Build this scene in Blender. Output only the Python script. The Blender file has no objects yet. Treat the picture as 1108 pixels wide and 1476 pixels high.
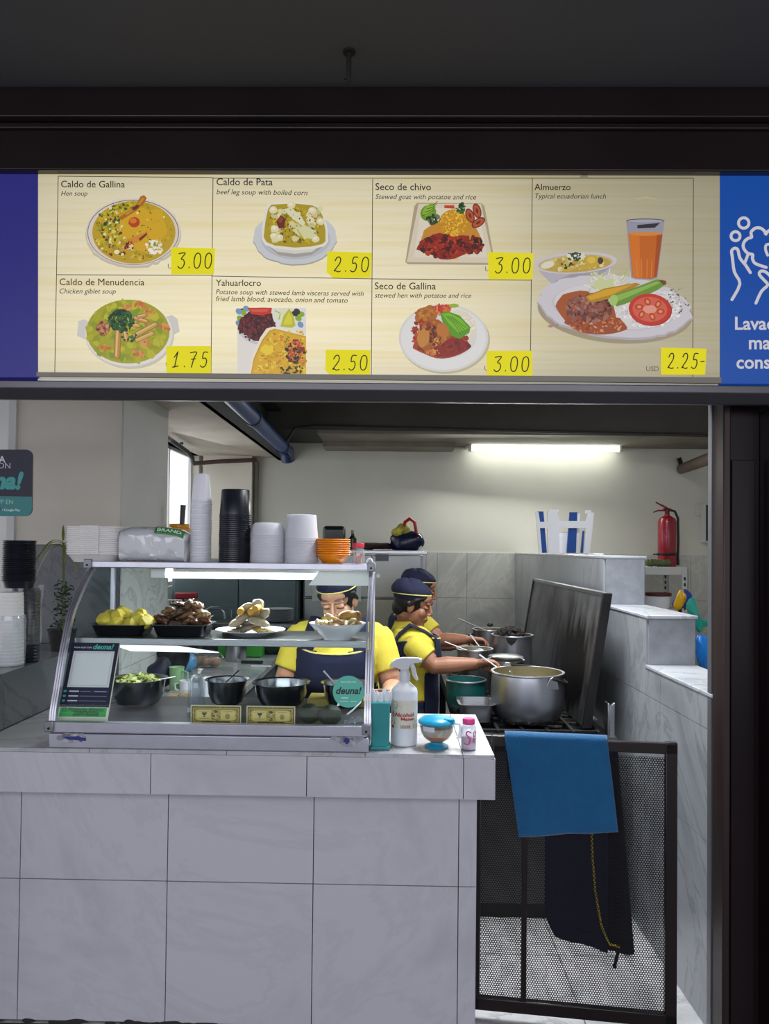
import bpy, math, random
from mathutils import Vector, Matrix, noise
R = random.Random(7)
PI = math.pi
C = bpy.context.scene.collection
SC = bpy.context.scene

# ------------------------------------------------------------------ camera
F = 1109.0; CX, CY, SH = 554.0, 738.0, 30.0
YAW, PITCH, ROLL, EYE = 0.018, 0.020, 0.011, 1.60
_f = Vector((-math.sin(YAW)*math.cos(PITCH), math.cos(YAW)*math.cos(PITCH), math.sin(PITCH)))
_r = Vector((math.cos(YAW), math.sin(YAW), 0)); _u = _r.cross(_f)
_r2 = _r*math.cos(ROLL) + _u*math.sin(ROLL); _u2 = _u*math.cos(ROLL) - _r*math.sin(ROLL)
cd = bpy.data.cameras.new('camera'); cam = bpy.data.objects.new('camera', cd); C.objects.link(cam)
M4 = Matrix((_r2, _u2, -_f)).transposed().to_4x4(); M4.translation = Vector((0, 0, EYE)); cam.matrix_world = M4
cd.sensor_fit = 'AUTO'; cd.sensor_width = 36; cd.lens = F/1476*36; cd.shift_y = SH/1476; cd.clip_start = 0.05
SC.camera = cam
# ------------------------------------------------------------------ view, world, big lights
SC.view_settings.view_transform = 'Standard'; SC.view_settings.look = 'None'
SC.view_settings.exposure = 0.0; SC.view_settings.gamma = 1.0; SC.view_settings.use_curve_mapping = False
SC.cycles.use_denoising = True
SC.cycles.max_bounces = 10; SC.cycles.diffuse_bounces = 4; SC.cycles.glossy_bounces = 5
SC.cycles.transparent_max_bounces = 24; SC.cycles.sample_clamp_indirect = 4.0
W = bpy.data.worlds.new('daylight'); SC.world = W; W.use_nodes = True
_bg = W.node_tree.nodes['Background']; _bg.inputs[0].default_value = (0.92, 0.93, 1.0, 1); _bg.inputs[1].default_value = 1.15
def area(name, loc, target, sx, sy, power, col=(1, 1, 1), spread=180):
    l = bpy.data.lights.new(name, 'AREA'); l.shape = 'RECTANGLE'; l.size = sx; l.size_y = sy
    l.energy = power; l.color = col; l.spread = math.radians(spread)
    o = bpy.data.objects.new(name, l); C.objects.link(o); o.location = loc
    o.rotation_euler = (Vector(target)-Vector(loc)).to_track_quat('-Z', 'Y').to_euler(); return o
area('hall_lamp', (-0.4, -1.6, 2.98), (-0.4, 0.4, 0.2), 6.0, 3.0, 190, (0.90, 0.92, 1.0))
area('kitchen_fill', (0.55, 3.22, 2.74), (0.48, 3.22, 0), 1.1, 0.3, 33, (0.93, 0.97, 1.0), 115)  # unseen fill added to brighten the floor behind the gate
area('kitchen_fill', (1.25, 4.0, 2.74), (1.25, 4.5, 0), 0.6, 0.3, 13, (0.95, 0.98, 1.0), 170)  # second added fill for the stool, partition and right wall
area('window_daylight', (-1.60, 5.3, 1.85), (0.5, 4.6, 1.2), 1.0, 1.4, 5, (0.95, 0.98, 1.0))
area('tube_glow', (0.93, 6.15, 2.30), (0.80, 5.0, 0.7), 1.2, 0.10, 15, (0.98, 1.0, 0.93))

# ------------------------------------------------------------------ pixel <-> place
def ray(px, py):
    return _f + _r2*((px-CX)/F) + _u2*((CY+SH-py)/F)
def at(px, py, Y):
    d = ray(px, py); t = Y/d.y; return Vector((d.x*t, Y, EYE+d.z*t))
def on(px, py, z):
    d = ray(px, py); t = (z-EYE)/d.z; return Vector((d.x*t, d.y*t, z))
def onx(px, py, X):
    d = ray(px, py); t = X/d.x; return Vector((X, d.y*t, EYE+d.z*t))
def V(*a): return Vector(a)

# ------------------------------------------------------------------ materials
def lin(c):
    if isinstance(c, str):
        c = c.lstrip('#'); c = [int(c[i:i+2], 16) for i in (0, 2, 4)]
    return tuple(((v/255)/12.92 if v/255 <= .04045 else ((v/255+.055)/1.055)**2.4) for v in c) + (1.0,)
_mats = {}
def mat(name, c='#888888', rough=.5, metal=0.0, var=0.0, vscale=8.0, bump=0.0, bscale=60.0, alpha=1.0, emit=None, estr=1.0,
        stretch=(1, 1, 1), trans=0.0, sheen=0.0, spec=.5, coat=0.0):
    if name in _mats: return _mats[name]
    m = bpy.data.materials.new(name); m.use_nodes = True; nt = m.node_tree; b = nt.nodes['Principled BSDF']
    b.inputs['Base Color'].default_value = lin(c); b.inputs['Roughness'].default_value = rough
    b.inputs['Metallic'].default_value = metal; b.inputs['Alpha'].default_value = alpha
    b.inputs['Transmission Weight'].default_value = trans; b.inputs['Sheen Weight'].default_value = sheen
    b.inputs['Coat Weight'].default_value = coat; b.inputs['Specular IOR Level'].default_value = spec
    if emit: b.inputs['Emission Color'].default_value = lin(emit); b.inputs['Emission Strength'].default_value = estr
    if var or bump:
        tc = nt.nodes.new('ShaderNodeTexCoord'); mp = nt.nodes.new('ShaderNodeMapping'); mp.inputs['Scale'].default_value = stretch
        nt.links.new(tc.outputs['Object'], mp.inputs[0])
    if var:
        n = nt.nodes.new('ShaderNodeTexNoise'); n.inputs['Scale'].default_value = vscale; n.inputs['Detail'].default_value = 6
        nt.links.new(mp.outputs[0], n.inputs['Vector'])
        mr = nt.nodes.new('ShaderNodeMapRange'); mr.inputs[1].default_value = .3; mr.inputs[2].default_value = .7
        mr.inputs[3].default_value = 1-var; mr.inputs[4].default_value = 1+var; nt.links.new(n.outputs[0], mr.inputs[0])
        mx = nt.nodes.new('ShaderNodeMix'); mx.data_type = 'RGBA'; mx.blend_type = 'MULTIPLY'; mx.inputs[0].default_value = 1
        mx.inputs[6].default_value = lin(c); nt.links.new(mr.outputs[0], mx.inputs[7]); nt.links.new(mx.outputs[2], b.inputs['Base Color'])
    if bump:
        n2 = nt.nodes.new('ShaderNodeTexNoise'); n2.inputs['Scale'].default_value = bscale; n2.inputs['Detail'].default_value = 4
        nt.links.new(mp.outputs[0], n2.inputs['Vector']); bp = nt.nodes.new('ShaderNodeBump'); bp.inputs['Strength'].default_value = bump
        bp.inputs['Distance'].default_value = .01; nt.links.new(n2.outputs[0], bp.inputs['Height']); nt.links.new(bp.outputs[0], b.inputs['Normal'])
    _mats[name] = m; return m
def marble(name, c0, c1, scale=2.2, rough=.3, stretch=(1, 1, 1), rot=(0.3, 0.5, 0.6), c2=None):
    m = bpy.data.materials.new(name); m.use_nodes = True; nt = m.node_tree; b = nt.nodes['Principled BSDF']
    tc = nt.nodes.new('ShaderNodeTexCoord'); mp = nt.nodes.new('ShaderNodeMapping'); mp.inputs['Scale'].default_value = stretch; mp.inputs['Rotation'].default_value = rot
    nt.links.new(tc.outputs['Object'], mp.inputs[0])
    n = nt.nodes.new('ShaderNodeTexNoise'); n.inputs['Scale'].default_value = scale; n.inputs['Detail'].default_value = 9
    n.inputs['Roughness'].default_value = .62; n.inputs['Distortion'].default_value = 1.6; nt.links.new(mp.outputs[0], n.inputs['Vector'])
    cr = nt.nodes.new('ShaderNodeValToRGB'); e = cr.color_ramp.elements
    e[0].position = .34; e[0].color = lin(c0); e[1].position = .62; e[1].color = lin(c1)
    k = e.new(.475); k.color = lin(c1); k = e.new(.50); k.color = lin(c2 or c0); k = e.new(.525); k.color = lin(c1)
    nt.links.new(n.outputs[0], cr.inputs[0]); nt.links.new(cr.outputs[0], b.inputs['Base Color']); b.inputs['Roughness'].default_value = rough
    return m
def glassy(name, tint=(255, 255, 255), refl=.12, rough=.02, opac=0.0, body=(255, 255, 255), maxr=.7):
    """thin clear sheet: mostly passes light, fresnel gloss on top; opac adds a milky body"""
    m = bpy.data.materials.new(name); m.use_nodes = True; nt = m.node_tree; nt.nodes.clear()
    out = nt.nodes.new('ShaderNodeOutputMaterial'); t = nt.nodes.new('ShaderNodeBsdfTransparent'); t.inputs[0].default_value = lin(tint)
    g = nt.nodes.new('ShaderNodeBsdfGlossy'); g.inputs['Roughness'].default_value = rough
    lw = nt.nodes.new('ShaderNodeLayerWeight'); lw.inputs[0].default_value = .25
    mr = nt.nodes.new('ShaderNodeMapRange'); mr.inputs[3].default_value = refl*.35; mr.inputs[4].default_value = maxr
    pw = nt.nodes.new('ShaderNodeMath'); pw.operation = 'POWER'; pw.inputs[1].default_value = 2.5
    nt.links.new(lw.outputs['Facing'], pw.inputs[0]); nt.links.new(pw.outputs[0], mr.inputs[0])
    mx = nt.nodes.new('ShaderNodeMixShader'); nt.links.new(mr.outputs[0], mx.inputs[0]); nt.links.new(t.outputs[0], mx.inputs[1]); nt.links.new(g.outputs[0], mx.inputs[2])
    last = mx
    if opac > 0:
        d = nt.nodes.new('ShaderNodeBsdfDiffuse'); d.inputs[0].default_value = lin(body)
        tr = nt.nodes.new('ShaderNodeBsdfTranslucent'); tr.inputs[0].default_value = lin(body)
        m1 = nt.nodes.new('ShaderNodeMixShader'); m1.inputs[0].default_value = .45; nt.links.new(d.outputs[0], m1.inputs[1]); nt.links.new(tr.outputs[0], m1.inputs[2])
        m2 = nt.nodes.new('ShaderNodeMixShader'); m2.inputs[0].default_value = opac
        nt.links.new(mx.outputs[0], m2.inputs[1]); nt.links.new(m1.outputs[0], m2.inputs[2]); last = m2
    nt.links.new(last.outputs[0], out.inputs[0]); return m
def vcol(name, rough=.6, emit=0.0, base=1.0, var=0.0, vscale=40, bump=0.0, bscale=80, coat=0.0, sub=0.0):
    m = bpy.data.materials.new(name); m.use_nodes = True; nt = m.node_tree; b = nt.nodes['Principled BSDF']
    a = nt.nodes.new('ShaderNodeAttribute'); a.attribute_name = 'Col'; b.inputs['Roughness'].default_value = rough
    b.inputs['Coat Weight'].default_value = coat
    src = a.outputs['Color']
    if var or bump: tc = nt.nodes.new('ShaderNodeTexCoord')
    if var:
        n = nt.nodes.new('ShaderNodeTexNoise'); n.inputs['Scale'].default_value = vscale; n.inputs['Detail'].default_value = 5; nt.links.new(tc.outputs['Object'], n.inputs['Vector'])
        mr = nt.nodes.new('ShaderNodeMapRange'); mr.inputs[1].default_value = .3; mr.inputs[2].default_value = .7; mr.inputs[3].default_value = 1-var; mr.inputs[4].default_value = 1+var*.6
        nt.links.new(n.outputs[0], mr.inputs[0]); mx = nt.nodes.new('ShaderNodeMix'); mx.data_type = 'RGBA'; mx.blend_type = 'MULTIPLY'; mx.inputs[0].default_value = 1
        nt.links.new(src, mx.inputs[6]); nt.links.new(mr.outputs[0], mx.inputs[7]); src = mx.outputs[2]
    if bump:
        n2 = nt.nodes.new('ShaderNodeTexNoise'); n2.inputs['Scale'].default_value = bscale; nt.links.new(tc.outputs['Object'], n2.inputs['Vector'])
        bp = nt.nodes.new('ShaderNodeBump'); bp.inputs['Strength'].default_value = bump; bp.inputs['Distance'].default_value = .006
        nt.links.new(n2.outputs[0], bp.inputs['Height']); nt.links.new(bp.outputs[0], b.inputs['Normal'])
    if emit:
        nt.links.new(src, b.inputs['Emission Color']); b.inputs['Emission Strength'].default_value = emit; b.inputs['Base Color'].default_value = (.02, .02, .02, 1)
    else: nt.links.new(src, b.inputs['Base Color'])
    return m

# ------------------------------------------------------------------ mesh building
class MB:
    def __init__(s): s.v = []; s.f = []; s.c = []; s.m = []; s.col = None; s.mi = 0
    def _add(s, vs, fs):
        o = len(s.v); s.v.extend([Vector(p) for p in vs])
        for f in fs: s.f.append([i+o for i in f]); s.c.append(s.col); s.m.append(s.mi)
        return s
    def box(s, lo, hi, rot=None, piv=None):
        x0, y0, z0 = lo; x1, y1, z1 = hi
        p = [V(x, y, z) for z in (z0, z1) for y in (y0, y1) for x in (x0, x1)]
        if rot is not None:
            c = Vector(piv) if piv is not None else (V(*lo)+V(*hi))/2
            p = [rot @ (q-c)+c for q in p]
        return s._add(p, [(0, 2, 3, 1), (4, 5, 7, 6), (0, 1, 5, 4), (2, 6, 7, 3), (0, 4, 6, 2), (1, 3, 7, 5)])
    def hexa(s, p):   # 8 corners: bottom ring 0-3, top ring 4-7 (both counter-clockwise from above)
        return s._add(p, [(3, 2, 1, 0), (4, 5, 6, 7), (0, 1, 5, 4), (1, 2, 6, 5), (2, 3, 7, 6), (3, 0, 4, 7)])
    def rings(s, rs, cap0=True, cap1=True, closed=True):
        n = len(rs[0]); vs = [p for r in rs for p in r]; fs = []
        for i in range(len(rs)-1):
            for j in range(n if closed else n-1):
                k = (j+1) % n; fs.append((i*n+j, i*n+k, (i+1)*n+k, (i+1)*n+j))
        if cap0: fs.append(tuple(range(n))[::-1])
        if cap1: fs.append(tuple((len(rs)-1)*n+j for j in range(n)))
        return s._add(vs, fs)
    def lathe(s, prof, c=(0, 0, 0), n=28, a0=0, a1=2*PI, caps=(False, False), wob=None, sy=1.0):
        c = Vector(c); full = abs(a1-a0-2*PI) < 1e-6; rs = []
        for i, (r, z) in enumerate(prof):
            rr = []
            for j in range(n):
                a = a0+(a1-a0)*j/(n if full else n-1); q = r*(wob(a, i) if wob else 1)
                rr.append(c+V(q*math.cos(a), q*math.sin(a)*sy, z))
            rs.append(rr)
        return s.rings(rs, caps[0], caps[1], full)
    def tube(s, pts, rad, n=10, caps=True, flat=1.0, up=None):
        pts = [Vector(p) for p in pts]; k = len(pts)
        if not hasattr(rad, '__len__'): rad = [rad]*k
        t0 = (pts[1]-pts[0]).normalized()
        ref = Vector(up) if up is not None else (V(0, 0, 1) if abs(t0.z) < .9 else V(1, 0, 0))
        nrm = (ref-t0*ref.dot(t0)).normalized(); rs = []
        for i in range(k):
            t = (pts[min(i+1, k-1)]-pts[max(i-1, 0)]).normalized()
            nrm = (nrm-t*nrm.dot(t)).normalized(); b = t.cross(nrm)
            rs.append([pts[i]+nrm*(rad[i]*flat*math.cos(2*PI*j/n))+b*(rad[i]*math.sin(2*PI*j/n)) for j in range(n)])
        return s.rings(rs, caps, caps)
    def cyl(s, p0, p1, r0, r1=None, n=20, caps=True): return s.tube([p0, p1], [r0, r0 if r1 is None else r1], n, caps)
    def ell(s, c, r, rot=None, nu=16, nv=10, amp=0.0, freq=30.0, seed=0.0, pw=1.0):
        c = Vector(c); r = (r, r, r) if not hasattr(r, '__len__') else r; rs = []
        for i in range(nv+1):
            th = PI*(.02+.96*i/nv); rr = []
            for j in range(nu):
                ph = 2*PI*j/nu
                d = V(math.sin(th)*math.cos(ph), math.sin(th)*math.sin(ph), -math.cos(th))
                if pw != 1.0: d = V(*[math.copysign(abs(q)**pw, q) for q in d])
                q = V(d.x*r[0], d.y*r[1], d.z*r[2])
                if amp: q = q*(1+amp*noise.noise(q*freq+V(seed, seed*1.7, 0)))
                rr.append(c+(rot @ q if rot is not None else q))
            rs.append(rr)
        return s.rings(rs)
    def prism(s, poly, vec):
        poly = [Vector(p) for p in poly]; vec = Vector(vec); n = len(poly)
        return s._add(poly+[p+vec for p in poly], [tuple(range(n))[::-1], tuple(range(n, 2*n))]+[(i, (i+1) % n, (i+1) % n+n, i+n) for i in range(n)])
    def grid(s, fn, nu, nv):
        vs = [fn(i/nu, j/nv) for j in range(nv+1) for i in range(nu+1)]
        return s._add(vs, [(j*(nu+1)+i, j*(nu+1)+i+1, (j+1)*(nu+1)+i+1, (j+1)*(nu+1)+i) for j in range(nv) for i in range(nu)])
    def poly(s, pts): return s._add(pts, [tuple(range(len(pts)))])
    def build(s, name, m, parent=None, smooth=True, angle=35, bevel=0.0, seg=2, solid=0.0, sub=0, off=-1.0):
        me = bpy.data.meshes.new(name); org = ROOT.get(parent.name, V(0, 0, 0)) if parent is not None else V(0, 0, 0)
        me.from_pydata([p-org for p in s.v], [], s.f)
        for q in (m if isinstance(m, (list, tuple)) else [m]): me.materials.append(q)
        if len(me.materials) > 1: me.polygons.foreach_set('material_index', s.m)
        if any(c is not None for c in s.c):
            ca = me.color_attributes.new('Col', 'FLOAT_COLOR', 'CORNER'); k = 0
            for f, c in zip(s.f, s.c):
                c = c or (1, 1, 1, 1)
                for _ in f: ca.data[k].color = c; k += 1
        me.update()
        if smooth:
            me.polygons.foreach_set('use_smooth', [True]*len(me.polygons)); me.set_sharp_from_angle(angle=math.radians(angle))
        o = bpy.data.objects.new(name, me); C.objects.link(o)
        if parent is not None: o.parent = parent; ROOT[o.name] = org
        if sub: md = o.modifiers.new('sub', 'SUBSURF'); md.levels = md.render_levels = sub
        if solid: md = o.modifiers.new('solid', 'SOLIDIFY'); md.thickness = solid; md.offset = off
        if bevel: md = o.modifiers.new('bevel', 'BEVEL'); md.width = bevel; md.segments = seg; md.limit_method = 'ANGLE'; md.harden_normals = False
        return o
ROOT = {}
def tag(o, label, cat, group=None, kind=None):
    if label: o['label'] = label
    if cat: o['category'] = cat
    if group: o['group'] = group
    if kind: o['kind'] = kind
    return o
def thing(name, label, cat, loc, group=None):
    """Empty at the thing's base; parts are then built in world coordinates and made local to it"""
    o = bpy.data.objects.new(name, None); C.objects.link(o); o.location = loc; o.empty_display_size = .05
    ROOT[o.name] = Vector(loc); return tag(o, label, cat, group)
def struct(name, mb, m, **k):
    o = mb.build(name, m, **k); o['kind'] = 'structure'; return o
def kids(o): return [c for c in bpy.data.objects if c.parent == o]
def copy_tree(o, loc=None, label=None, rotz=None):
    def cp(a, par):
        b = a.copy(); C.objects.link(b)
        if par is not None: b.parent = par
        for ch in [c for c in a.children]: cp(ch, b)
        return b
    r = cp(o, None)
    if loc is not None: r.location = loc
    if label: r['label'] = label
    if rotz is not None: r.rotation_euler.z = rotz
    return r
ORD = ['topmost', 'second', 'third', 'fourth', 'fifth', 'sixth', 'seventh', 'eighth', 'ninth', 'tenth', 'eleventh', 'twelfth', 'thirteenth', 'fourteenth', 'fifteenth', 'sixteenth', 'seventeenth', 'eighteenth', 'nineteenth', 'twentieth']
TENS = {2: 'twenty', 3: 'thirty', 4: 'forty'}
def ordinal(i):
    if i < 20: return ORD[i] if i else 'topmost'
    t, u = divmod(i+1, 10)
    if u == 0: return {2: 'twentieth', 3: 'thirtieth', 4: 'fortieth', 5: 'fiftieth'}[t]
    return TENS[t]+'-'+(['first']+ORD[1:])[u-1]
def from_top(i, n):
    return 'topmost' if i == 0 else ('bottom' if i == n-1 else ordinal(i)+' from the top')
def remeshed(mb, name, voxel, it, m, parent=None, paint=None, fac=.5):
    t = mb.build('tmp', m, parent=None, smooth=False)
    a = t.modifiers.new('r', 'REMESH'); a.mode = 'VOXEL'; a.voxel_size = voxel
    b = t.modifiers.new('s', 'SMOOTH'); b.iterations = it; b.factor = fac
    bpy.context.view_layer.update(); dg = bpy.context.evaluated_depsgraph_get()
    me = bpy.data.meshes.new_from_object(t.evaluated_get(dg)); me.name = name
    old = t.data; bpy.data.objects.remove(t); bpy.data.meshes.remove(old)
    org = ROOT.get(parent.name, V(0, 0, 0)) if parent is not None else V(0, 0, 0)
    if paint:
        ca = me.color_attributes.new('Col', 'FLOAT_COLOR', 'POINT')
        for i, v in enumerate(me.vertices): ca.data[i].color = paint(v.co)
    if org.length: me.transform(Matrix.Translation(-org))
    me.materials.clear(); me.materials.append(m)
    me.polygons.foreach_set('use_smooth', [True]*len(me.polygons)); me.update()
    o = bpy.data.objects.new(name, me); C.objects.link(o)
    if parent is not None: o.parent = parent; ROOT[o.name] = org
    return o
def text_polys(s, shear=0.0, bold=0.0):
    cu = bpy.data.curves.new('t', 'FONT'); cu.body = s; cu.size = 1; cu.shear = shear; cu.offset = bold; cu.resolution_u = 3
    o = bpy.data.objects.new('t', cu); C.objects.link(o); bpy.context.view_layer.update()
    me = bpy.data.meshes.new_from_object(o.evaluated_get(bpy.context.evaluated_depsgraph_get()))
    vs = [(v.co.x, v.co.y) for v in me.vertices]; fs = [list(p.vertices) for p in me.polygons]
    bpy.data.objects.remove(o); bpy.data.curves.remove(cu); bpy.data.meshes.remove(me)
    return vs, fs
class Print(MB):
    """flat ink shapes laid on a surface: fn(u, v, h) gives the place of ink at (u, v), h above the surface"""
    def __init__(s, fn, step=8e-6, h0=3e-4): super().__init__(); s.fn = fn; s.h = h0; s.step = step
    def shape(s, pts, c):
        s.col = lin(c); s.h += s.step
        pts = list(pts); ar = sum(pts[i][0]*pts[(i+1) % len(pts)][1]-pts[(i+1) % len(pts)][0]*pts[i][1] for i in range(len(pts)))
        if ar > 0: pts.reverse()
        return s._add([s.fn(u, v, s.h) for u, v in pts], [tuple(range(len(pts)))])
    def oval(s, cx, cy, rx, ry, c, rot=0, n=28, wob=0, k=6, seed=0, pw=1.0):
        p = []
        for i in range(n):
            a = 2*PI*i/n; q = 1+wob*(noise.noise(V(math.cos(a)*k*.3+seed, math.sin(a)*k*.3, seed*1.3)) if wob else 0)
            cc, ss = math.cos(a), math.sin(a)
            if pw != 1: cc = math.copysign(abs(cc)**pw, cc); ss = math.copysign(abs(ss)**pw, ss)
            x, y = rx*q*cc, ry*q*ss
            p.append((cx+x*math.cos(rot)-y*math.sin(rot), cy+x*math.sin(rot)+y*math.cos(rot)))
        return s.shape(p, c)
    def rect(s, x0, y0, x1, y1, c): return s.shape([(x0, y0), (x1, y0), (x1, y1), (x0, y1)], c)
    def rrect(s, x0, y0, x1, y1, r, c, n=5):
        p = []
        for (cx, cy, a) in ((x1-r, y1-r, 0), (x0+r, y1-r, PI/2), (x0+r, y0+r, PI), (x1-r, y0+r, 1.5*PI)):
            p += [(cx+r*math.cos(a+PI/2*i/n), cy+r*math.sin(a+PI/2*i/n)) for i in range(n+1)]
        return s.shape(p, c)
    def stroke(s, pts, w, c, cap=True):
        s.col = lin(c); s.h += s.step; k = len(pts)
        L, Rr = [], []
        for i in range(k):
            a, b = pts[max(i-1, 0)], pts[min(i+1, k-1)]; dx, dy = b[0]-a[0], b[1]-a[1]; l = math.hypot(dx, dy) or 1
            nx, ny = -dy/l*w/2, dx/l*w/2; L.append((pts[i][0]+nx, pts[i][1]+ny)); Rr.append((pts[i][0]-nx, pts[i][1]-ny))
        vs = [s.fn(u, v, s.h) for u, v in L+Rr]
        s._add(vs, [(i, i+1, k+i+1, k+i) for i in range(k-1)])
        if cap:
            for p in (pts[0], pts[-1]): s.oval(p[0], p[1], w/2, w/2, c, n=8)
        return s
    def scatter(s, cx, cy, rx, ry, n, size, cols, rnd, asp=.6, inside=None):
        for _ in range(n):
            a = rnd.random()*2*PI; q = math.sqrt(rnd.random()); x, y = cx+rx*q*math.cos(a), cy+ry*q*math.sin(a)
            z = size*rnd.uniform(.5, 1.5); s.oval(x, y, z, z*rnd.uniform(asp*.6, 1), rnd.choice(cols), rot=rnd.random()*PI, n=7, wob=.5, seed=rnd.random()*50)
        return s
    def text(s, t, x, y, w, c, shear=0, bold=0, slope=0.0, h=None, flip=-1):
        """t fitted to width w from (x, y) baseline; v grows downward when flip = -1"""
        vs, fs = text_polys(t, shear, bold); mx = max(v[0] for v in vs); mn = min(v[0] for v in vs); k = w/(mx-mn)
        ky = k if h is None else h
        s.col = lin(c); s.h += s.step
        q = [s.fn(x+(a-mn)*k, y+flip*b*ky+(a-mn)*k*slope, s.h) for a, b in vs]
        return s._add(q, fs)
def jig(c, d, rnd):
    c = c.lstrip('#'); q = rnd.uniform(-d, d)
    return '#'+''.join('%02x' % max(0, min(255, int(int(c[i:i+2], 16)+q+rnd.uniform(-d, d)*.4))) for i in (0, 2, 4))

# ------------------------------------------------------------------ shared materials
M = {}
M['steel'] = mat('brushed_steel', '#b4b6ba', .28, 1, var=.10, vscale=14, bump=.04, bscale=30, stretch=(1, 1, 12))
M['steel_dark'] = mat('dark_steel', '#77797c', .34, 1, var=.25, vscale=5)
M['alu'] = mat('aluminium_profile', '#c9c9d6', .32, .85, var=.06, vscale=20)
M['alu_pot'] = mat('worn_aluminium', '#a9abb2', .36, 1, var=.16, vscale=9, bump=.05, bscale=25, stretch=(1, 1, .4))
M['pot_in'] = mat('pot_inside', '#9a9682', .4, .8, var=.1)
M['soot'] = mat('soot', '#141312', .8, 0, var=.4, vscale=30, bump=.4)
M['black'] = mat('black_plastic', '#15161a', .35)
M['black_soft'] = mat('black_cloth', '#121319', .9, bump=.3)
M['iron'] = mat('cast_iron', '#1c1b1b', .6, .4, bump=.2)
M['brown'] = mat('dark_brown_paint', '#1a0f11', .30, .0, var=.25, vscale=3, bump=.03, bscale=12, coat=.2)
M['brown_bare'] = mat('worn_brown_steel', '#3c3030', .4, .5, var=.35, vscale=6, stretch=(1, 1, .15))
M['white_pl'] = mat('white_plastic', '#e4e6ec', .35)
M['foam'] = mat('white_foam', '#eceae8', .75)
M['white_cer'] = mat('white_ceramic', '#e9e9ee', .12)
M['glass'] = glassy('case_glass', (244, 251, 250), .035, .01, maxr=.35)
M['side_glass'] = glassy('case_side_glass', (238, 248, 246), .06, .02, maxr=.10)
M['clear'] = glassy('clear_plastic', (235, 240, 244), .35, .05, .18, (235, 240, 245))
M['milky'] = glassy('frosted_plastic', (240, 244, 250), .2, .3, .84, (252, 252, 255))
M['wrap'] = glassy('crinkled_wrap', (240, 242, 246), .28, .12, .06, (245, 245, 250))
M['orange'] = mat('orange_plastic', '#ee8a12', .35, coat=.2)
M['navy'] = mat('navy_cloth', '#0a1232', .85, var=.12, vscale=10, bump=.15, bscale=160)
M['yellow'] = mat('yellow_polo_cloth', '#cfbf42', .85, var=.06, vscale=12, bump=.12, bscale=140)
M['piping'] = mat('cream_piping', '#e6d87a', .8)
M['red'] = mat('red_plastic', '#a81722', .4)
M['teal'] = mat('teal_plastic', '#1d7a80', .4)
M['blue_pl'] = mat('blue_plastic', '#114a9a', .35)
vcol_flat = vcol('printed_ink', .5)
M['grey_grout'] = mat('grout', '#6d6a6a', .9)
# ================================================================== the setting
tile_grey = marble('grey_marble_tile', '#8a8d93', '#a6a9ae', 1.6, .28, (1, 1, .55), c2='#8b8e93')
tile_back = marble('back_wall_tile', '#a3a4a0', '#b9b9b4', 1.8, .3, (1, 1, .7), c2='#c6c5bf')
tile_dark = marble('ledge_tile', '#505359', '#64676d', 1.7, .25, (1, 1, .6))
tile_front = marble('counter_tile', '#b9b7c0', '#c9c7d1', .9, .3, c2='#c2c0c9')
tile_top = marble('worktop_tile', '#a9a9ad', '#bdbcc2', 1.3, .22)
tile_floor = marble('floor_tile', '#a5a6a8', '#c8c8c8', 1.5, .3)
block_end = mat('block_end_tile', '#8f9298', .4, var=.13, vscale=22)
plaster = mat('cream_plaster', '#d2d0c6', .8, var=.07, vscale=1.6, bump=.06, bscale=6)
plaster_l = mat('beige_plaster', '#d6d0c4', .8, var=.08, vscale=2.0, bump=.08, bscale=5)
plaster_w = mat('white_plaster', '#cfd0ce', .7, var=.05, vscale=2.5, bump=.06, bscale=5)
concrete = mat('rough_concrete', '#b3aa9e', .9, var=.14, vscale=3, bump=.3, bscale=24)
ceil_dark = mat('grey_soffit', '#4c4c50', .85, var=.06, vscale=1.5, bump=.05)
beam_dark = mat('dark_beam', '#4a4743', .85, var=.2, vscale=2.2, bump=.1)  # front of the rear beam, darker than its lower ledge
beam_low = mat('lighter_ledge', '#7d776a', .85, var=.25, vscale=3, bump=.15)  # lower ledge of the rear beam, lighter than its front
steel_beam = mat('painted_steel_beam', '#1d1c1b', .8, var=.3, vscale=3)
YB = 6.5                                               # back wall
def bx(*a):
    m = MB()
    for lo, hi in a: m.box(lo, hi)
    return m
# floor with tile joints
fl = MB(); fl.box((-6, -7, -.1), (6, YB+.2, -.004)); struct('floor', fl, M['grey_grout'])
def tiles(mb, o, eu, ev, us, vs, n, th, gap=.0025):
    """tile slabs between the joint positions us x vs on the plane o + u*eu + v*ev, th out along n"""
    o, eu, ev, n = Vector(o), Vector(eu), Vector(ev), Vector(n)
    for a, b in zip(us, us[1:]):
        for c, d in zip(vs, vs[1:]):
            p = [o+eu*x+ev*y for x, y in ((a+gap, c+gap), (b-gap, c+gap), (b-gap, d-gap), (a+gap, d-gap))]
            if eu.cross(ev).dot(n) > 0: mb.hexa(p+[q+n*th for q in p])
            else: mb.hexa([p[i] for i in (0, 3, 2, 1)]+[p[i]+n*th for i in (0, 3, 2, 1)])
ft = MB(); tiles(ft, (0, 0, -.006), (1, 0, 0), (0, 1, 0), [-2.35+.5*i for i in range(11)], [2.585+.5*i for i in range(9)], (0, 0, 1), .006)
fh = MB(); tiles(fh, (0, 0, -.006), (1, 0, 0), (0, 1, 0), [-5.35+.5*i for i in range(22)], [2.585-.5*i for i in range(18, -1, -1)], (0, 0, 1), .006)
struct('floor.002', fh, mat('dark_hall_tile', '#4c4c50', .5, var=.15, vscale=9))
struct('floor.001', ft, tile_floor)
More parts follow.
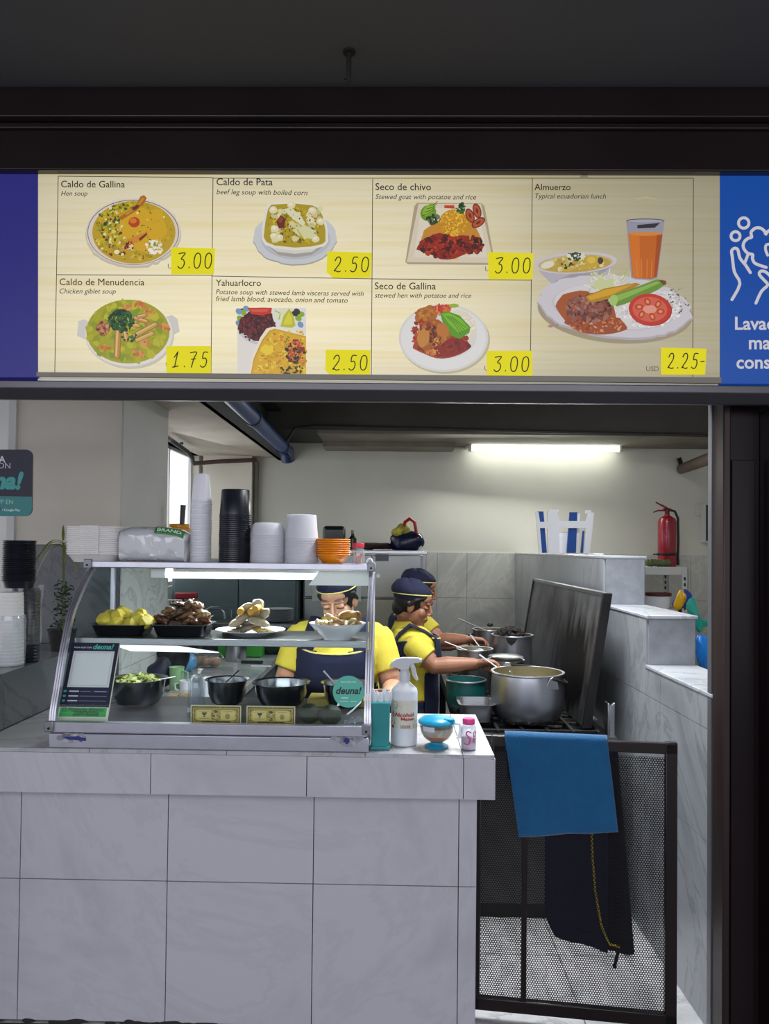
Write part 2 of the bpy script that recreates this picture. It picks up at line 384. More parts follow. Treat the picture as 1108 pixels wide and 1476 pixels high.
# hall soffit, back wall, side walls, kitchen ceiling
struct('ceiling', bx(((-6, -7, 3.03), (6, 2.62, 3.2))), ceil_dark)
struct('ceiling.001', bx(((-3.4, 2.62, 2.80), (2.9, YB+.2, 2.95))), ceil_dark)
struct('wall_back', bx(((-3.4, YB, 0), (2.9, YB+.15, 2.8))), plaster)
bt = MB(); tiles(bt, (0, YB, 0), (1, 0, 0), (0, 0, 1), [-1.64, -1.19, -.67, -.15, .33, .58, 1.0, 1.45, 1.95, 2.45, 2.69], [0, .42, .84, 1.19, 1.57], (0, -1, 0), .012, .0012)
struct('wall_back.001', bt, tile_back)
struct('wall_right', bx(((2.7, 2.62, 0), (2.85, YB, 2.8))), plaster)
XL = -1.68
wl = bx(((XL-.14, 4.28, 0), (XL, YB, 1.30)), ((XL-.14, 4.28, 2.36), (XL, YB, 2.8)), ((XL-.14, 4.28, 1.3), (XL, 4.55, 2.36)), ((XL-.14, 6.42, 1.3), (XL, YB, 2.36)))
struct('wall_left', wl, plaster_l)
pane = mat('daylit_pane', '#f4f7fa', .2, emit='#f6f9fc', estr=1.2)
wn = struct('window_1', bx(((XL-.10, 4.55, 1.3), (XL-.085, 6.42, 2.36))), pane)
fr = MB()
for y in (4.55, 5.17, 5.79, 6.40): fr.box((XL-.085, y, 1.3), (XL-.06, y+.02, 2.36))
fr.box((XL-.085, 4.55, 1.30), (XL-.06, 6.42, 1.325)); fr.box((XL-.085, 4.55, 2.335), (XL-.06, 6.42, 2.36))
fo = fr.build('window_frame', mat('pale_window_frame', '#d9dadb', .4), wn)
# pier at the left: plaster painted lighter on its window-lit side, dark tile below
struct('wall_pier', bx(((-1.80, 3.6, 1.60), (-1.302, 4.30, 2.8))), plaster_w)
struct('wall_pier.001', bx(((-1.80, 3.59, 1.60), (-1.308, 3.60, 2.8))), plaster_l)
pt = MB(); tiles(pt, (-1.80, 3.6, 0), (1, 0, 0), (0, 0, 1), [0, .5], [0, .6, 1.137, 1.597], (0, -1, 0), .012, .0012)
struct('wall_pier.002', pt, tile_dark)
pr = MB(); tiles(pr, (-1.302, 3.59, 0), (0, 1, 0), (0, 0, 1), [0, .71], [0, .55, 1.02, 1.597], (1, 0, 0), .012, .0012)
struct('wall_pier.003', pr, marble('light_marble', '#b5bbbb', '#dfe4e3', 2.6, .25, c2='#c0c6c6'))
struct('wall_pier.004', bx(((-1.80, 3.6, 0), (-1.302, 4.3, 1.60))), M['grey_grout'])
struct('trim_1', bx(((-1.835, 3.57, 0), (-1.80, 3.62, 2.8))), plaster_w)
struct('wall_far_left', bx(((-3.4, 5.2, 0), (XL-.14, 5.3, 2.8))), plaster_w)
# concrete soffit and steel beam, dark beam along the back
so = MB(); so.box((XL-.1, 2.63, 2.36), (-1.02, YB, 2.80)); struct('ceiling.002', so, concrete)
sb = bx(((-1.02, 2.63, 2.335), (-.99, YB, 2.80)), ((-1.02, 2.63, 2.335), (-.89, YB, 2.352)), ((-1.02, 2.63, 2.62), (-.89, YB, 2.64)))
struct('trim_2', sb, steel_beam)
struct('trim_3', bx(((-.99, 5.75, 2.485), (2.7, YB, 2.80))), beam_dark)
lb = bx(((-.62, 5.78, 2.462), (2.7, YB, 2.486)), ((-.62, 6.2, 2.42), (.45, YB, 2.465)))
struct('trim_4', lb, beam_low)

# left low wall with its ledge
LZ = 1.137
struct('wall_ledge', bx(((-1.78, 2.45, 0), (-1.422, 3.58, LZ-.014))), M['grey_grout'])
lt = MB()
tiles(lt, (-1.422, 2.45, 0), (0, 1, 0), (0, 0, 1), [0, .30, 1.13], [.30, .935, LZ-.002], (1, 0, 0), .012, .001)
tiles(lt, (-1.78, 2.45, LZ-.014), (1, 0, 0), (0, 1, 0), [0, .374], [0, .6, 1.13], (0, 0, 1), .014, .0008)
struct('wall_ledge.001', lt, tile_dark)

# right partition, stepping down towards the front
def px_wall(px, Y): return at(px, 900, Y).x
P0 = V(1.052, 2.60, 0); P1 = V(.985, YB, 0)                     # cooking-side face
du = (P1-P0).normalized(); dn = V(-du.y, du.x, 0)              # dn points to the cooking side (-x)
if dn.x > 0: dn = -dn
L_ = (P1-P0).length
uB = (3.25-2.6)/du.y; uC = (3.88-2.6)/du.y
core = MB()
for a, b, h in ((0.004, uB, 1.125), (uB, uC, 1.332), (uC, L_, 1.575)):
    p = [P0+du*a-dn*.012, P0+du*b-dn*.012, P0+du*b-dn*.198, P0+du*a-dn*.198]
    core.hexa([p[i] for i in (3, 2, 1, 0)]+[p[i]+V(0, 0, h-.012) for i in (3, 2, 1, 0)])
struct('wall_partition', core, M['grey_grout'])
pm = MB(); o_ = P0-dn*.012
tiles(pm, o_, du, V(0, 0, 1), [0, .48, uB], [0, .62, 1.00, 1.125], dn, .012, .0012)
tiles(pm, o_, du, V(0, 0, 1), [uB, uB+.42, uC], [0, .62, 1.0, 1.332], dn, .012, .0012)
tiles(pm, o_, du, V(0, 0, 1), [uC, uC+.45, uC+.98, uC+1.5, L_], [0, .62, 1.0, 1.575], dn, .012, .0012)
struct('wall_partition.001', pm, tile_grey)
pk = MB(); b_ = P0-dn*.198
tiles(pk, b_, du, V(0, 0, 1), [0, uB], [0, 1.125], -dn, .012); tiles(pk, b_, du, V(0, 0, 1), [uB, uC], [0, 1.332], -dn, .012)
tiles(pk, b_, du, V(0, 0, 1), [uC, L_], [0, 1.575], -dn, .012)
struct('wall_partition.002', pk, tile_grey)
pe = MB()
for u, z0, z1, e in ((uB, 1.125, 1.318, .012), (uC, 1.332, 1.561, .012)):
    q = P0+du*(u-.001)
    tiles(pe, q-dn*.008, -dn, V(0, 0, 1), [0, .194], [z0, z1], -du, .012, .001)
struct('wall_partition.003', pe, block_end)
pc = MB()
for a, b, h in ((-.004, uB, 1.125), (uB-.016, uC, 1.332), (uC-.016, L_, 1.575)):
    p = [P0+du*a+dn*.003, P0+du*b+dn*.003, P0+du*b-dn*.213, P0+du*a-dn*.213]
    pc.hexa([p[i]+V(0, 0, h-.014) for i in (3, 2, 1, 0)]+[p[i]+V(0, 0, h) for i in (3, 2, 1, 0)])
struct('wall_partition.004', pc, marble('ledge_top', '#a7abb2', '#c2c5ca', 2.0, .2), bevel=.003)

# dark fascia, lintel and right pier of the stall front
fa = MB(); fa.box((-3, 2.40, 2.79), (3, 2.62, 3.03)); fa.box((-3, 2.355, 2.935), (3, 2.40, 3.03)); fa.box((-3, 2.385, 2.915), (3, 2.40, 2.935))
struct('trim_5', fa, M['brown'], bevel=.004)
steel_lintel = mat('lintel_steel', '#666468', .36, .8, var=.25, vscale=2.2, stretch=(.5, 1, 1))
li = MB(); li.prism([(-3, 2.40, 2.118), (-3, 2.46, 2.118), (-3, 2.46, 2.066), (-3, 2.425, 2.062), (-3, 2.40, 2.095)], (6, 0, 0))
lo_ = struct('trim_6', li, steel_lintel, bevel=.003)
scr = MB()
for px in (85, 118, 198, 432, 446, 722, 735, 823, 960):
    q = at(px, 566, 2.41); q.z = 2.080; scr.ell(q+V(0, .012, 0), (.006, .004, .006))
scr.build('screws', M['black'], lo_)
sd = MB(); sd.box((-3, 2.46, 2.10), (3, 2.62, 2.125)); struct('trim_7', sd, steel_beam)
pl_ = MB()
xa = at(1025, 900, 2.5).x; xb = at(1040, 900, 2.5).x
xa = 1.054; xb = 1.078; pl_.box((xa, 2.515, 0), (xb, 2.60, 2.10)); struct('wall_right_pier', pl_, M['brown_bare'], bevel=.004)
xc = at(1096, 900, 2.52).x
pl2 = MB(); pl2.box((xb, 2.53, 0), (xc, 2.62, 2.10)); pl2.box((xb+.004, 2.518, .0), (xc-.02, 2.53, 1.90))  # front panel built in the outline of a reflection on the pier
struct('wall_right_pier.001', pl2, mat('glossy_brown', '#211a1e', .25, var=.1, vscale=2, spec=.2), bevel=.002)
pl3 = MB(); pl3.box((xc, 2.44, 0), (xc+.6, 2.62, 2.06)); struct('wall_right_pier.002', pl3, M['brown'], bevel=.004)
xe = px_wall(1020, 2.6)
struct('trim_8', bx(((xa-.004, 2.600, 0), (xa+.2, 2.63, 2.10))), mat('edge_strip', '#6d6e72', .45, .3))
# hall left of the stall
struct('trim_9', bx(((-3, 2.62, 2.80), (3, 2.66, 3.05))), steel_beam)

# pipes and conduits under the kitchen ceiling
def pipe(name, label, pts, r, m, extra=None, n=14):
    t = MB(); t.tube(pts, r, n); o = t.build(name, m); return tag(o, label, 'pipe')
bp0, bp1 = at(338, 576, 3.9), at(408, 645, 5.85)
d_ = (bp1-bp0).normalized()
bt_ = thing('ceiling_pipe', 'thick blue drain pipe running back beside the dark steel beam', 'pipe', bp1)
q = MB(); q.tube([bp0-d_*1.2, bp0, bp1, bp1+V(.005, .05, -.015)], .045, 16); q.build('pipe', mat('blue_pipe_a', '#22427a', .35), bt_)
for c0_, c1_, r_ in ((bp1-d_*.07, bp1+d_*.01, .055), (bp0+d_*.55, bp0+d_*.63, .051)):
    q = MB(); q.cyl(c0_, c1_, r_, None, 16); q.build('coupling', mat('dark_blue_pipe', '#1a2b50', .4), bt_)
q = MB(); q.tube([bp1+d_*.0, bp1+V(.02, .06, -.02), bp1+V(.025, .10, -.09)], .052, 16); q.build('elbow', mat('dark_blue_pipe', '#1a2b50', .4), bt_)
cm = mat('grey_conduit', '#6f6a62', .6, var=.2); cdk = mat('dark_conduit', '#33322f', .6, var=.2)
pipe('conduit', 'thin dark conduit running along the bottom of the dark rear beam', [at(405, 648, 5.74), at(425, 617, 5.74), at(452, 614, 5.74), at(1022, 628, 5.74)], .012, cdk)
pipe('conduit', 'rusty brown horizontal conduit crossing above the bright window', [at(278, 668, 6.2), at(320, 665, 6.3), at(368, 663, 6.42)], .018, mat('rusty_pipe', '#54403a', .6, var=.3))
pipe('conduit', 'grey vertical conduit dropping down the back wall beside the pilaster', [at(366, 662, 6.43), at(370, 668, 6.45), at(369, 700, 6.46), at(367, 815, 6.46)], .022, cm)
pipe('conduit', 'dark conduit slanting down across the bright window', [at(215, 615, 4.6), at(240, 630, 5.0), at(270, 651, 5.7), at(277, 660, 5.8), at(278, 667, 5.9)], .016, cdk)
pipe('conduit', 'blue stub of pipe hanging above the bright window', [at(262, 619, 5.6), at(261.5, 641, 5.6)], .013, mat('blue_pipe', '#27457a', .35))
struct('wall_back.002', bx(((-1.64, 6.40, 0), (at(366, 700, 6.4).x-.02, YB, 2.36))), plaster_l)
pp = thing('pole', 'dark wooden pole sticking out of the back wall above the fire extinguisher', 'pole', at(982, 676, 6.45))
q = MB(); q.tube([at(982, 676, 6.46), at(1030, 658, 5.6)], [.042, .046], 12); q.build('shaft', mat('dark_wood', '#5a4a40', .6, var=.35, stretch=(1, .2, 1)), pp)
q = MB(); q.tube([at(979, 679, 6.46), at(981, 668, 6.46), at(978, 660, 6.46)], .02, 8); q.build('bracket', M['iron'], pp)

# fluorescent fitting on the back wall
a0, a1 = at(674, 644, 6.36), at(897, 650, 6.36)
zt = (a0.z+a1.z)/2
ft_ = thing('tube_light', 'long white fluorescent tube light glowing on the back wall', 'lamp', V((a0.x+a1.x)/2, YB, zt))
q = MB(); q.box((a0.x-.01, 6.40, zt+.005), (a1.x+.01, YB, zt+.075)); q.build('housing', mat('lamp_housing', '#d8d6cc', .5), ft_, bevel=.004)
q = MB(); q.cyl((a0.x+.02, 6.36, zt), (a1.x-.02, 6.36, zt), .018, None, 16); q.build('tube', mat('lit_tube', '#ffffff', .3, emit='#fbfff4', estr=13.0), ft_)
for x in (a0.x+.01, a1.x-.03):
    q = MB(); q.box((x, 6.335, zt-.022), (x+.02, 6.41, zt+.06)); q.build('end_holder', mat('lamp_housing', '#d8d6cc', .5), ft_, bevel=.002)
# switch and breaker box
sw = thing('light_switch', 'small white switch plate on the back wall beside the breaker box', 'switch', at(1010, 735, YB))
c = at(1010, 735, YB-.005); q = MB(); q.box((c.x-.05, YB-.014, c.z-.05), (c.x+.05, YB-.001, c.z+.05)); q.build('plate', mat('ivory_plastic', '#c9c6ba', .4), sw, bevel=.003)
q = MB(); q.box((c.x-.012, YB-.022, c.z-.02), (c.x+.012, YB-.014, c.z+.02)); q.build('rocker', mat('ivory_plastic', '#c9c6ba', .4), sw, bevel=.002)
c = at(1023, 754, YB-.05); bbx = thing('breaker_box', 'open breaker box with black inside on back wall at the right', 'box', c)
q = MB(); q.box((c.x-.06, YB-.08, c.z-.16), (c.x-.045, YB-.002, c.z+.16)); q.box((c.x-.045, YB-.08, c.z+.15), (c.x+.14, YB-.002, c.z+.16)); q.box((c.x-.045, YB-.08, c.z-.16), (c.x+.14, YB-.002, c.z-.15))
q.build('casing', mat('pale_casing', '#c2c2c0', .5), bbx)
q = MB(); q.box((c.x-.045, YB-.06, c.z-.15), (c.x+.14, YB-.002, c.z+.15)); q.build('breaker_panel', M['black'], bbx)
for i in range(5):
    q = MB(); q.box((c.x+.0, YB-.075, c.z-.12+i*.05), (c.x+.03, YB-.06, c.z-.09+i*.05)); q.build('breaker', mat('pale_casing', '#c2c2c0', .5), bbx)
# bracket hanging from the hall soffit
hk = at(503, 72, 2.22); hk.z = 3.03
h1 = on(503, 74, 3.03); h2 = at(504, 114, h1.y)
hb = thing('hook', 'small dark metal hook hanging from grey soffit above the menu sign', 'hook', h1)
q = MB(); q.tube([h1, V(h1.x, h1.y, h2.z+.012), V(h1.x, h1.y+.006, h2.z), V(h1.x-.012, h1.y+.01, h2.z)], .007, 8); q.build('rod', M['iron'], hb)
q = MB(); q.cyl(h1-V(0, 0, .006), h1, .018, None, 12); q.build('plate', M['iron'], hb)
# ================================================================== backlit signs
YS = 2.43
def SG(px, py, h=0.0):
    p = at(px, py, YS); p.y -= h; return p
sign_mat = bpy.data.materials.new('backlit_wood_print'); sign_mat.use_nodes = True
nt = sign_mat.node_tree; b = nt.nodes['Principled BSDF']; tc = nt.nodes.new('ShaderNodeTexCoord')
mp = nt.nodes.new('ShaderNodeMapping'); mp.inputs['Scale'].default_value = (.5, 1, 24); nt.links.new(tc.outputs['Object'], mp.inputs[0])
n1 = nt.nodes.new('ShaderNodeTexNoise'); n1.inputs['Scale'].default_value = 2.2; n1.inputs['Detail'].default_value = 7; n1.inputs['Distortion'].default_value = .9; nt.links.new(mp.outputs[0], n1.inputs['Vector'])
cr = nt.nodes.new('ShaderNodeValToRGB'); e = cr.color_ramp.elements; e[0].position = .32; e[0].color = lin('#eedfaf'); e[1].position = .56; e[1].color = lin('#f3e8c6')
nt.links.new(n1.outputs[0], cr.inputs[0]); nt.links.new(cr.outputs[0], b.inputs['Emission Color'])
# uneven backlight painted into the emission: brighter low down, weaker at the right end
sx = nt.nodes.new('ShaderNodeSeparateXYZ'); nt.links.new(tc.outputs['Object'], sx.inputs[0])
fx = nt.nodes.new('ShaderNodeFloatCurve'); cm_ = fx.mapping.curves[0]
mrx = nt.nodes.new('ShaderNodeMapRange'); mrx.inputs[1].default_value = -1.2; mrx.inputs[2].default_value = 1.1; nt.links.new(sx.outputs['X'], mrx.inputs[0])
cm_.points[0].location = (0, .70); cm_.points[1].location = (1, .42)
for p in ((.12, .86), (.4, .92), (.62, .82), (.80, .56)): cm_.points.new(*p)
fx.mapping.update(); nt.links.new(mrx.outputs[0], fx.inputs['Value'])
fz = nt.nodes.new('ShaderNodeFloatCurve'); cz = fz.mapping.curves[0]
mrz = nt.nodes.new('ShaderNodeMapRange'); mrz.inputs[1].default_value = -.34; mrz.inputs[2].default_value = .34; nt.links.new(sx.outputs['Z'], mrz.inputs[0])
cz.points[0].location = (0, .78); cz.points[1].location = (1, .66)
for p in ((.2, 1.0), (.5, .93), (.8, .84)): cz.points.new(*p)
fz.mapping.update(); nt.links.new(mrz.outputs[0], fz.inputs['Value'])
mu = nt.nodes.new('ShaderNodeMath'); mu.operation = 'MULTIPLY'; nt.links.new(fx.outputs[0], mu.inputs[0]); nt.links.new(fz.outputs[0], mu.inputs[1])
nt.links.new(mu.outputs[0], b.inputs['Emission Strength']); b.inputs['Base Color'].default_value = (.05, .05, .04, 1); b.inputs['Roughness'].default_value = .35
ink_lit = vcol('backlit_ink', .4, emit=.78)
ink_dark = mat('black_ink', '#15100c', .7)
ms = thing('menu_sign', 'long cream backlit menu sign with pictured dishes over the counter', 'sign', at(546, 395, YS))
tops = [(55, 245), (120, 245), (200, 243), (300, 240.5), (380, 241), (460, 243), (560, 245), (700, 247), (780, 248), (870, 246.5), (960, 246), (1037, 247)]
bots = [(55, 543), (1037, 553)]
def bot(x): return 543+(x-55)/982*10
q = MB(); q.prism([SG(x, y) for x, y in tops]+[SG(1037, 553), SG(55, 543)], (0, .012, 0)); q.build('panel', sign_mat, ms, smooth=False)
q = MB(); q.box((at(55, 400, YS).x, YS+.012, 2.125), (at(1037, 400, YS).x, 2.60, 2.785)); q.build('light_box', M['white_pl'], ms)
def lid(px, py, h): return SG(px, py, h)
g = Print(SG, h0=4e-4); gc = '#8a8268'
for a, b2 in (((84, 254), (306, 256)), ((306, 257), (999, 257)), ((81, 396), (306, 397)), ((306, 398), (536, 402)), ((536, 402), (766, 404)), ((79, 537), (998, 546)),
             ((84, 254), (79, 537)), ((307, 256), (304, 541)), ((537, 258), (535, 543)), ((767, 257), (764, 546)), ((999, 257), (998, 546))):
    g.stroke([a, b2], 1.0, gc, False)
g.build('grid_lines', mat('grid_ink', '#3c382c', .5), ms, smooth=False)
q = MB(); q.prism([SG(55, 543.5, .012), SG(1037, 553.5, .012), SG(1037, 545.0, .012), SG(55, 537.5, .012)], (0, .0118, 0)); q.build('bottom_rail', mat('grey_rail', '#8d877b', .4), ms, smooth=False)
def words(name, t, x, y, w, ink, par, shear=0, bold=0, slope=.004, fn=SG, h0=5e-4, h=None):
    p = Print(fn, h0=h0); p.text(t, x, y, w, '#000000', shear, bold, slope, h); p.c = [None]*len(p.c)
    return p.build(name, ink, par, smooth=False)
for t, x, y, w in (('Caldo de Gallina', 88, 270, 92), ('Caldo de Pata', 312, 267, 81), ('Seco de chivo', 541, 274, 80), ('Almuerzo', 770, 274, 52),
                   ('Caldo de Menudencia', 86, 411, 122), ('Yahuarlocro', 311, 412, 65), ('Seco de Gallina', 540, 417, 88)):
    words('dish_name', t, x, y, w, ink_dark, ms, bold=0 if 'Men' in t else .004)
for t, x, y, w in (('Hen soup', 88, 282, 38), ('beef leg soup with boiled corn', 312, 280, 131), ('Stewed goat with potatoe and rice', 541, 287, 145), ('Typical ecuadorian lunch', 771, 286, 102),
                   ('Chicken giblet soup', 86, 423, 81), ('Potatoe soup with stewed lamb visceras served with', 311, 424, 213), ('fried lamb blood, avocado, onion and tomato', 311, 434, 190), ('stewed hen with potatoe and rice', 540, 429, 139)):
    words('dish_description', t, x, y, w, ink_dark, ms, shear=.25, slope=.012 if x > 300 and x < 520 else .004)
usd = mat('faded_red_ink', '#8a6a48', .6)
for x, y in ((242, 387), (471, 392), (699, 391), (239, 529), (470, 533), (698, 534), (931, 535)): words('currency_text', 'USD', x, y, 18, usd, ms)

# ---- the dish pictures (flat prints)
rd = random.Random(3)
def dish(): return Print(SG, h0=5e-4)
G1 = ['#7d8a10', '#5c7010', '#9aa21c', '#3f5410', '#c9b820']
p = dish()                                                             # hen soup
p.oval(192, 338, 69, 49, '#cfc3ad', wob=.05, k=30, n=60); p.oval(192, 334.5, 68, 49, '#e2d8ca', wob=.05, k=30, n=60); p.oval(192, 335, 66, 47, '#6a5a58', n=50); p.oval(192, 335.2, 65, 46.2, '#e0d4c6', n=50)
p.oval(193, 335, 60, 45, '#c3a018', n=44); p.scatter(193, 335, 57, 42, 170, 3.2, ['#d0aa1a', '#b8960f', '#dcb92a', '#a98f16', '#c7a21a'], rd)
p.oval(208, 330, 36, 30, '#d8a912', wob=.3); p.scatter(160, 325, 20, 27, 110, 2.0, G1+['#e8e2a8', '#2f3d10'], rd); p.scatter(180, 296, 18, 6, 30, 1.8, G1, rd)
p.scatter(192, 335, 56, 42, 90, 1.3, ['#5a5a10', '#7a4a10', '#e9e29a', '#8f8a18'], rd); p.scatter(165, 352, 26, 18, 40, 2.2, ['#ece5b5', '#a6b420', '#7a2a18', '#e2d060'], rd)
p.shape([(171, 315), (196, 297), (203, 284), (208, 282), (212, 286), (209, 293), (198, 304), (176, 318)], '#b0690f'); p.shape([(180, 309), (197, 297), (206, 285), (209, 287), (199, 300), (184, 311)], '#c98a24'); p.oval(196, 300, 6, 2.5, '#6a2d12', -.6)
p.oval(194, 321, 8, 7.5, '#b5400f'); p.oval(192.5, 319, 5, 4, '#e07a1e'); p.shape([(182, 346), (206, 338), (212, 333), (214, 337), (200, 350), (186, 353)], '#d78a2a'); p.shape([(200, 345), (212, 336), (213, 339), (203, 348)], '#7d2c14')
p.scatter(186, 355, 8, 6, 26, 2.2, ['#9a2a12', '#d9651c', '#e8cfa0', '#3a2a12'], rd); p.scatter(223, 357, 13, 11, 60, 2.1, ['#f5f0dc', '#e8e4c8', '#7f8c20', '#f4efe0'], rd); p.oval(219, 363, 6, 3, '#f7f3e6', .7); p.oval(169, 364, 4, 3, '#f2eabc')
p.build('dish_photo', ink_lit, ms, smooth=False)
p = dish()                                                             # beef leg soup
p.oval(425, 345, 60, 38, '#a9a7a0', wob=.04, k=20, n=50); p.oval(425, 342.5, 60, 38.5, '#cfd0d4', wob=.04, k=20, n=50); p.oval(426, 345, 50, 29, '#bfc0c6', n=40)
p.shape([(380, 348), (390, 358), (405, 366), (425, 369), (448, 366), (462, 357), (470, 345)], '#dad6d0'); p.shape([(383, 352), (400, 363), (425, 366), (450, 363), (465, 352), (464, 357), (448, 368), (425, 371), (402, 368)], '#a8a49c')
p.shape([(377, 345), (378, 325), (382, 301), (386, 294), (395, 291.5), (425, 291), (448, 293), (460, 297), (467, 308), (472, 330), (473, 348), (468, 355), (450, 359), (425, 361), (395, 358), (382, 353)], '#eae5d8')
p.shape([(380, 342), (382, 322), (386, 302), (391, 295), (425, 293.5), (450, 296), (460, 301), (465, 312), (469, 332), (469, 348), (464, 352), (448, 355.5), (425, 357), (396, 354), (384, 349)], '#b39a14')
p.scatter(424, 325, 38, 26, 200, 2.0, ['#c6ad20', '#a38a0f', '#8a7410', '#d4bd30', '#6a5a10'], rd)
for _ in range(30): p.oval(rd.uniform(392, 462), rd.uniform(300, 348), rd.uniform(3.5, 6), rd.uniform(3, 4.6), jig('#d8cf9a', 16, rd), rd.random()*3, n=12, wob=.3, seed=rd.random()*9)
for x, y in ((396, 330), (394, 303), (402, 343), (395, 341), (450, 304), (462, 320), (455, 345), (420, 296), (447, 318)): p.oval(x, y, 6, 5, '#e6dbb0', n=14, wob=.2, seed=x); p.oval(x-1, y-1.5, 3.5, 2.5, '#f1ead0', n=10)
p.shape([(398, 320), (405, 310), (412, 316), (409, 329), (402, 330)], '#6e2418'); p.shape([(400, 319), (405, 312), (409, 316), (405, 322)], '#93402a')
p.shape([(408, 302), (420, 300), (434, 312), (440, 322), (437, 327), (422, 316)], '#e4dfb8'); p.shape([(421, 332), (440, 325), (452, 332), (455, 340), (448, 345), (430, 340)], '#dcd7a6'); p.stroke([(428, 331), (438, 345), (447, 352)], 1.6, '#c7b818', False); p.scatter(424, 326, 36, 24, 40, 1.1, ['#4a4210', '#7a5f18'], rd)
p.build('dish_photo', ink_lit, ms, smooth=False)
p = dish()                                                             # stewed goat
p.shape([(601, 292.5), (694, 293), (698, 297), (713, 378), (710, 382), (588, 381), (584, 378), (597, 297)], '#b3a184'); p.shape([(603, 294), (693, 294), (711, 379), (586, 378)], '#ddd0b8'); p.shape([(607, 300), (689, 300), (702, 371), (596, 371)], '#e4d9c4'); p.scatter(650, 352, 48, 20, 60, 3.5, ['#e0c9a0', '#dcb981', '#e2d2b6'], rd)
p.oval(652, 344, 44, 26, '#c98a2a', wob=.2); p.oval(654, 323, 22, 21, '#c98a0a', n=30); p.scatter(654, 322, 20, 19, 260, 1.3, ['#e0a818', '#d4960c', '#edbd3a', '#c4860a', '#f0c850'], rd)
p.oval(645, 356, 42, 17, '#9a2408', wob=.35); p.scatter(638, 356, 33, 15, 170, 3.4, ['#7a1408', '#a32a0c', '#5a1208', '#c24012', '#8c1c0a', '#3a0f0a', '#b8351a'], rd); p.scatter(682, 355, 13, 12, 80, 3.2, ['#7a1408', '#4a0f0a', '#8c1c0a', '#2f0c0a', '#a93a1c'], rd)
p.oval(617, 308, 12, 11, '#6f9a18', -.8); p.oval(618, 303, 11, 6, '#8fb82a', -.8)
for i in range(4): p.stroke([(608+i*3.5, 312-i*5), (617+i*3, 309-i*4.5), (626+i*1.5, 303-i*4)], .9, '#2c5210', False)
p.scatter(625, 316, 9, 8, 45, 2.2, ['#1c3a14', '#2a4f1a', '#16280f', '#6a7c50'], rd); p.scatter(664, 301, 7, 7, 35, 2.1, ['#1c4a14', '#2f6a1c', '#14300f'], rd); p.shape([(640, 297), (654, 297), (655, 302), (640, 301)], '#c8401c')
for x, y, a in ((677, 312, 1.2), (687, 305, 1.3), (689, 322, -.6)): p.oval(x, y, 11, 6, '#7a2a10', a); p.oval(x, y, 9, 4.5, '#b8542a', a); p.oval(x, y, 4, 1.6, '#6a2410', a)
p.build('dish_photo', ink_lit, ms, smooth=False)
p = dish()                                                             # giblet soup
p.oval(189, 485, 61, 47, '#cfc6b0', n=44); p.shape([(113, 463), (122, 460), (130, 466), (132, 488), (122, 489), (111, 484)], '#d8d2cc'); p.shape([(238, 457), (248, 454), (256, 460), (259, 478), (250, 483), (240, 482)], '#d8d2cc')
p.oval(187, 483, 64, 47.5, '#d3ccbe', n=44); p.oval(186, 481, 63, 47, '#e9e4dc', n=44); p.oval(184.5, 478, 60, 46, '#a7a516', n=44); p.scatter(184, 478, 56, 42, 160, 5.0, ['#b2b01c', '#9c9c12', '#bdb826', '#8f9a1a', '#a9aa14'], rd); p.scatter(184, 478, 52, 40, 26, 6, ['#7f9a24', '#c3bb2c'], rd)
for x, y in ((151, 501), (183, 446), (217, 449), (236, 473), (210, 495), (200, 510), (203, 441)): p.scatter(x, y, 8, 5, 14, 2.6, ['#d0803a', '#c96a28', '#de9a58'], rd)
p.oval(150, 474, 11, 10, '#a8683a', wob=.4); p.scatter(150, 474, 10, 9, 40, 2.3, ['#c4875a', '#8a4a24', '#d09a70', '#6a2c18'], rd)
def sausage(x0, y0, x1, y1, w, c): p.stroke([(x0, y0), (x1, y1)], w+1.2, '#7a5018'); p.stroke([(x0, y0), (x1, y1)], w, c); p.stroke([(x0-1, y0-1), (x1-1, y1-1)], w*.35, '#e6bf82')
sausage(196, 459, 212, 464, 6, '#c98848'); sausage(200, 457, 210, 455, 5, '#cf8a55'); sausage(190, 468, 200, 470, 5, '#dba06a'); sausage(195, 484, 224, 468, 6, '#d39a58'); sausage(198, 491, 220, 481, 5, '#d6a460'); sausage(171, 472, 169, 514, 8, '#c58a3c'); sausage(181, 480, 183, 490, 6, '#d39a58')
p.scatter(175, 463, 18, 15, 170, 2.5, ['#12401c', '#1c5a26', '#0f2f18', '#2f6a2c', '#0c2a1a'], rd); p.scatter(190, 489, 4, 4, 14, 2, ['#1a4a24', '#3a6a3a'], rd); p.scatter(186, 482, 12, 12, 20, 1.6, ['#12401c', '#1c5a26'], rd)
p.build('dish_photo', ink_lit, ms, smooth=False)
p = dish()                                                             # potato soup picture
p.rect(342, 444, 441, 541, '#e9e2dc'); p.oval(378, 470, 36, 27, '#c9c6c8'); p.shape([(342, 444), (441, 444), (441, 475), (425, 484), (400, 492), (372, 494), (352, 486), (343, 470)], '#e6e4e4')
for x, y, c in ((350, 449, '#3a2f20'), (351, 451, '#8fb020'), (346, 459, '#8fb020'), (344, 466, '#7a9ab8'), (430, 459, '#8fb020'), (425, 452, '#2a2420'), (434, 453, '#8fb020'), (428, 449, '#30302a'), (344, 449, '#7aa0c0'), (433, 468, '#7a9ab8'), (355, 445, '#7aa0c0')): p.oval(x, y, 5, 4, c, rd.random(), n=14)
p.oval(372, 470, 28, 20, '#4a1014', wob=.3); p.scatter(370, 471, 26, 20, 230, 2.1, ['#5a1418', '#3a0c10', '#6e1c20', '#2a080c', '#7c2a28'], rd)
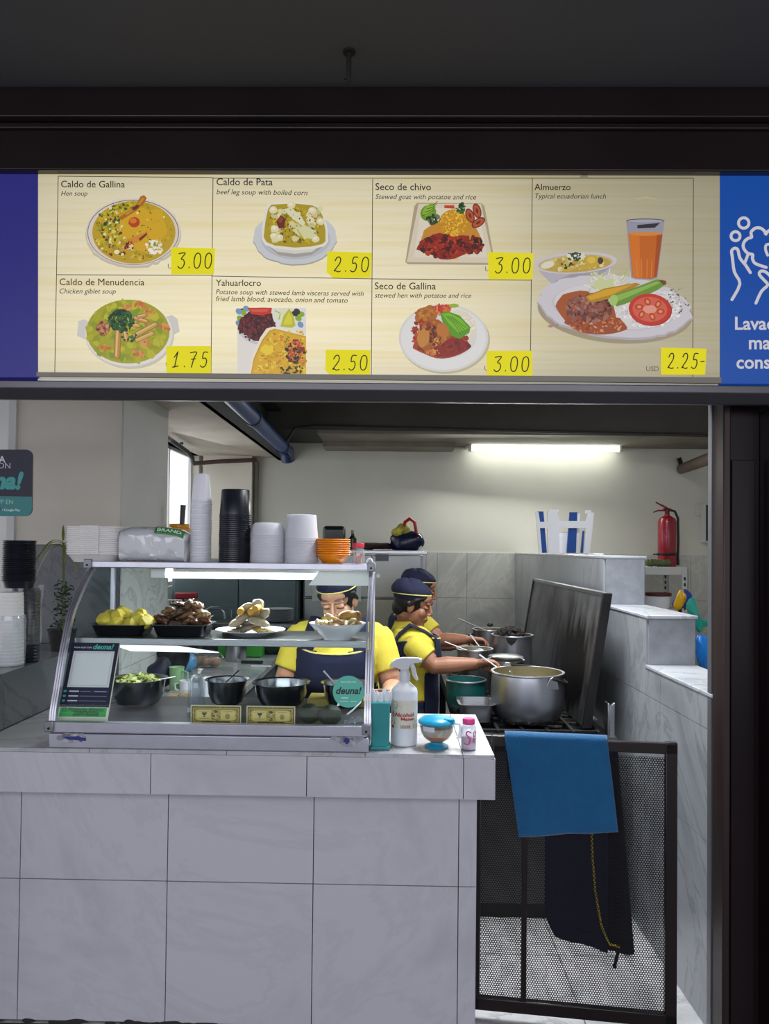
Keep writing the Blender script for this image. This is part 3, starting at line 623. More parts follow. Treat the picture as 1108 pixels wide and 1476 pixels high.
p.shape([(357, 444), (392, 444), (391, 452), (378, 455), (362, 453)], '#c8321a'); p.shape([(360, 446), (388, 446), (384, 450), (364, 450)], '#e2583a'); p.shape([(394, 446), (418, 444), (412, 458), (400, 463), (394, 456)], '#e6e6c4'); p.stroke([(396, 448), (404, 452), (402, 461)], 1.4, '#a8ac6a', False)
p.shape([(404, 471), (409, 455), (417, 445), (423, 455), (426, 470), (420, 473)], '#c3c21c'); p.shape([(408, 468), (416, 450), (421, 458), (421, 468)], '#ded63e')
p.shape([(359, 541), (363, 515), (375, 487), (384, 474), (394, 471), (441, 481), (441, 541)], '#f2ead2'); p.shape([(361, 541), (366, 516), (378, 490), (388, 477), (396, 474), (441, 485), (441, 541)], '#cf9a10')
p.shape([(362, 541), (368, 516), (380, 491), (390, 478), (398, 476), (441, 487), (441, 541)], '#e0ae18')
for _ in range(200):
    x, y = rd.uniform(366, 440), rd.uniform(478, 540)
    if (x-362)*1.0 > (541-y)*.42+2: p.oval(x, y, rd.uniform(1.5, 4), rd.uniform(1, 3), rd.choice(['#e8bc2a', '#d49f10', '#c88c0c', '#f0cc44', '#ddb020']), n=7, wob=.5, seed=x)
for _ in range(70):
    x, y = rd.uniform(372, 440), rd.uniform(482, 540)
    if (x-362) > (541-y)*.5+3: p.oval(x, y, .9, .7, '#7a4a10', n=6)
p.oval(386, 505, 10, 7, '#f0cf2a', wob=.4); p.scatter(411, 489, 7, 4, 14, 2, ['#c85a20', '#e07a30', '#8a8a18'], rd); p.scatter(426, 508, 13, 17, 130, 2.4, ['#2a2a10', '#c04020', '#e06a3a', '#3f4a18', '#8a2a14', '#1c1c0c', '#d88a3a'], rd); p.scatter(420, 533, 18, 7, 45, 2.2, ['#2f3a14', '#4a5a1c', '#d0a020', '#1c240c'], rd)
p.build('dish_photo', ink_lit, ms, smooth=False)
p = dish()                                                             # stewed hen
p.oval(641, 490, 65, 49, '#c3bc9a', n=48); p.oval(639, 487, 64.5, 49, '#dedad6', n=48); p.oval(639, 487, 61, 46, '#e8e5e4', n=48); p.oval(641, 484, 46, 33, '#dedad8', n=40)
p.oval(665, 470, 20, 25, '#e6dcc6', -.6); p.scatter(668, 472, 16, 22, 110, 1.5, ['#efe6d4', '#dcd0b4', '#f5efe2'], rd)
p.oval(638, 498, 42, 18, '#a8420e', wob=.2); p.oval(640, 500, 38, 14, '#8c1f08', wob=.2); p.scatter(655, 495, 24, 12, 50, 2.5, ['#7a1408', '#9a2a0c', '#6a1008'], rd)
p.oval(615, 455, 18, 13, '#b26a18', -.5, wob=.15); p.scatter(612, 453, 13, 9, 40, 2.5, ['#c47a20', '#a85a12', '#d08a30'], rd); p.scatter(637, 446, 12, 7, 60, 2.8, ['#d24a1c', '#e06a34', '#b8341a', '#e88a50'], rd)
p.oval(654, 441, 7, 3, '#9ab82a'); p.shape([(634, 452), (645, 449), (662, 455), (678, 472), (676, 480), (662, 489), (650, 484), (638, 466)], '#5a9a10'); p.shape([(637, 453), (646, 451), (664, 460), (675, 473), (660, 480), (646, 466)], '#7cbc1c')
for i in range(4): p.stroke([(642+i*3, 455+i*.6), (655+i*3, 468-i*.5), (664+i*2.6, 482-i*3)], .9, '#3f7a0c', False)
p.scatter(604, 480, 11, 18, 60, 3, ['#a82a10', '#c84a1c', '#8a1c0c'], rd); p.shape([(601, 485), (606, 468), (622, 460), (632, 461), (645, 472), (650, 486), (636, 497), (612, 506), (602, 498)], '#a85a14'); p.scatter(625, 482, 21, 17, 110, 3.2, ['#c87a24', '#a8581a', '#d8953c', '#8a3c10', '#b86a1c', '#702a0c'], rd); p.oval(610, 488, 9, 13, '#c88430', .2, wob=.2); p.oval(638, 477, 9, 11, '#bf7424', -.4, wob=.2); p.scatter(624, 484, 5, 16, 30, 2, ['#7a2a0c', '#5a1c0a'], rd); p.scatter(623, 508, 10, 4, 26, 2, ['#e09a50', '#c87030'], rd)
p.build('dish_photo', ink_lit, ms, smooth=False)
p = dish()                                                             # the set lunch: bowl, glass and plate
p.oval(805, 414, 14, 5, '#9a8c68')
p.shape([(771, 382), (780, 395), (796, 410), (806, 416), (850, 408), (878, 392), (888, 378)], '#b8b2bc'); p.shape([(800, 405), (830, 392), (880, 384), (862, 400), (846, 408), (812, 415)], '#a29ca8')
p.oval(829, 379, 60, 15.5, '#cfc9cf', -.06); p.oval(829, 380, 54, 13, '#c8b47a', -.06); p.oval(830, 381, 50, 11, '#bfa048', -.06); p.scatter(828, 381, 44, 9, 90, 3, ['#cdb25a', '#b59a3c', '#d8c684', '#c9a83a', '#e2d49a'], rd); p.oval(789, 382, 10, 5, '#e3dcc8', -.3); p.oval(853, 377, 10, 9, '#cda92c'); p.oval(852, 375, 6, 5, '#dcc050'); p.oval(865, 376, 4, 5, '#4a3a24'); p.oval(817, 387, 7, 4, '#d0b040'); p.oval(824, 382, 4, 2, '#c8682a')
p.oval(833, 370, 12, 5, '#dcdac4', wob=.4); p.scatter(828, 370, 10, 6, 50, 2.0, ['#1a3414', '#28481c', '#3f5a2c', '#e4e2d0'], rd); p.scatter(815, 382, 10, 5, 16, 1.6, ['#2a441c'], rd)
p.oval(886, 449, 112, 46, '#a5977a', .08, n=50); p.oval(886, 444, 111, 45, '#b6aeb6', .10, wob=.05, k=20, n=60); p.oval(886, 441.5, 110.5, 44, '#d2ccd2', .10, wob=.05, k=20, n=60); p.oval(885, 443, 90, 33, '#c8c2c6', .09, n=44); p.oval(886, 442, 88, 32, '#d8d3d6', .09, n=44)
p.oval(928, 444, 52, 27, '#dcd8d8', wob=.2); p.scatter(932, 444, 50, 28, 330, 1.9, ['#ece8e8', '#d2cccc', '#c2bcbc', '#f2eeee', '#ddd6d4'], rd); p.scatter(975, 436, 18, 22, 50, 1.2, ['#6a6460', '#5a6a4a', '#8a8480'], rd)
p.oval(846, 452, 46, 28, '#a85420', .35, wob=.15); p.oval(860, 468, 46, 14, '#a04a1c', .1, wob=.2); p.scatter(858, 468, 44, 12, 120, 2.0, ['#b8602c', '#8a3a14', '#c8743c', '#a04a1c', '#d89a70'], rd)
p.scatter(848, 446, 32, 20, 220, 3.4, ['#6a3a30', '#83483c', '#502a22', '#94584a', '#734038', '#a06a5a', '#3a1c18'], rd); p.scatter(838, 440, 22, 12, 60, 2.4, ['#94584a', '#b07a6a', '#83483c'], rd)
for _ in range(60):
    x, y = rd.uniform(848, 900), rd.uniform(395, 422); p.stroke([(x, y), (x+rd.uniform(-12, 14), y-rd.uniform(2, 10))], 1.3, rd.choice(['#c9cf96', '#dfe2ba', '#b4bc74', '#e8ead0']), False)
p.oval(870, 412, 16, 9, '#ccd29a', wob=.4); p.stroke([(907, 404), (908, 390)], 2, '#d4d8a8', False)
p.shape([(843, 428), (870, 417), (915, 409), (922, 411), (905, 420), (880, 431), (855, 437), (846, 436)], '#b88410'); p.shape([(845, 429), (870, 419), (912, 411), (880, 426), (850, 434)], '#d8a41c')
p.shape([(880, 427), (910, 417), (945, 404), (955, 405), (957, 412), (945, 420), (910, 436), (888, 443), (881, 437)], '#6c9432'); p.shape([(884, 428), (912, 419), (945, 407), (950, 409), (912, 426), (888, 436)], '#8fb850'); p.oval(883, 434, 6, 8, '#a8c868', .2); p.shape([(948, 405), (958, 406), (959, 411), (954, 412)], '#7a4028')
p.oval(936, 448, 31, 23, '#a82010', .08); p.oval(935, 447, 30.5, 22.5, '#c8321c', .08); p.oval(935, 447, 25, 18, '#d8604a', .08); p.oval(935, 447, 10, 6, '#e89a84')
for a in range(6): x, y = 935+16*math.cos(a*1.05+.3), 447+11*math.sin(a*1.05+.3); p.oval(x, y, 6, 4.2, '#c23a24', a*1.05); p.oval(x, y, 3, 2, '#d8a060', a*1.05)
p.shape([(901, 320), (956, 320), (946, 402), (938, 405), (915, 404), (908, 402)], '#9a98a8'); p.shape([(904, 338), (953, 338), (945, 400), (937, 403.5), (916, 402.5), (910, 400)], '#c86410'); p.shape([(904, 340), (920, 340), (922, 402), (911, 400)], '#d8741a'); p.shape([(945, 340), (953, 340), (945, 400), (941, 402)], '#a84c0c')
for x in (916, 923, 931, 938): p.stroke([(x, 375), (x*.9+928*.1, 402)], 1, '#e08a34', False)
p.oval(929, 338.5, 24.5, 3, '#d88a3a'); p.oval(928.5, 320, 27.5, 3.2, '#3c3a48'); p.oval(928.5, 320.4, 26, 2.4, '#a9a8b8'); p.shape([(917, 326), (950, 323), (942, 330), (917, 331)], '#2a2a34'); p.scatter(797, 470, 8, 2, 6, 2, ['#b87a98', '#8a9a7a'], rd)
p.build('dish_photo', ink_lit, ms, smooth=False)
p = dish(); p.stroke([(917, 287), (930, 284), (944, 287)], 1.4, '#c9bc93', False); p.stroke([(914, 293), (930, 289), (946, 291)], 1.6, '#b9ab84', False); p.stroke([(925, 297), (938, 293)], 1.4, '#b9ab84', False); p.build('scuff_mark', ink_lit, ms, smooth=False)
p = dish(); p.oval(842, 255, 6, 2.6, '#8a8270', wob=.4)
p.build('scuff_mark', ink_lit, ms, smooth=False)

# ---- yellow handwritten price notes taped over the sign
DG = {'0': [[(.5, 0), (.2, .12), (.08, .5), (.2, .88), (.5, 1), (.8, .88), (.92, .5), (.8, .12), (.5, 0)]],
      '1': [[(.15, .35), (.5, .05), (.55, 0), (.42, .5), (.3, 1)], [(.05, 1.0), (.75, .92)]],
      '2': [[(.1, .25), (.3, .05), (.6, 0), (.8, .15), (.75, .4), (.4, .7), (.1, .95), (.25, .92), (.6, 1), (.9, .95)]],
      '3': [[(.1, .05), (.5, .0), (.9, .02), (.45, .38), (.75, .45), (.9, .7), (.7, .95), (.35, 1), (.1, .88)]],
      '5': [[(.9, .02), (.4, .03), (.3, .42), (.65, .4), (.85, .62), (.7, .92), (.35, 1), (.1, .9)]],
      '7': [[(.1, .05), (.9, .02), (.6, .45), (.4, 1)], [(.3, .48), (.8, .45)]],
      '.': [[(.5, .93), (.52, .97)]], '-': [[(.1, .55), (.9, .52)]]}
def smooth_pts(pts, k=4):
    if len(pts) < 3: return pts
    out = []
    for i in range(len(pts)-1):
        p0, p1, p2, p3 = pts[max(i-1, 0)], pts[i], pts[i+1], pts[min(i+2, len(pts)-1)]
        for j in range(k):
            t = j/k
            out.append(tuple(.5*((2*p1[a])+(-p0[a]+p2[a])*t+(2*p0[a]-5*p1[a]+4*p2[a]-p3[a])*t*t+(-p0[a]+3*p1[a]-3*p2[a]+p3[a])*t**3) for a in (0, 1)))
    return out+[pts[-1]]
note_m = mat('glowing_yellow_note', '#c9bd10', .6, emit='#e6dc06', estr=.55, var=0)  # backlight through the paper put in as its own glow
def note(x0, y0, x1, y1, t, under, fold=0, skew=2):
    c = SG((x0+x1)/2, (y0+y1)/2, .0)
    o = thing('price_note', 'yellow handwritten price note taped below the %s picture on the menu sign' % under, 'price note', c, 'handwritten price notes')
    pts = [(x0, y0), (x1, y0+skew), (x1-skew, y1), (x0+(8 if fold else 0), y1-(0)), ]
    if fold: pts.append((x0-1, y1-8))
    q = MB(); q.prism([SG(a, b, .0105) for a, b in pts], (0, .0014, 0)); q.build('paper', note_m, o, smooth=False)
    pr = Print(SG, h0=.0113); w = (x1-x0)*.86; n = len(t); x = x0+(x1-x0)*.12; h = (y1-y0)*.56; ya = y0+(y1-y0)*.22
    ws = [{'.': .45, '-': .6}.get(k, 1) for k in t]; u = w/sum(ws)
    for k, ww in zip(t, ws):
        for s in DG[k]: pr.stroke([(x+u*ww*(.12+.7*a)-(b-.5)*2, ya+h*b) for a, b in smooth_pts(s)], 1.5, '#1a1a10')
        x += u*ww
    pr.c = [None]*len(pr.c); pr.build('handwriting', mat('marker_ink', '#15150f', .5), o, smooth=False)
note(248, 358, 311, 397, '3.00', 'hen soup'); note(472, 364, 536, 402, '2.50', 'beef leg soup', 1); note(703, 365, 768, 404, '3.00', 'stewed goat')
note(241, 500, 305, 539, '1.75', 'giblet soup', 0, 0); note(470, 505, 534, 543, '2.50', 'potato soup', 1, 1); note(701, 507, 766, 545, '3.00', 'stewed hen', 0, 0); note(951, 502, 1016, 541, '2.25-', 'set lunch')

# ---- neighbouring sign panels
def side_sign(label, x0, x1, y0, y1, m):
    o = thing('wall_sign', label, 'sign', SG((x0+x1)/2, (y0+y1)/2, 0))
    a, b2 = SG(x0, y0), SG(x1, y1)
    q = MB(); q.prism([SG(x0, y0), SG(x1, y0+1), SG(x1, y1+1), SG(x0, y1)], (0, .15, 0)); q.build('panel', m, o, smooth=False); return o
side_sign('dark blue blank lit sign panel left of the menu sign', -120, 54, 244, 543, mat('indigo_sign', '#2a2670', .4, emit='#2a2a86', estr=.36))
ws = side_sign('blue hand washing sign with white icon right of the menu sign', 1038, 1290, 247, 553, mat('blue_sign', '#0c3f90', .4, emit='#0b4596', estr=.58))
wi = vcol('white_backlit_ink', .4, emit=.72)
p = Print(SG, h0=5e-4); wc = '#dcdae2'
def ringp(x, y, r, w): p.stroke([(x+r*math.cos(a*PI/12), y+r*math.sin(a*PI/12)) for a in range(25)], w, wc, False)
ringp(1071.5, 321.5, 7.5, 4.2); ringp(1059.7, 340.5, 6.5, 4.2)
cl = [(1104, 385.5), (1096, 383), (1087, 379), (1084, 372), (1084.5, 367), (1077, 365), (1071, 357), (1072, 349), (1078, 343.5), (1083, 342), (1082, 335), (1088, 329), (1096, 329), (1102, 334), (1103, 338), (1107, 333), (1116, 330), (1124, 334), (1126, 342), (1133, 346), (1136, 355), (1132, 364), (1126, 367), (1125, 376), (1118, 383), (1110, 382)]
p.stroke(smooth_pts(cl, 3), 4.4, wc); p.stroke(smooth_pts([(1112, 352), (1104, 353), (1103, 360), (1106, 368)], 3), 4, wc)
p.stroke(smooth_pts([(1054.5, 432), (1066, 409), (1058, 392), (1055, 370), (1054, 362), (1058, 358), (1063, 360), (1066, 372), (1074, 382), (1081, 393)], 3), 4.4, wc); p.stroke([(1073, 379), (1078, 366)], 4.2, wc)
p.stroke(smooth_pts([(1089, 437), (1097, 420), (1106, 411), (1101, 404), (1094, 396), (1096, 391), (1103, 392), (1112, 400)], 3), 4.4, wc)
p.stroke(smooth_pts([(1112, 400), (1124, 392), (1134, 378), (1140, 380), (1140, 394), (1132, 412), (1140, 436)], 3), 4.4, wc)
p.build('hand_icon', wi, ws, smooth=False)
for t, x, y, w in (('Lavado de', 1059, 475, 106), ('manos', 1079, 503, 70), ('constante', 1061, 531, 104)):
    pq = Print(SG, h0=5e-4); pq.text(t, x, y, w, wc, 0, .02); pq.build('sign_text', wi, ws, smooth=False)
# ================================================================== counter
ZC = 0.935; YF = 2.50; YBASE = 2.58; YBK = 3.12
XR = at(714, 1086, YF).x; XBR = at(686, 1300, YBASE).x; XCL = -1.404
ct = thing('service_counter', 'long white tiled service counter under the glass food display case', 'counter', (-.5, YBASE, 0))
q = MB(); q.box((XCL, YBASE+.012, 0), (XBR-.012, YBK-.05, .79)); q.build('core', M['grey_grout'], ct)
q = MB()
js = [XCL]+[at(x, 1200, YBASE).x for x in (30, 242, 452, 661)]+[XBR]
tiles(q, (0, YBASE+.012, 0), (1, 0, 0), (0, 0, 1), js, [0.012, .480, .79], (0, -1, 0), .012, .0016)
tiles(q, (XBR-.012, YBASE, 0), (0, 1, 0), (0, 0, 1), [0, .49], [0.012, .48, .79], (1, 0, 0), .012, .0012)
q.build('base_tiles', tile_front, ct, smooth=False)
q = MB(); q.box((XCL, YF+.012, .792), (XR-.012, YBK, ZC-.013)); q.build('slab', mat('slab_edge', '#5b5550', .9, var=.3), ct)
q = MB(); js = [XCL]+[at(x, 1110, YF).x for x in (217, 442, 668)]+[XR]
tiles(q, (0, YF+.012, 0), (1, 0, 0), (0, 0, 1), js, [.792, ZC-.011], (0, -1, 0), .012, .0014)
tiles(q, (XR-.012, YF, 0), (0, 1, 0), (0, 0, 1), [0, .32, .62], [.792, ZC-.011], (1, 0, 0), .012, .0014)
q.build('edge_tiles', tile_front, ct, smooth=False)
q = MB(); tiles(q, (0, YF+.004, ZC-.012), (1, 0, 0), (0, 1, 0), [XCL, -1.0, -.55, -.1, js[-2]-.002, XR-.002], [0, .45, .615], (0, 0, 1), .012, .001); q.build('worktop_tiles', tile_top, ct, smooth=False)
q = MB(); rr = random.Random(5)
for i in range(26):
    x = rr.uniform(XCL+.06, XBR-.2) if i > 8 else rr.uniform(-.95, -.6); w = rr.uniform(.01, .05)
    q.ell((x, YBASE-.001, rr.uniform(.004, .014)), (w, .003, rr.uniform(.003, .008)), None, 10, 6, .4, 40, i)
q.build('chips', mat('chipped_edge', '#2e2a29', .9), ct)['kind'] = 'stuff'

# ================================================================== glass display case
XA, XB_ = -1.132, at(530, 1050, 2.54).x       # left and right ends
prof = [(2.520, ZC+.085), (2.528, 1.06), (2.547, 1.113), (2.566, 1.17), (2.592, 1.245), (2.643, 1.357), (2.690, 1.41), (2.738, 1.455), (2.800, 1.503), (2.835, 1.522)]
def curve(pts, n=6):
    return [tuple(p) for p in smooth_pts([tuple(p) for p in pts], n)]
pf = curve(prof, 3)
YK = 3.045; ZT = 1.535; ZF = 1.003; ZS = 1.276
dc = thing('food_display_case', 'curved glass food display case with aluminium frame standing on the white counter', 'display case', ((XA+XB_)/2, 2.8, ZC))
q = MB(); q.box((XA-.005, 2.512, ZC), (XB_+.005, YK, ZC+.047)); q.build('base', M['alu'], dc, bevel=.003)
q = MB(); q.box((XA+.01, 2.514, ZC+.049), (XB_-.005, YK, ZC+.052)); q.box((XA, 2.508, ZC+.052), (XB_, 2.535, 1.02)); q.box((XA, 2.535, ZC+.052), (XB_, YK, ZF)); q.build('base_rail', M['alu'], dc, bevel=.002)
q = MB(); q.box((XA+.01, 2.53, ZF), (XB_-.01, YK-.01, ZF+.003)); q.build('floor_plate', mat('floor_steel', '#55565b', .42, .8, var=.2, vscale=6), dc)
q = MB(); q.box((XA, 2.80, ZT-.018), (XB_, YK, ZT)); q.build('top_plate', M['steel'], dc, bevel=.002)
q = MB(); q.box((XA-.006, 2.795, ZT-.016), (XB_+.006, 2.835, ZT+.006)); q.box((XA-.006, YK-.03, ZT-.016), (XB_+.006, YK, ZT+.004)); q.build('top_rail', M['alu'], dc, bevel=.002)
q = MB(); q.box((XA+.01, 2.665, ZS-.022), (XB_-.012, 2.68, ZS+.002)); q.build('shelf_edge', M['steel'], dc, bevel=.002)
q = MB(); q.box((XA+.012, 2.68, ZS-.008), (XB_-.014, 2.98, ZS)); q.build('shelf', M['steel_dark'], dc)
def rib(x0, x1, th, yo=0):
    m = MB(); k = len(pf); rs = []
    for i, (y, z) in enumerate(pf):
        a, b2 = pf[max(i-1, 0)], pf[min(i+1, k-1)]; ty, tz = b2[0]-a[0], b2[1]-a[1]; l = math.hypot(ty, tz); ny, nz = tz/l, -ty/l
        y += yo
        rs.append([V(x0, y-ny*.004, z-nz*.004), V(x1, y-ny*.004, z-nz*.004), V(x1, y+ny*th, z+nz*th), V(x0, y+ny*th, z+nz*th)])
    return m.rings(rs)

# frame ribs follow the curve at both ends: three fine grooves each
for nm, xs in (('frame_rib', (XA-.008, XA-.0005, XA+.007)), ('frame_rib', (XB_-.012, XB_-.004, XB_+.004))):
    m = MB()
    for x in xs:
        g2 = rib(x, x+.006, .013); m._add(g2.v, g2.f)
    m.build(nm, M['alu'], dc, angle=60)
gl = rib(XA+.012, XB_-.014, .0008); gl2 = MB(); kk = len(pf)
gl2.grid(lambda u, v: V(XA+.012+(XB_-XA-.026)*u, pf[int(round(v*(kk-1)))][0], pf[int(round(v*(kk-1)))][1]), 1, kk-1)
gl2.build('front_glass', M['glass'], dc, angle=60)
for x in (XA+.002, XB_-.004):
    m = MB(); m.poly([V(x, y, z) for y, z in pf]+[V(x, YK, ZT-.018), V(x, YK, ZF)]); m.build('side_glass', M['side_glass'], dc, smooth=False)
for x in (XA-.004, XB_-.012):
    m = MB(); m.box((x, YK-.018, ZF), (x+.016, YK, ZT-.016)); m.build('rear_post', M['alu'], dc, bevel=.002)
for x, y, z in ((XA, 2.505, ZC+.07), (XB_-.004, 2.505, ZC+.075), (XA, 2.79, ZT-.004), (XB_-.004, 2.79, ZT-.004)):
    m = MB(); m.box((x-.014, y-.006, z-.016), (x+.014, y+.012, z+.018)); m.build('corner_clip', mat('grey_clip', '#8b8c92', .4, .5), dc, bevel=.003)
    m = MB(); m.cyl((x, y-.009, z-.004), (x, y-.005, z-.004), .004, None, 10); m.build('screw', M['iron'], dc)
lz = ZT-.036
lampm = mat('case_tube', '#ffffff', .4, emit='#f4fbff', estr=9.0)
m = MB(); m.cyl((-.865, 2.885, lz), (-.10, 2.885, lz), .020, None, 14); m.build('lamp_tube', lampm, dc)
m = MB(); m.box((-.84, 2.86, ZT-.032), (-.09, 2.99, ZT-.018)); m.build('lamp_reflector', mat('white_enamel', '#eef1f3', .4), dc)
m = MB(); m.prism([(-.29, 2.848, ZT-.02), (-.095, 2.848, ZT-.02), (-.095, 2.846, ZT-.075), (-.33, 2.846, ZT-.075)], (0, .003, 0)); m.build('reflection_plate', mat('white_enamel', '#eef1f3', .4), dc)  # white plate standing in for a reflection in the glass
m = MB(); m.box((-.92, 2.85, ZT-.055), (-.866, 2.90, ZT-.018)); m.build('lamp_socket', M['white_pl'], dc, bevel=.003)
m = MB(); sl = [at(a, b, 2.70) for a, b in ((164, 930.5), (256, 932), (315, 941), (189, 938.5))]; m.prism(sl, (0, .006, .002)); m.build('shelf_glow_strip', mat('glowing_white', '#ffffff', .4, emit='#eef6ff', estr=1.1), dc)  # white strip below the shelf edge, given a glow of its own
area('case_lamp', (-.45, 2.885, lz-.02), (-.45, 2.80, 0), .7, .03, 5.5, (.95, .99, 1.0))
area('shelf_fill', (-.9, 2.77, ZS-.045), (-.9, 2.76, 0), .35, .12, .7, (.95, .98, 1.0))  # added fill below the glowing strip
# worn label remnants on the base
for x0, x1, y0, y1 in ((82, 127, 1057, 1070), (478, 527, 1049, 1075)):
    fn = lambda u, v, h: (lambda p: V(p.x, 2.5115-h, p.z))(at(u, v, 2.512))
    pr = Print(fn); r3 = random.Random(x0)
    pr.oval((x0+x1)/2, (y0+y1)/2, (x1-x0)/2, (y1-y0)/2, '#9b98a2', wob=.4); pr.scatter((x0+x1)/2, (y0+y1)/2, (x1-x0)*.42, (y1-y0)*.36, 26, 3.2, ['#8a8894', '#a8a6ae', '#6f6d78', '#b8b6be'], r3)
    if x0 < 100: pr.shape([(90, 1062), (112, 1061), (124, 1064), (124, 1068), (98, 1066)], '#24307c')
    else: pr.oval(500, 1068, 5, 4, '#24307c', wob=.6)
    pr.build('label_remnant', vcol_flat, dc, smooth=False)
# ================================================================== on top of the case: stacks of disposables
def zt(Y): return ZT if Y > 2.83 else ZT+.006
YT = 2.94
def topx(px): return at(px, 808, YT).x
def stack(proto, n, base, pitch, fmt, up=1, seed=0, first_z=0.0):
    """copies upward from base; label counted from the top"""
    r = random.Random(seed)
    for i in range(n):
        o = proto if i == 0 else copy_tree(proto)
        o.location = base+V(r.uniform(-.0008, .0008), r.uniform(-.0008, .0008), i*pitch)
        o['label'] = fmt % from_top(n-1-i, n)
def cup_thing(name, label, cat, group, profile, m, rim_r, rim_z, rim_h, rimm=None, n=24, rib=None, inv=True):
    o = thing(name, label, cat, (0, 0, 0), group)
    q = MB(); q.lathe(profile, (0, 0, 0), n, caps=(False, True) if inv else (True, False), wob=rib); q.build('body', m, o, angle=50)
    q = MB(); q.lathe([(rim_r-.002, rim_z-rim_h/2), (rim_r+.0012, rim_z-rim_h/2), (rim_r+.0022, rim_z), (rim_r+.0012, rim_z+rim_h/2), (rim_r-.002, rim_z+rim_h/2)], (0, 0, 0), n); q.build('rim', rimm or m, o, angle=60)
    return o
wc_m = mat('white_cup', '#ecebf3', .45)
x = topx(289)
w = cup_thing('plastic_cup', '', 'cup', 'white cups stacked on the display case', [(.0385, 0), (.0335, .055), (.0285, .104), (.027, .106)], wc_m, .0385, .0015, .0028)
stack(w, 40, V(x, YT, ZT), .00605, 'white cup, %s of the upturned stack left of the black containers', seed=1)
x = topx(338)
bl = mat('black_tub', '#191c27', .3)
bm = cup_thing('deli_container', '', 'container', 'black containers stacked on the display case', [(.060, 0), (.0585, .012), (.0525, .098), (.050, .1005)], bl, .060, .0015, .003, n=48, rib=lambda a, i: 1+.012*(1 if int(a/(2*PI)*48) % 2 else -1)*(1 if i in (1, 2) else 0))
stack(bm, 26, V(x, YT, ZT), .0073, 'black container, %s of the upturned stack on the display case', seed=2)
x = topx(385.5)
cl_ = cup_thing('clear_bowl', '', 'bowl', 'clear bowls stacked on the display case', [(.0665, 0), (.063, .02), (.058, .040), (.048, .048), (.02, .05)], M['milky'], .0665, .0012, .0022, n=30)
stack(cl_, 17, V(x, YT, ZT), .0068, 'clear frosted bowl, %s of upturned stack beside the black containers', seed=3)
x = topx(434)
wf = cup_thing('frosted_cup', '', 'cup', 'frosted cups stacked on the display case', [(.064, 0), (.061, .03), (.0565, .085), (.0555, .089), (.04, .0905)], M['milky'], .064, .001, .0018, n=30)
stack(wf, 26, V(x, YT, ZT), .0040, 'tall frosted white cup, %s of upturned stack left of the orange bowls', seed=4)
# orange bowls
x = topx(480)
ob = thing('orange_bowl', '', 'bowl', (0, 0, 0), 'orange bowls stacked on the display case')
q = MB(); q.lathe([(.030, 0), (.037, .002), (.050, .022), (.058, .038), (.0605, .0385), (.0595, .036), (.051, .021), (.036, .0045), (.001, .004)], (0, 0, 0), 30, caps=(True, False)); q.build('body', M['orange'], ob, angle=50)
q = MB(); q.lathe([(.058, .036), (.065, .0355), (.0662, .038), (.065, .0405), (.058, .040)], (0, 0, 0), 30); q.build('rim', M['orange'], ob)
stack(ob, 8, V(x, YT-.01, ZT+.0), .0082, 'orange bowl, %s of the nested stack on the display case', seed=5)
# jar of toothpicks
p = on(516, 813, ZT+.004); p.y = 2.88; p.x = at(516, 813, 2.88).x; p.z = ZT
jr = thing('toothpick_jar', 'small clear jar with red lid and toothpicks at right end of the case top', 'jar', p)
q = MB(); q.lathe([(.001, .001), (.023, .001), (.0245, .004), (.0245, .052), (.021, .060), (.019, .064), (.019, .068)], p, 24); q.build('body', M['clear'], jr)
q = MB(); q.lathe([(.019, .066), (.0215, .066), (.0222, .070), (.0222, .080), (.0205, .083), (.001, .083)], p, 28, wob=lambda a, i: 1+.012*math.sin(a*28)); q.build('lid', mat('red_lid', '#e0344e', .4), jr)
rr = random.Random(4); q = MB()
for i in range(34):
    a = rr.random()*6.28; r_ = rr.random()*.018; b2 = p+V(r_*math.cos(a), r_*math.sin(a), .004); t2 = p+V(.018*math.cos(a+1.5), .018*math.sin(a+1.5), rr.uniform(.04, .05))
    q.col = lin(rr.choice(['#d8a878', '#e05a6a', '#e8c8a0', '#d83a50', '#c89060'])); q.tube([b2, t2], .0013, 5)
tp = q.build('toothpicks', vcol_flat, jr); tp['kind'] = 'stuff'
q = MB(); c0 = V(XB_-.012, 2.86, ZT); pts = [c0+V(.0, 0, .0)+V(-.012*math.cos(a), 0, .026*math.sin(a)) for a in [PI*i/10 for i in range(11)]]
q.tube(pts, .0035, 8); tag(q.build('cable', M['white_pl']), 'short white cable loop arching over the right end of the case top', 'cable')
# foam clamshell trays
x = topx(143)
fm = thing('foam_tray', '', 'tray', (0, 0, 0), 'white foam trays stacked on the display case')
def tray_rings(hx, hy, prof, n=9):
    rs = []
    for k, z in prof:
        ring = []
        for i in range(4*n):
            a = 2*PI*i/(4*n); cc, ss = math.cos(a), math.sin(a)
            ring.append(V(math.copysign(abs(cc)**.32, cc)*(hx+k), math.copysign(abs(ss)**.32, ss)*(hy+k), z))
        rs.append(ring)
    return rs
q = MB(); q.rings(tray_rings(.10, .095, [(-.03, 0), (-.022, .001), (-.006, .026), (0, .030), (0, .034), (-.004, .034), (-.010, .028), (-.026, .005), (-.034, .004)])); q.build('body', M['foam'], fm, angle=40)
q = MB(); q.box((-.035, -.101, .030), (.035, -.094, .037)); q.build('tab', M['foam'], fm, bevel=.002)
stack(fm, 15, V(x, YT+.0, ZT), .0072, 'white foam tray, %s of the stack at left end of the case', seed=6)
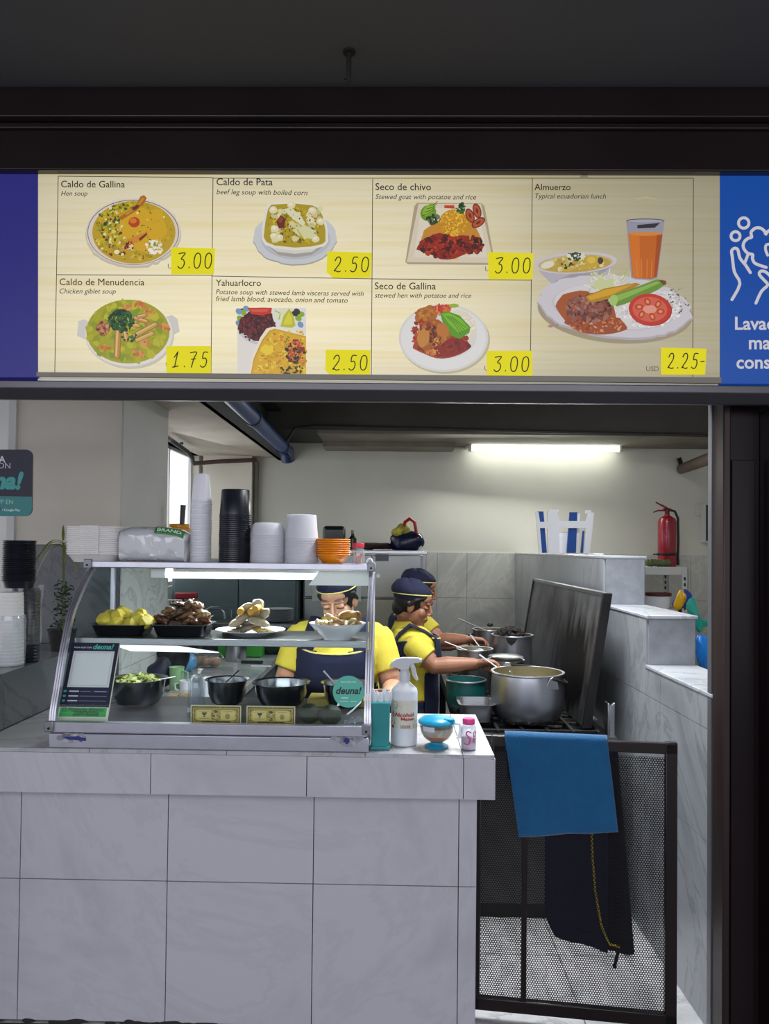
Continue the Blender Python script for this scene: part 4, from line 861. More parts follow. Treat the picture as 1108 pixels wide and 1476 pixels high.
# wrapped pack of foam plates
xa_, xb2 = topx(181), topx(272); zc = ZT
wp = thing('wrapped_plate_pack', 'pack of white plates in crinkled plastic with green band on the case', 'pack', ((xa_+xb2)/2, YT, ZT))
def pack(k, amp, seed):
    m = MB(); rs = []
    for i in range(17):
        u = i/16; x = xa_+(xb2-xa_)*u; e_ = 1-.10*abs(2*u-1)**6-.16*max(0, u-.55)
        ring = []
        for j in range(40):
            a = 2*PI*j/40; cc, ss = math.cos(a), math.sin(a)
            y = YT+math.copysign(abs(cc)**.45, cc)*.088*e_*k; z = ZT+.068*e_+math.copysign(abs(ss)**.45, ss)*.067*e_*k
            n_ = noise.noise(V(x*60+seed, y*60, z*60))*amp; ring.append(V(x+n_, y+n_*.8, max(ZT+.0005, z+n_)))
        rs.append(ring)
    return m.rings(rs)
pack(.965, .0015, 2).build('plates', M['foam'], wp, angle=40); pack(1.0, .008, 9).build('wrapper', M['wrap'], wp, angle=20)
def bandp(u, v, h):   # u along the pack 0..1, v angle up the front
    x = xa_+(xb2-xa_)*u; e_ = 1-.10*abs(2*u-1)**6-.16*max(0, u-.55); cc, ss = math.cos(v), math.sin(v)
    return V(x, YT-abs(cc)**.45*(.092+h)*e_, ZT+.068*e_+math.copysign(abs(ss)**.45, ss)*(.071+h)*e_)
m = MB(); m.grid(lambda u, v: bandp(.56+.43*u, .35+v*1.05, 0), 10, 10); m.build('green_band', mat('green_label', '#2f8a3a', .35), wp, solid=.0006)
pr = Print(lambda u, v, h: bandp(.60+u*.36, .50+v*.55, h+.0012)); pr.text('BRAND', 0, .08, 1.0, '#f4f4f4', 0, .02, h=1.0, flip=1); pr.build('band_text', vcol_flat, wp, smooth=False)
m = MB(); m.prism([V(xa_+.035, YT-.089, ZT+.002), V(xa_+.105, YT-.089, ZT+.002), V(xa_+.10, YT-.089, ZT+.010), V(xa_+.04, YT-.089, ZT+.010)], (0, .004, 0)); m.build('green_band', mat('red_green_label', '#7a4a2a', .4, var=.8, vscale=50), wp)

# ================================================================== inside the case, upper shelf
def pan(name, label, cat, c, hx, hy, h, m, grp=None):
    o = thing(name, label, cat, c, grp); cx = Vector(c)
    q = MB(); rs = tray_rings(hx, hy, [(-.022, 0), (-.014, .002), (-.004, h*.7), (0, h-.002), (.006, h), (.006, h+.002), (-.003, h+.001), (-.008, h*.7), (-.018, .006), (-.026, .004)])
    q.rings([[p+cx for p in r] for r in rs]); q.build('body', m, o, angle=45); return o
dkpan = mat('dark_baking_pan', '#4c4e55', .22, .9, var=.15)
def lump(mb, c, r, amp, seed, rot=None, freq=30, nu=14, nv=9): mb.ell(c, r, rot, nu, nv, amp, freq, seed)
def rnd_rot(r, tilt=.5):
    return Matrix.Rotation(r.uniform(0, 6.28), 3, 'Z') @ Matrix.Rotation(r.uniform(-tilt, tilt), 3, 'X') @ Matrix.Rotation(r.uniform(-tilt, tilt), 3, 'Y')
LR = ['leftmost', 'second from left', 'third from left', 'fourth from left', 'fifth from left', 'sixth from left', 'seventh from left', 'eighth from left', 'ninth from left', 'tenth from left', 'eleventh from left', 'twelfth from left', 'thirteenth from left', 'fourteenth from left', 'fifteenth from left', 'sixteenth from left', 'seventeenth from left', 'eighteenth from left']
YP = 2.80
a, b2 = at(139, 905, YP).x, at(219, 905, YP).x
c1 = V((a+b2)/2, 2.80, ZS); pan('baking_pan', 'dark steel pan of peeled yellow potatoes on the case shelf', 'pan', c1, (b2-a)/2-.004, .085, .040, dkpan)
pot_m = mat('peeled_potato', '#d6c246', .55, var=.10, vscale=22, bump=.1, bscale=40)
sp = [(150, 893, -.02), (168, 897, -.045), (171, 886, .0), (180, 882, .03), (195, 892, -.03), (188, 900, -.05), (208, 897, -.04), (214, 893, 0), (158, 888, .03), (200, 886, .02), (178, 898, .01), (205, 900, .03)]
rr = random.Random(8); lst = []
for i, (px, py, dy) in enumerate(sp):
    p = at(px, py, YP+dy); q = MB(); lump(q, (0, 0, 0), (rr.uniform(.028, .036), .027, rr.uniform(.021, .025)), .22, i*3.1, rnd_rot(rr), 25, 16, 10)
    for _k in range(3):   # knife-cut facets
        n_ = V(rr.uniform(-1, 1), rr.uniform(-1, .4), rr.uniform(-.2, 1)).normalized(); q.v = [v-n_*max(0, v.dot(n_)-.015) for v in q.v]
    o = q.build('potato', pot_m, None, angle=32); o.location = p; lst.append((px, o))
for i, (px, o) in enumerate(sorted(lst, key=lambda t: t[0])): tag(o, 'peeled yellow potato heaped in the left pan, %s of the heap' % LR[i], 'potato', 'potatoes in the left pan')
q = MB(); lump(q, c1+V(0, 0, .022), (.085, .065, .024), .1, 1); tag(q.build('potato_layer', pot_m), 'lower layer of yellow potatoes filling the left pan', 'potatoes', kind='stuff')
a, b2 = at(225, 905, YP).x, at(306, 905, YP).x
c2 = V((a+b2)/2, 2.80, ZS); pan('baking_pan', 'dark steel pan heaped with roasted meat on the case shelf', 'pan', c2, (b2-a)/2-.004, .085, .042, dkpan)
meat_m = vcol('roast_meat', .38, var=.55, vscale=70, bump=.6, bscale=90, coat=.25)
lst = []; rr = random.Random(12)
for i in range(34):
    row = 0 if i < 15 else (1 if i < 26 else 2)
    px = rr.uniform(229, 303) if row == 0 else (rr.uniform(236, 298) if row == 1 else rr.uniform(252, 284)); py = (895, 884, 874)[row]+rr.uniform(-3, 3); dy = rr.uniform(-.06, .03)
    q = MB(); q.col = lin(jig(rr.choice(['#5a3a28', '#7a5436', '#3c261c', '#8a6440', '#6a3a26', '#2e1e18', '#a07c54']), 10, rr))
    rt = rnd_rot(rr, .7)
    if rr.random() < .7: q.tube([rt @ V(-.038, 0, 0), rt @ V(-.014, .005, .006), rt @ V(.012, 0, .003), rt @ V(.036, -.008, -.005)], [.006, .0125, .012, .005], 9, flat=.7); q.v = [v*(1+.4*noise.noise(v*90+V(i, 0, 0))+.25*noise.noise(v*220+V(i, 5, 0))) for v in q.v]
    else: lump(q, (0, 0, 0), (.030, .017, .014), .65, i*2.3, rt, 70, 22, 14)
    o = q.build('meat_piece', meat_m, None, angle=60); o.location = at(px, py, YP+dy); lst.append((px, py, o))
for px, py, o in lst: tag(o, 'brown roasted meat scrap heaped in the second steel pan from the left', 'meat', 'roasted meat pieces in the second pan')
q = MB(); q.col = lin('#4a3226'); lump(q, c2+V(0, 0, .026), (.085, .065, .042), .3, 1, None, 40, 24, 12); tag(q.build('meat_layer', meat_m), 'lower layer of roasted meat filling the second steel pan', 'meat', kind='stuff')
# plate of boiled chicken
c3 = at(361, 916, 2.82); c3.z = ZS
pl3_ = thing('plate', 'white plate under a pile of boiled hen pieces on the case shelf', 'plate', c3)
q = MB(); q.lathe([(.001, .002), (.06, .002), (.066, .0), (.072, .002), (.090, .012), (.126, .020), (.127, .0225), (.09, .015), (.07, .006), (.001, .005)], c3, 48); q.build('body', M['white_cer'], pl3_)
hen_m = vcol('boiled_hen', .35, var=.35, vscale=45, bump=.45, bscale=60, coat=.3)
hens = [(334, 911, 0, .034, .013, .012, .25, '#6e6151'), (350, 907, .02, .042, .016, .015, .3, '#615346'), (372, 908, -.03, .030, .020, .010, -.2, '#8c6e2e'), (388, 910, 0, .034, .018, .012, -.1, '#a19876'), (341, 897, .01, .030, .018, .017, .5, '#988469'), (361, 897, .03, .038, .02, .017, .2, '#645649'),
        (374, 897, -.02, .036, .02, .018, -.35, '#a09379'), (350, 889, -.01, .026, .016, .014, .2, '#807059'), (362, 885, .0, .036, .016, .014, .05, '#937c58'), (377, 885, .01, .022, .018, .022, -.8, '#a09278'), (382, 884, -.01, .016, .014, .022, -.5, '#938369'), (356, 875, .01, .024, .014, .014, .3, '#a6997c'), (370, 870, .02, .022, .018, .018, .9, '#a19683'), (375, 874, .03, .014, .016, .022, 0, '#928671'), (366, 879, .0, .018, .012, .012, 0, '#6e5433')]
rr = random.Random(5)
for i, (px, py, dy, rx, ry, rz, tl, col) in enumerate(hens):
    q = MB(); q.col = lin(col); lump(q, (0, 0, 0), (rx, ry, rz), .38, i*2.7, Matrix.Rotation(-tl, 3, 'Y'), 38, 18, 12)
    o = q.build('hen_piece', hen_m, None, angle=70); o.location = at(px, py, 2.81+dy); tag(o, 'pale boiled hen piece in the pile on the white plate in the case', 'meat', 'hen pieces piled on the plate')
for i, (px, py, r_) in enumerate(((346, 882, .0125), (361, 882, .0115), (367, 878, .0125))):
    p = at(px, py, 2.765); q = MB(); d2 = V(.12*(i-1), 1, .05).normalized(); q.cyl(p, p+d2*.05, r_, None, 18); o = q.build('sausage_slice', mat('egg_yolk', '#c8962e', .4, bump=.2), None, bevel=.002)
    q = MB(); 
    tag(o, ('left', 'middle', 'right')[i]+'most round golden sausage end sticking out of the hen pile' if i != 1 else 'middle round golden sausage end sticking out of the hen pile', 'sausage', 'sausages on the hen pile')
# bowl of hen feet
c4 = at(486, 922, 2.715); c4.z = ZS
bw = thing('bowl', 'white bowl of boiled hen and feet at right end of the case shelf', 'bowl', c4)
q = MB(); q.lathe([(.001, .004), (.040, .004), (.042, 0), (.046, .0), (.050, .009), (.078, .033), (.099, .057), (.100, .060), (.096, .059), (.074, .037), (.045, .015), (.001, .012)], c4, 48); q.build('body', M['white_cer'], bw)
rr = random.Random(15); ft_m = vcol('boiled_feet', .4, var=.25, vscale=40, bump=.3, coat=.3)
for i in range(30):
    q = MB(); q.col = lin(jig(rr.choice(['#b08c4c', '#bca878', '#94683a', '#c8b890']), 10, rr)); px, py = rr.uniform(456, 514), rr.uniform(896, 903); rt = rnd_rot(rr, .8)
    q.tube([rt @ V(-.022, 0, -.005), rt @ V(-.008, .002, .004), rt @ V(.010, 0, .002), rt @ V(.022, -.006, -.004)], [.005, .0075, .0065, .004], 8)
    o = q.build('boiled_meat', ft_m, None); o.location = at(px, py, 2.715+rr.uniform(-.05, .05)); tag(o, 'pale boiled hen foot in the white bowl on the case shelf', 'meat', 'hen feet in the white bowl')
for i, (px, py, rx, ry, rz, col, lb) in enumerate(((474, 890, .022, .016, .013, '#c29a5a', 'golden boiled hen thigh at left of the white bowl'), (482, 895, .014, .014, .018, '#cfa968', 'golden boiled hen knuckle in the middle of the white bowl'), (502, 887, .034, .022, .019, '#a9782e', 'large browned hen drumstick at right of the white bowl'), (514, 889, .018, .018, .022, '#8a5a20', 'browned hen end at right rim of the white bowl'))):
    q = MB(); q.col = lin(col); lump(q, (0, 0, 0), (rx, ry, rz), .3, i*4.1, Matrix.Rotation(.4 if i < 2 else -.15, 3, 'Y'), 30, 18, 12); o = q.build('hen_piece', ft_m, None, angle=70); o.location = at(px, py, 2.705+.015*i); tag(o, lb, 'meat', 'hen pieces in the white bowl')
q = MB(); q.col = lin('#cfae6a'); lump(q, c4+V(0, 0, .042), (.073, .073, .018), .2, 3); tag(q.build('broth_fill', ft_m), 'boiled hen feet filling the white bowl under the large pieces', 'meat', kind='stuff')

# ================================================================== inside the case, lower floor
mix = mat('mixing_bowl_steel', '#a2a5ab', .2, 1.0, var=.1)
def mixing(label, px, Y, r, h, cat='bowl'):
    c = at(px, 1018, Y); c.z = ZF+.004; o = thing('mixing_bowl', label, cat, c, 'steel mixing bowls in the case')
    q = MB(); q.lathe([(.001, 0), (r*.45, 0), (r*.68, h*.12), (r*.84, h*.45), (r*.90, h*.96), (r*1.0, h), (r*1.0, h+.002), (r*.885, h*.98), (r*.82, h*.46), (r*.66, h*.14), (.001, .004)], c, 44); q.build('body', mix, o); return o, c
def handle_spoon(label, p0, p1, m, r=.004, bowl=None):
    o = thing('spoon', label, 'spoon', p0); q = MB(); q.tube([p0, p0.lerp(p1, .5), p1], [r, r*.8, r*1.2], 8, flat=.5); q.build('handle', m, o)
    q = MB(); q.ell(p0, (r*4, r*3, r*1.2)); q.build('bowl', m, o); return o
o1, cA = mixing('steel mixing bowl of green salad at left of the case floor', 199, 2.85, .108, .100)
o2, cB = mixing('steel mixing bowl behind the left banknote card', 327, 2.89, .082, .094)
o3, cC = mixing('wide steel mixing bowl behind the right banknote card', 405, 2.87, .109, .090)
o4, cD = mixing('steel mixing bowl behind the round turquoise sticker', 497, 2.87, .090, .092)
sal = vcol('salad', .6, var=.3, vscale=40); rr = random.Random(2); q = MB()
for i in range(150):
    a = rr.random()*6.28; d = math.sqrt(rr.random())*.078; q.col = lin(jig(rr.choice(['#7d8a44', '#97a05a', '#5f7034', '#b4b878', '#8a9250']), 8, rr)); lump(q, cA+V(d*math.cos(a), d*math.sin(a), .088+.022*(1-(d/.08)**2)+rr.uniform(-.006, .006)), (.012, .009, .004), .4, i, rnd_rot(rr, .8), 60, 8, 5)
tag(q.build('green_salad', sal), 'chopped green salad heaped in the left mixing bowl', 'salad', kind='stuff')
handle_spoon('steel spoon resting in the green salad bowl', cA+V(.03, -.02, .09), cA+V(.135, .01, .107), M['steel'])
for c, col, lb, nm in ((cB, '#30323a', 'dark sauce filling the bowl behind the left banknote card', 'sauce'), (cC, '#8f9498', 'pale chopped filling in the wide bowl behind the right banknote card', 'filling'), (cD, '#4a463c', 'dark filling in the bowl behind the turquoise sticker', 'filling')):
    q = MB(); lump(q, c+V(0, 0, .055), (.066, .066, .012), .2, 1); tag(q.build(nm, mat('filling_'+col[1:], col, .4, var=.3, vscale=40, bump=.4)), lb, 'food', kind='stuff')
handle_spoon('dark spoon handle rising from the bowl behind the left banknote card', cB+V(-.02, .02, .07), cB+V(.03, .06, .118), M['black'])
handle_spoon('white plastic spoon leaning out of the bowl behind the sticker', cD+V(-.01, -.03, .065), cD+V(-.080, -.01, .135), M['white_pl'], .005)
# steel colander handles beside the salad
q = MB(); c = at(160, 1015, 2.86); c.z = ZF+.03
for k in range(4): q.tube([c+V(-.02, 0, .012*k-.02), c+V(.01, -.03, .012*k-.02), c+V(.03, -.02, .012*k-.02)], .003, 6)
tag(q.build('wire_rack', M['steel']), 'small coil of steel wire beside the salad bowl behind the payment card', 'wire rack')
# cups in a bag
c = at(283, 1014, 2.76); c.z = ZF+.003
cb = thing('bagged_cup_stack', 'short stack of clear plastic cups in a knotted bag beside the left banknote card', 'cups', c)
q = MB(); prof2 = [(.001, 0), (.027, 0)]
for k in range(16): prof2 += [(.0285-.0003*k, .008+k*.0068), (.0268-.0003*k, .011+k*.0068)]
prof2 += [(.020, .128), (.001, .13)]
q.lathe(prof2, c, 24); q.build('cups', M['clear'], cb)
q = MB(); q.lathe([(.029, .001), (.031, .06), (.030, .11), (.018, .128), (.012, .135), (.020, .146), (.024, .152)], c, 24, wob=lambda a, i: 1+.10*noise.noise(V(a*2.2, i*1.3, 3))); q.build('bag', M['wrap'], cb)
q = MB(); q.prism([c+V(-.026, -.030, .004), c+V(-.004, -.030, .004), c+V(-.004, -.030, .018), c+V(-.026, -.030, .018)], (0, .002, 0)); q.build('label', mat('pale_barcode', '#aebccb', .5, var=.6, vscale=120, stretch=(3, 1, .1)), cb)
# avocados
av = mat('avocado_skin', '#222e18', .55, var=.35, vscale=30, bump=.5, bscale=60)
for i, (px, py, Y, rx, rz, tl, lb) in enumerate(((446, 1029, 2.60, .036, .034, .5, 'dark green avocado, left of the two beside the right banknote card'), (475, 1028, 2.58, .037, .035, .3, 'dark green avocado, right of the two under the round sticker'))):
    c = at(px, py, Y); c.z = ZF+.003+rz*1.02; q = MB(); q.ell((0, 0, 0), (rx*1.12, rx, rz), Matrix.Rotation(-tl*.5, 3, 'Y'), 22, 14, .12, 22, i*3)
    o = thing('avocado', lb, 'avocado', c, 'avocados in the case'); q2 = MB(); q2.v = [v+c for v in q.v]; q2.f = q.f; q2.c = q.c; q2.m = q.m; q2.build('fruit', av, o, angle=70)
    q3 = MB(); q3.cyl(c+V(-rx*.9, -rx*.3, rz*.65), c+V(-rx*1.05, -rx*.36, rz*.8), .004, .003, 8); q3.build('stem', mat('stem_brown', '#4a3a22', .8), o)
q = MB(); c = at(512, 1037, 2.60); c.z = ZF+.004
q.grid(lambda u, v: c+V((u-.5)*.075, (v-.5)*.07, .008+.012*noise.noise(V(u*5, v*5, 1))+.01*u), 14, 12); tag(q.build('plastic_bag', M['wrap'], solid=.0006), 'crumpled clear plastic bag on the case floor under the sticker', 'bag')
q = MB(); c = at(482, 1020, 2.90); c.z = ZF+.004; q.box((c.x-.10, 2.86, ZF+.004), (c.x+.14, 2.99, ZF+.034)); tag(q.build('food_box', mat('yellow_box', '#b9a85a', .6), bevel=.005), 'flat yellowish box behind the avocados on the case floor', 'box')
q = MB(); q.tube([at(522, 1000, 2.70), at(519, 1013, 2.66), at(508, 1024, 2.63), at(500, 1030, 2.62)], .003, 8); tag(q.build('cable', M['white_pl']), 'thin white cord curling down from the round sticker to the case floor', 'cord')
# banknote cards
gold, gd, gb = '#c9b04a', '#5a4a20', '#e0cf7a'
for k, (x0, x1, y0, y1, lb) in enumerate(((274.5, 347, 1016, 1042, 'gold banknote card, left of the two standing at the case front'), (355, 425, 1017, 1043, 'gold banknote card, right of the two standing at the case front'))):
    a_, b_2 = at(x0, y1, 2.575), at(x1, y1, 2.575); zb = ZF+.004; H = .061; Wd = b_2.x-a_.x
    o = thing('banknote_card', lb, 'banknote', V((a_.x+b_2.x)/2, 2.575, zb), 'banknote cards in the case')
    q = MB(); q.box((a_.x, 2.575, zb), (b_2.x, 2.579, zb+H)); q.build('card', mat('pale_card', '#d8cfa0', .4), o)
    pr = Print(lambda u, v, h: V(a_.x+u*Wd, 2.575-h, zb+H*(1-v)), step=6e-6, h0=2e-4); r4 = random.Random(k)
    pr.rect(.02, .06, .98, .97, gd); pr.rect(.045, .14, .955, .90, gold); pr.rect(.06, .18, .94, .86, '#8a7230'); pr.rrect(.09, .22, .91, .84, .12, gold); pr.rrect(.12, .26, .42, .80, .08, gb); pr.rrect(.60, .26, .88, .80, .08, gb)
    pr.scatter(.075, .5, .03, .34, 50, .012, [gd, gb, '#8a7230'], r4); pr.scatter(.925, .5, .03, .34, 50, .012, [gd, gb, '#8a7230'], r4); pr.scatter(.5, .1, .42, .04, 40, .01, [gb, gd], r4); pr.scatter(.5, .92, .40, .04, 60, .01, [gb, gd, '#2a2210'], r4)
    pr.oval(.50, .54, .10, .36, '#b59c40', n=24); pr.scatter(.50, .60, .075, .28, 120, .018, [gd, '#3a2e14', gb, '#8a7230', '#d8c66a'], r4); pr.oval(.50, .42, .03, .13, '#c9b46a', n=16); pr.oval(.50, .33, .035, .08, '#4a3c1a', n=16)
    pr.oval(.735, .58, .045, .14, gd, n=24); pr.oval(.735, .58, .035, .11, gold, n=24); pr.oval(.735, .58, .02, .06, '#8a7230', n=16)
    pr.shape([(.22, .38), (.33, .38), (.31, .50), (.28, .54), (.30, .62), (.25, .62), (.27, .54), (.24, .50)], '#3a3216'); pr.stroke([(.16, .70), (.38, .70)], .02, gd, False); pr.stroke([(.64, .34), (.84, .32)], .02, gd, False); pr.stroke([(.16, .32), (.38, .32)], .015, gd, False); pr.stroke([(.22, .87), (.78, .87)], .05, '#4a3c1a', False)
    pr.build('print', vcol_flat, o, smooth=False)
# payment card leaning inside the glass, code left out
k0, k1, k2, k3 = at(81, 1040, 2.555), at(153, 1038, 2.555), at(157, 926, 2.665), at(96, 926, 2.665)
k0.z = k1.z = 1.022; k0.y = k1.y = 2.562
pc_ = thing('payment_card', 'dark purple payment card with white square leaning in the left of the case', 'card', (k0+k1)/2)
nrm = (k1-k0).cross(k3-k0).normalized(); nrm = nrm if nrm.y < 0 else -nrm
k3 = V(k0.x, k3.y, k3.z); k2 = V(k1.x, k3.y, k3.z); back = -nrm*.010
dz_ = (k0-k3)*((k0.z-ZF-.002)/(k3.z-k0.z)); j0, j1 = k0+dz_, k1+dz_
q = MB(); q.hexa([j0, j1, j1+back, j0+back, k3, k2, k2+back, k3+back]); q.build('board', mat('cream_board', '#d8d0bc', .5), pc_, smooth=False)
def KP(u, v, h):  # u 0..1 right, v 0..1 down
    return (k0+(k1-k0)*u)*v+(k3+(k2-k3)*u)*(1-v)+nrm*h
pr = Print(KP, step=3e-5, h0=3e-4)
pr.rect(0, 0, 1, .86, '#1c1838'); pr.rect(0, .86, 1, 1, '#e8e6e0'); pr.rect(.08, .115, .93, .60, '#e9e6ea'); pr.rect(.11, .13, .90, .585, '#dcd8de'); pr.rect(.13, .145, .88, .57, '#efedf0')
for i in range(3):
    y = .655+.062*i; pr.oval(.06, y, .035, .016, '#4fb3a5', n=14); pr.stroke([(.14, y), (.34, y)], .016, '#d8d6e4', False); pr.stroke([(.37, y), (.92 if i else .58, y)], .008, '#8a86a8', False)
pr.rrect(.60, .64, .95, .672, .012, '#35305c'); pr.stroke([(.66, .656), (.90, .656)], .010, '#a8a4c4', False)
pr.rect(.03, .865, .97, .985, '#22b04a'); pr.build('print', vcol_flat, pc_, smooth=False)
for t, x, y, w, c_, sh, bo, hh in (('PAGA AQUÍ CON', .08, .077, .36, '#e8e6f0', 0, .02, None), ('deuna!', .47, .088, .43, '#5cc4b4', .25, .03, None)):
    pr = Print(KP, h0=1.5e-3); vs, fs = text_polys(t, sh, bo); kx = w/(max(v[0] for v in vs)-min(v[0] for v in vs)); pr.text(t, x, y, w, c_, sh, bo, h=kx*.62); pr.build('card_text', vcol_flat, pc_, smooth=False)
for t, x, y, w in (('Ct Pichincha Ahorro', .07, .918, .84), ('2209782036', .30, .968, .52)):
    pr = Print(KP, h0=1.5e-3); vs, fs = text_polys(t, .2, 0); kx = w/(max(v[0] for v in vs)); pr.text(t, x, y, w, '#0c1410', .2, .022, h=kx*.74); pr.build('handwriting', vcol_flat, pc_, smooth=False)
# round sticker on the glass
def GLS(px, py, h):
    d = ray(px, py); t = 2.5/d.y
    for _ in range(12):
        z = EYE+d.z*t
        for i in range(len(pf)-1):
            if pf[i][1] <= z <= pf[i+1][1] or i == len(pf)-2: break
        f_ = (z-pf[i][1])/(pf[i+1][1]-pf[i][1]); y = pf[i][0]+(pf[i+1][0]-pf[i][0])*f_; t = (y-.0016-h)/d.y
    return V(d.x*t, d.y*t, EYE+d.z*t)
st_c = GLS(502, 997, 0); stt = thing('round_sticker', 'round turquoise sticker on lower right of the case glass', 'sticker', st_c)
ring_f = [GLS(502+22.5*math.cos(a*2*PI/40), 997+23*math.sin(a*2*PI/40), .0006) for a in range(40)]
q = MB(); q.prism(ring_f[::-1], (0, .001, 0)); q.build('disc', mat('turquoise_sticker', '#52b3a2', .45), stt, smooth=False)
for t, x, y, w, c_, sh, bo in (('deuna!', 484, 1000, 37, '#10131c', .25, .03), ('PAGA AQUÍ CON', 491, 984, 22, '#dff2ee', 0, .01)):
    pr = Print(GLS, h0=.0012); pr.text(t, x, y, w, c_, sh, bo); pr.build('sticker_text', vcol_flat, stt, smooth=False)
pr = Print(GLS, h0=.0012); pr.stroke([(492, 1006), (502, 1006)], 1.0, '#dff2ee', False); pr.stroke([(490, 1011), (502, 1011)], .8, '#bfe4dc', False); pr.stroke([(505, 1011), (514, 1011.5)], .8, '#bfe4dc', False)
pr.shape([(487, 1013), (485, 1018), (490, 1017)], '#eef8f6'); pr.build('sticker_marks', vcol_flat, stt, smooth=False)
# ================================================================== on the counter at the right
def onc(px, py, z=ZC+.001): return on(px, py, z)
# cutlery holder with plastic spoons
c = onc(548, 1078); c.y = 2.575; c.x = at(548, 1078, 2.575).x
ch = thing('cutlery_holder', 'tall turquoise cutlery holder full of white plastic spoons on counter', 'holder', c)
q = MB(); w_ = .031
q.hexa([c+V(a*w_*.94, b*w_*.94, 0) for a, b in ((-1, -1), (1, -1), (1, 1), (-1, 1))]+[c+V(a*w_, b*w_, .155) for a, b in ((-1, -1), (1, -1), (1, 1), (-1, 1))]); q.build('box', M['teal'] if 0 else mat('turquoise_plastic', '#2a8f93', .4), ch, bevel=.004, seg=3)
q = MB(); q.box(c+V(-.033, -.033, 0), c+V(.033, .033, .012)); q.build('foot', mat('turquoise_plastic', '#2a8f93', .4), ch, bevel=.003)
for i, (dx, dy, tl) in enumerate(((-.018, -.010, -.12), (-.009, .006, -.06), (0, -.012, .0), (.008, .010, .05), (.016, -.006, .10), (.020, .012, .16))):
    b0 = c+V(dx, dy, .12); t0 = c+V(dx+tl*.07, dy, .155+.028+.008*math.cos(i*2)); q = MB()
    q.tube([b0, b0.lerp(t0, .5), b0.lerp(t0, .82), t0, t0+V(tl*.02, 0, .008)], [.007, .009, .0095, .007, .002], 10, flat=.45, up=(0, 1, 0))
    tag(q.build('plastic_spoon', M['white_pl']), 'white plastic spoon standing upside down in the turquoise holder, %s' % (LR[i] if i < 5 else 'rightmost'), 'spoon', 'spoons in the turquoise holder')
# orange-rimmed mug behind
c = onc(549, 1030); c.y = 2.72; c.x = at(549, 1000, 2.72).x
mg = thing('cup', 'teal cup with wide orange rim standing behind the cutlery holder', 'cup', c); hz = 1.6-(995-790)*2.72/1109-ZC
q = MB(); q.lathe([(.001, 0), (.026, 0), (.031, hz-.032), (.031, hz-.030)], c, 28); q.build('body', mat('dark_teal_cup', '#1f6a60', .4), mg)
q = MB(); q.lathe([(.0315, hz-.034), (.0345, hz-.003), (.0335, hz), (.031, hz-.003), (.029, hz-.034)], c, 28); q.build('orange_band', mat('terracotta', '#c5742c', .45), mg)
q = MB(); q.lathe([(.0348, hz-.004), (.0352, hz), (.033, hz+.001), (.032, hz-.002)], c, 28); q.build('rim', M['white_cer'], mg)
# alcohol spray bottle
c = onc(582, 1068); c.y = 2.63; c.x = at(582, 1068, 2.63).x
sb_ = thing('spray_bottle', 'white alcohol spray bottle with red label standing on the counter', 'bottle', c)
bot_m = mat('white_translucent_bottle', '#dfe3ea', .3, trans=.0)
q = MB(); q.lathe([(.001, .0), (.042, .0), (.045, .004), (.045, .178), (.041, .190), (.024, .204), (.0165, .212), (.016, .224)], c, 36); q.build('body', bot_m, sb_)
def BL(u, v, h): a = -PI/2+(u-.5)*2.5; return c+V((.0455+h)*math.cos(a), (.0455+h)*math.sin(a), .178-.135*v+.0)
pr = Print(BL, step=8e-6, h0=1e-4); r5 = random.Random(6)
for i in range(12): pr.shape([(i/12, .18), ((i+1)/12, .18), ((i+1)/12, .88), (i/12, .88)], '#e2dccd')
for i in range(26): x, y = r5.uniform(.04, .9), r5.uniform(.22, .86); pr.stroke([(x, y), (x+r5.uniform(.02, .08), y+r5.choice([0, .05]))], .008, '#b9b1a4', False)
pr.oval(.2, .29, .10, .09, '#4a463f'); pr.oval(.2, .29, .09, .08, '#e2dccd'); pr.stroke([(.13, .29), (.27, .29)], .03, '#8a867c', False)
for i in range(5): pr.stroke([(.42, .23+.035*i), (.90, .23+.035*i)], .008, '#8c8a92', False)
pr.shape([(.05, .50), (.20, .50), (.20, .54), (.05, .54)], '#b3202c'); pr.shape([(.105, .44), (.145, .44), (.145, .60), (.105, .60)], '#b3202c')
pr.rect(.05, .70, .2, .78, '#b8423c'); pr.rect(.07, .715, .18, .765, '#e2dccd'); pr.rect(.05, .80, .16, .87, '#a33a34'); pr.rect(.56, .685, .84, .71, '#b8303a'); pr.rect(.80, .76, .95, .87, '#4a4640'); pr.stroke([(.62, .74), (.9, .72)], .01, '#b8303a', False)
for i in range(10): pr.stroke([(.40+.03*i, .78), (.41+.03*i, .86)], .014, '#6a5a3c', False)
pr.build('label', vcol_flat, sb_, smooth=False)
for t, x, y, w, hh in (('Alcohol', .19, .57, .60, .13), ('Masan', .40, .66, .42, .10)):
    pr = Print(BL, h0=1.2e-3); pr.text(t, x, y, w, '#b01c2c', 0, .03, h=hh); pr.build('label_text', vcol_flat, sb_, smooth=False)
tw = mat('spray_head_plastic', '#cfd2d8', .3)
q = MB(); q.lathe([(.0185, .214), (.0185, .240), (.015, .246), (.013, .252)], c, 24, caps=(True, True)); q.build('collar', tw, sb_)
q = MB(); z0 = .25; hd = [(-.052, .258), (-.046, .275), (-.030, .288), (-.008, .293), (.046, .293), (.050, .290), (.050, .276), (.020, .274), (.012, .252), (-.016, .252), (-.034, .262)]
q.prism([c+V(x, -.012, z) for x, z in hd], (0, .024, 0)); q.build('head', tw, sb_, bevel=.004, seg=3)
q = MB(); q.cyl(c+V(.05, 0, .284), c+V(.058, 0, .284), .008, .007, 14); q.build('nozzle', M['white_pl'], sb_)
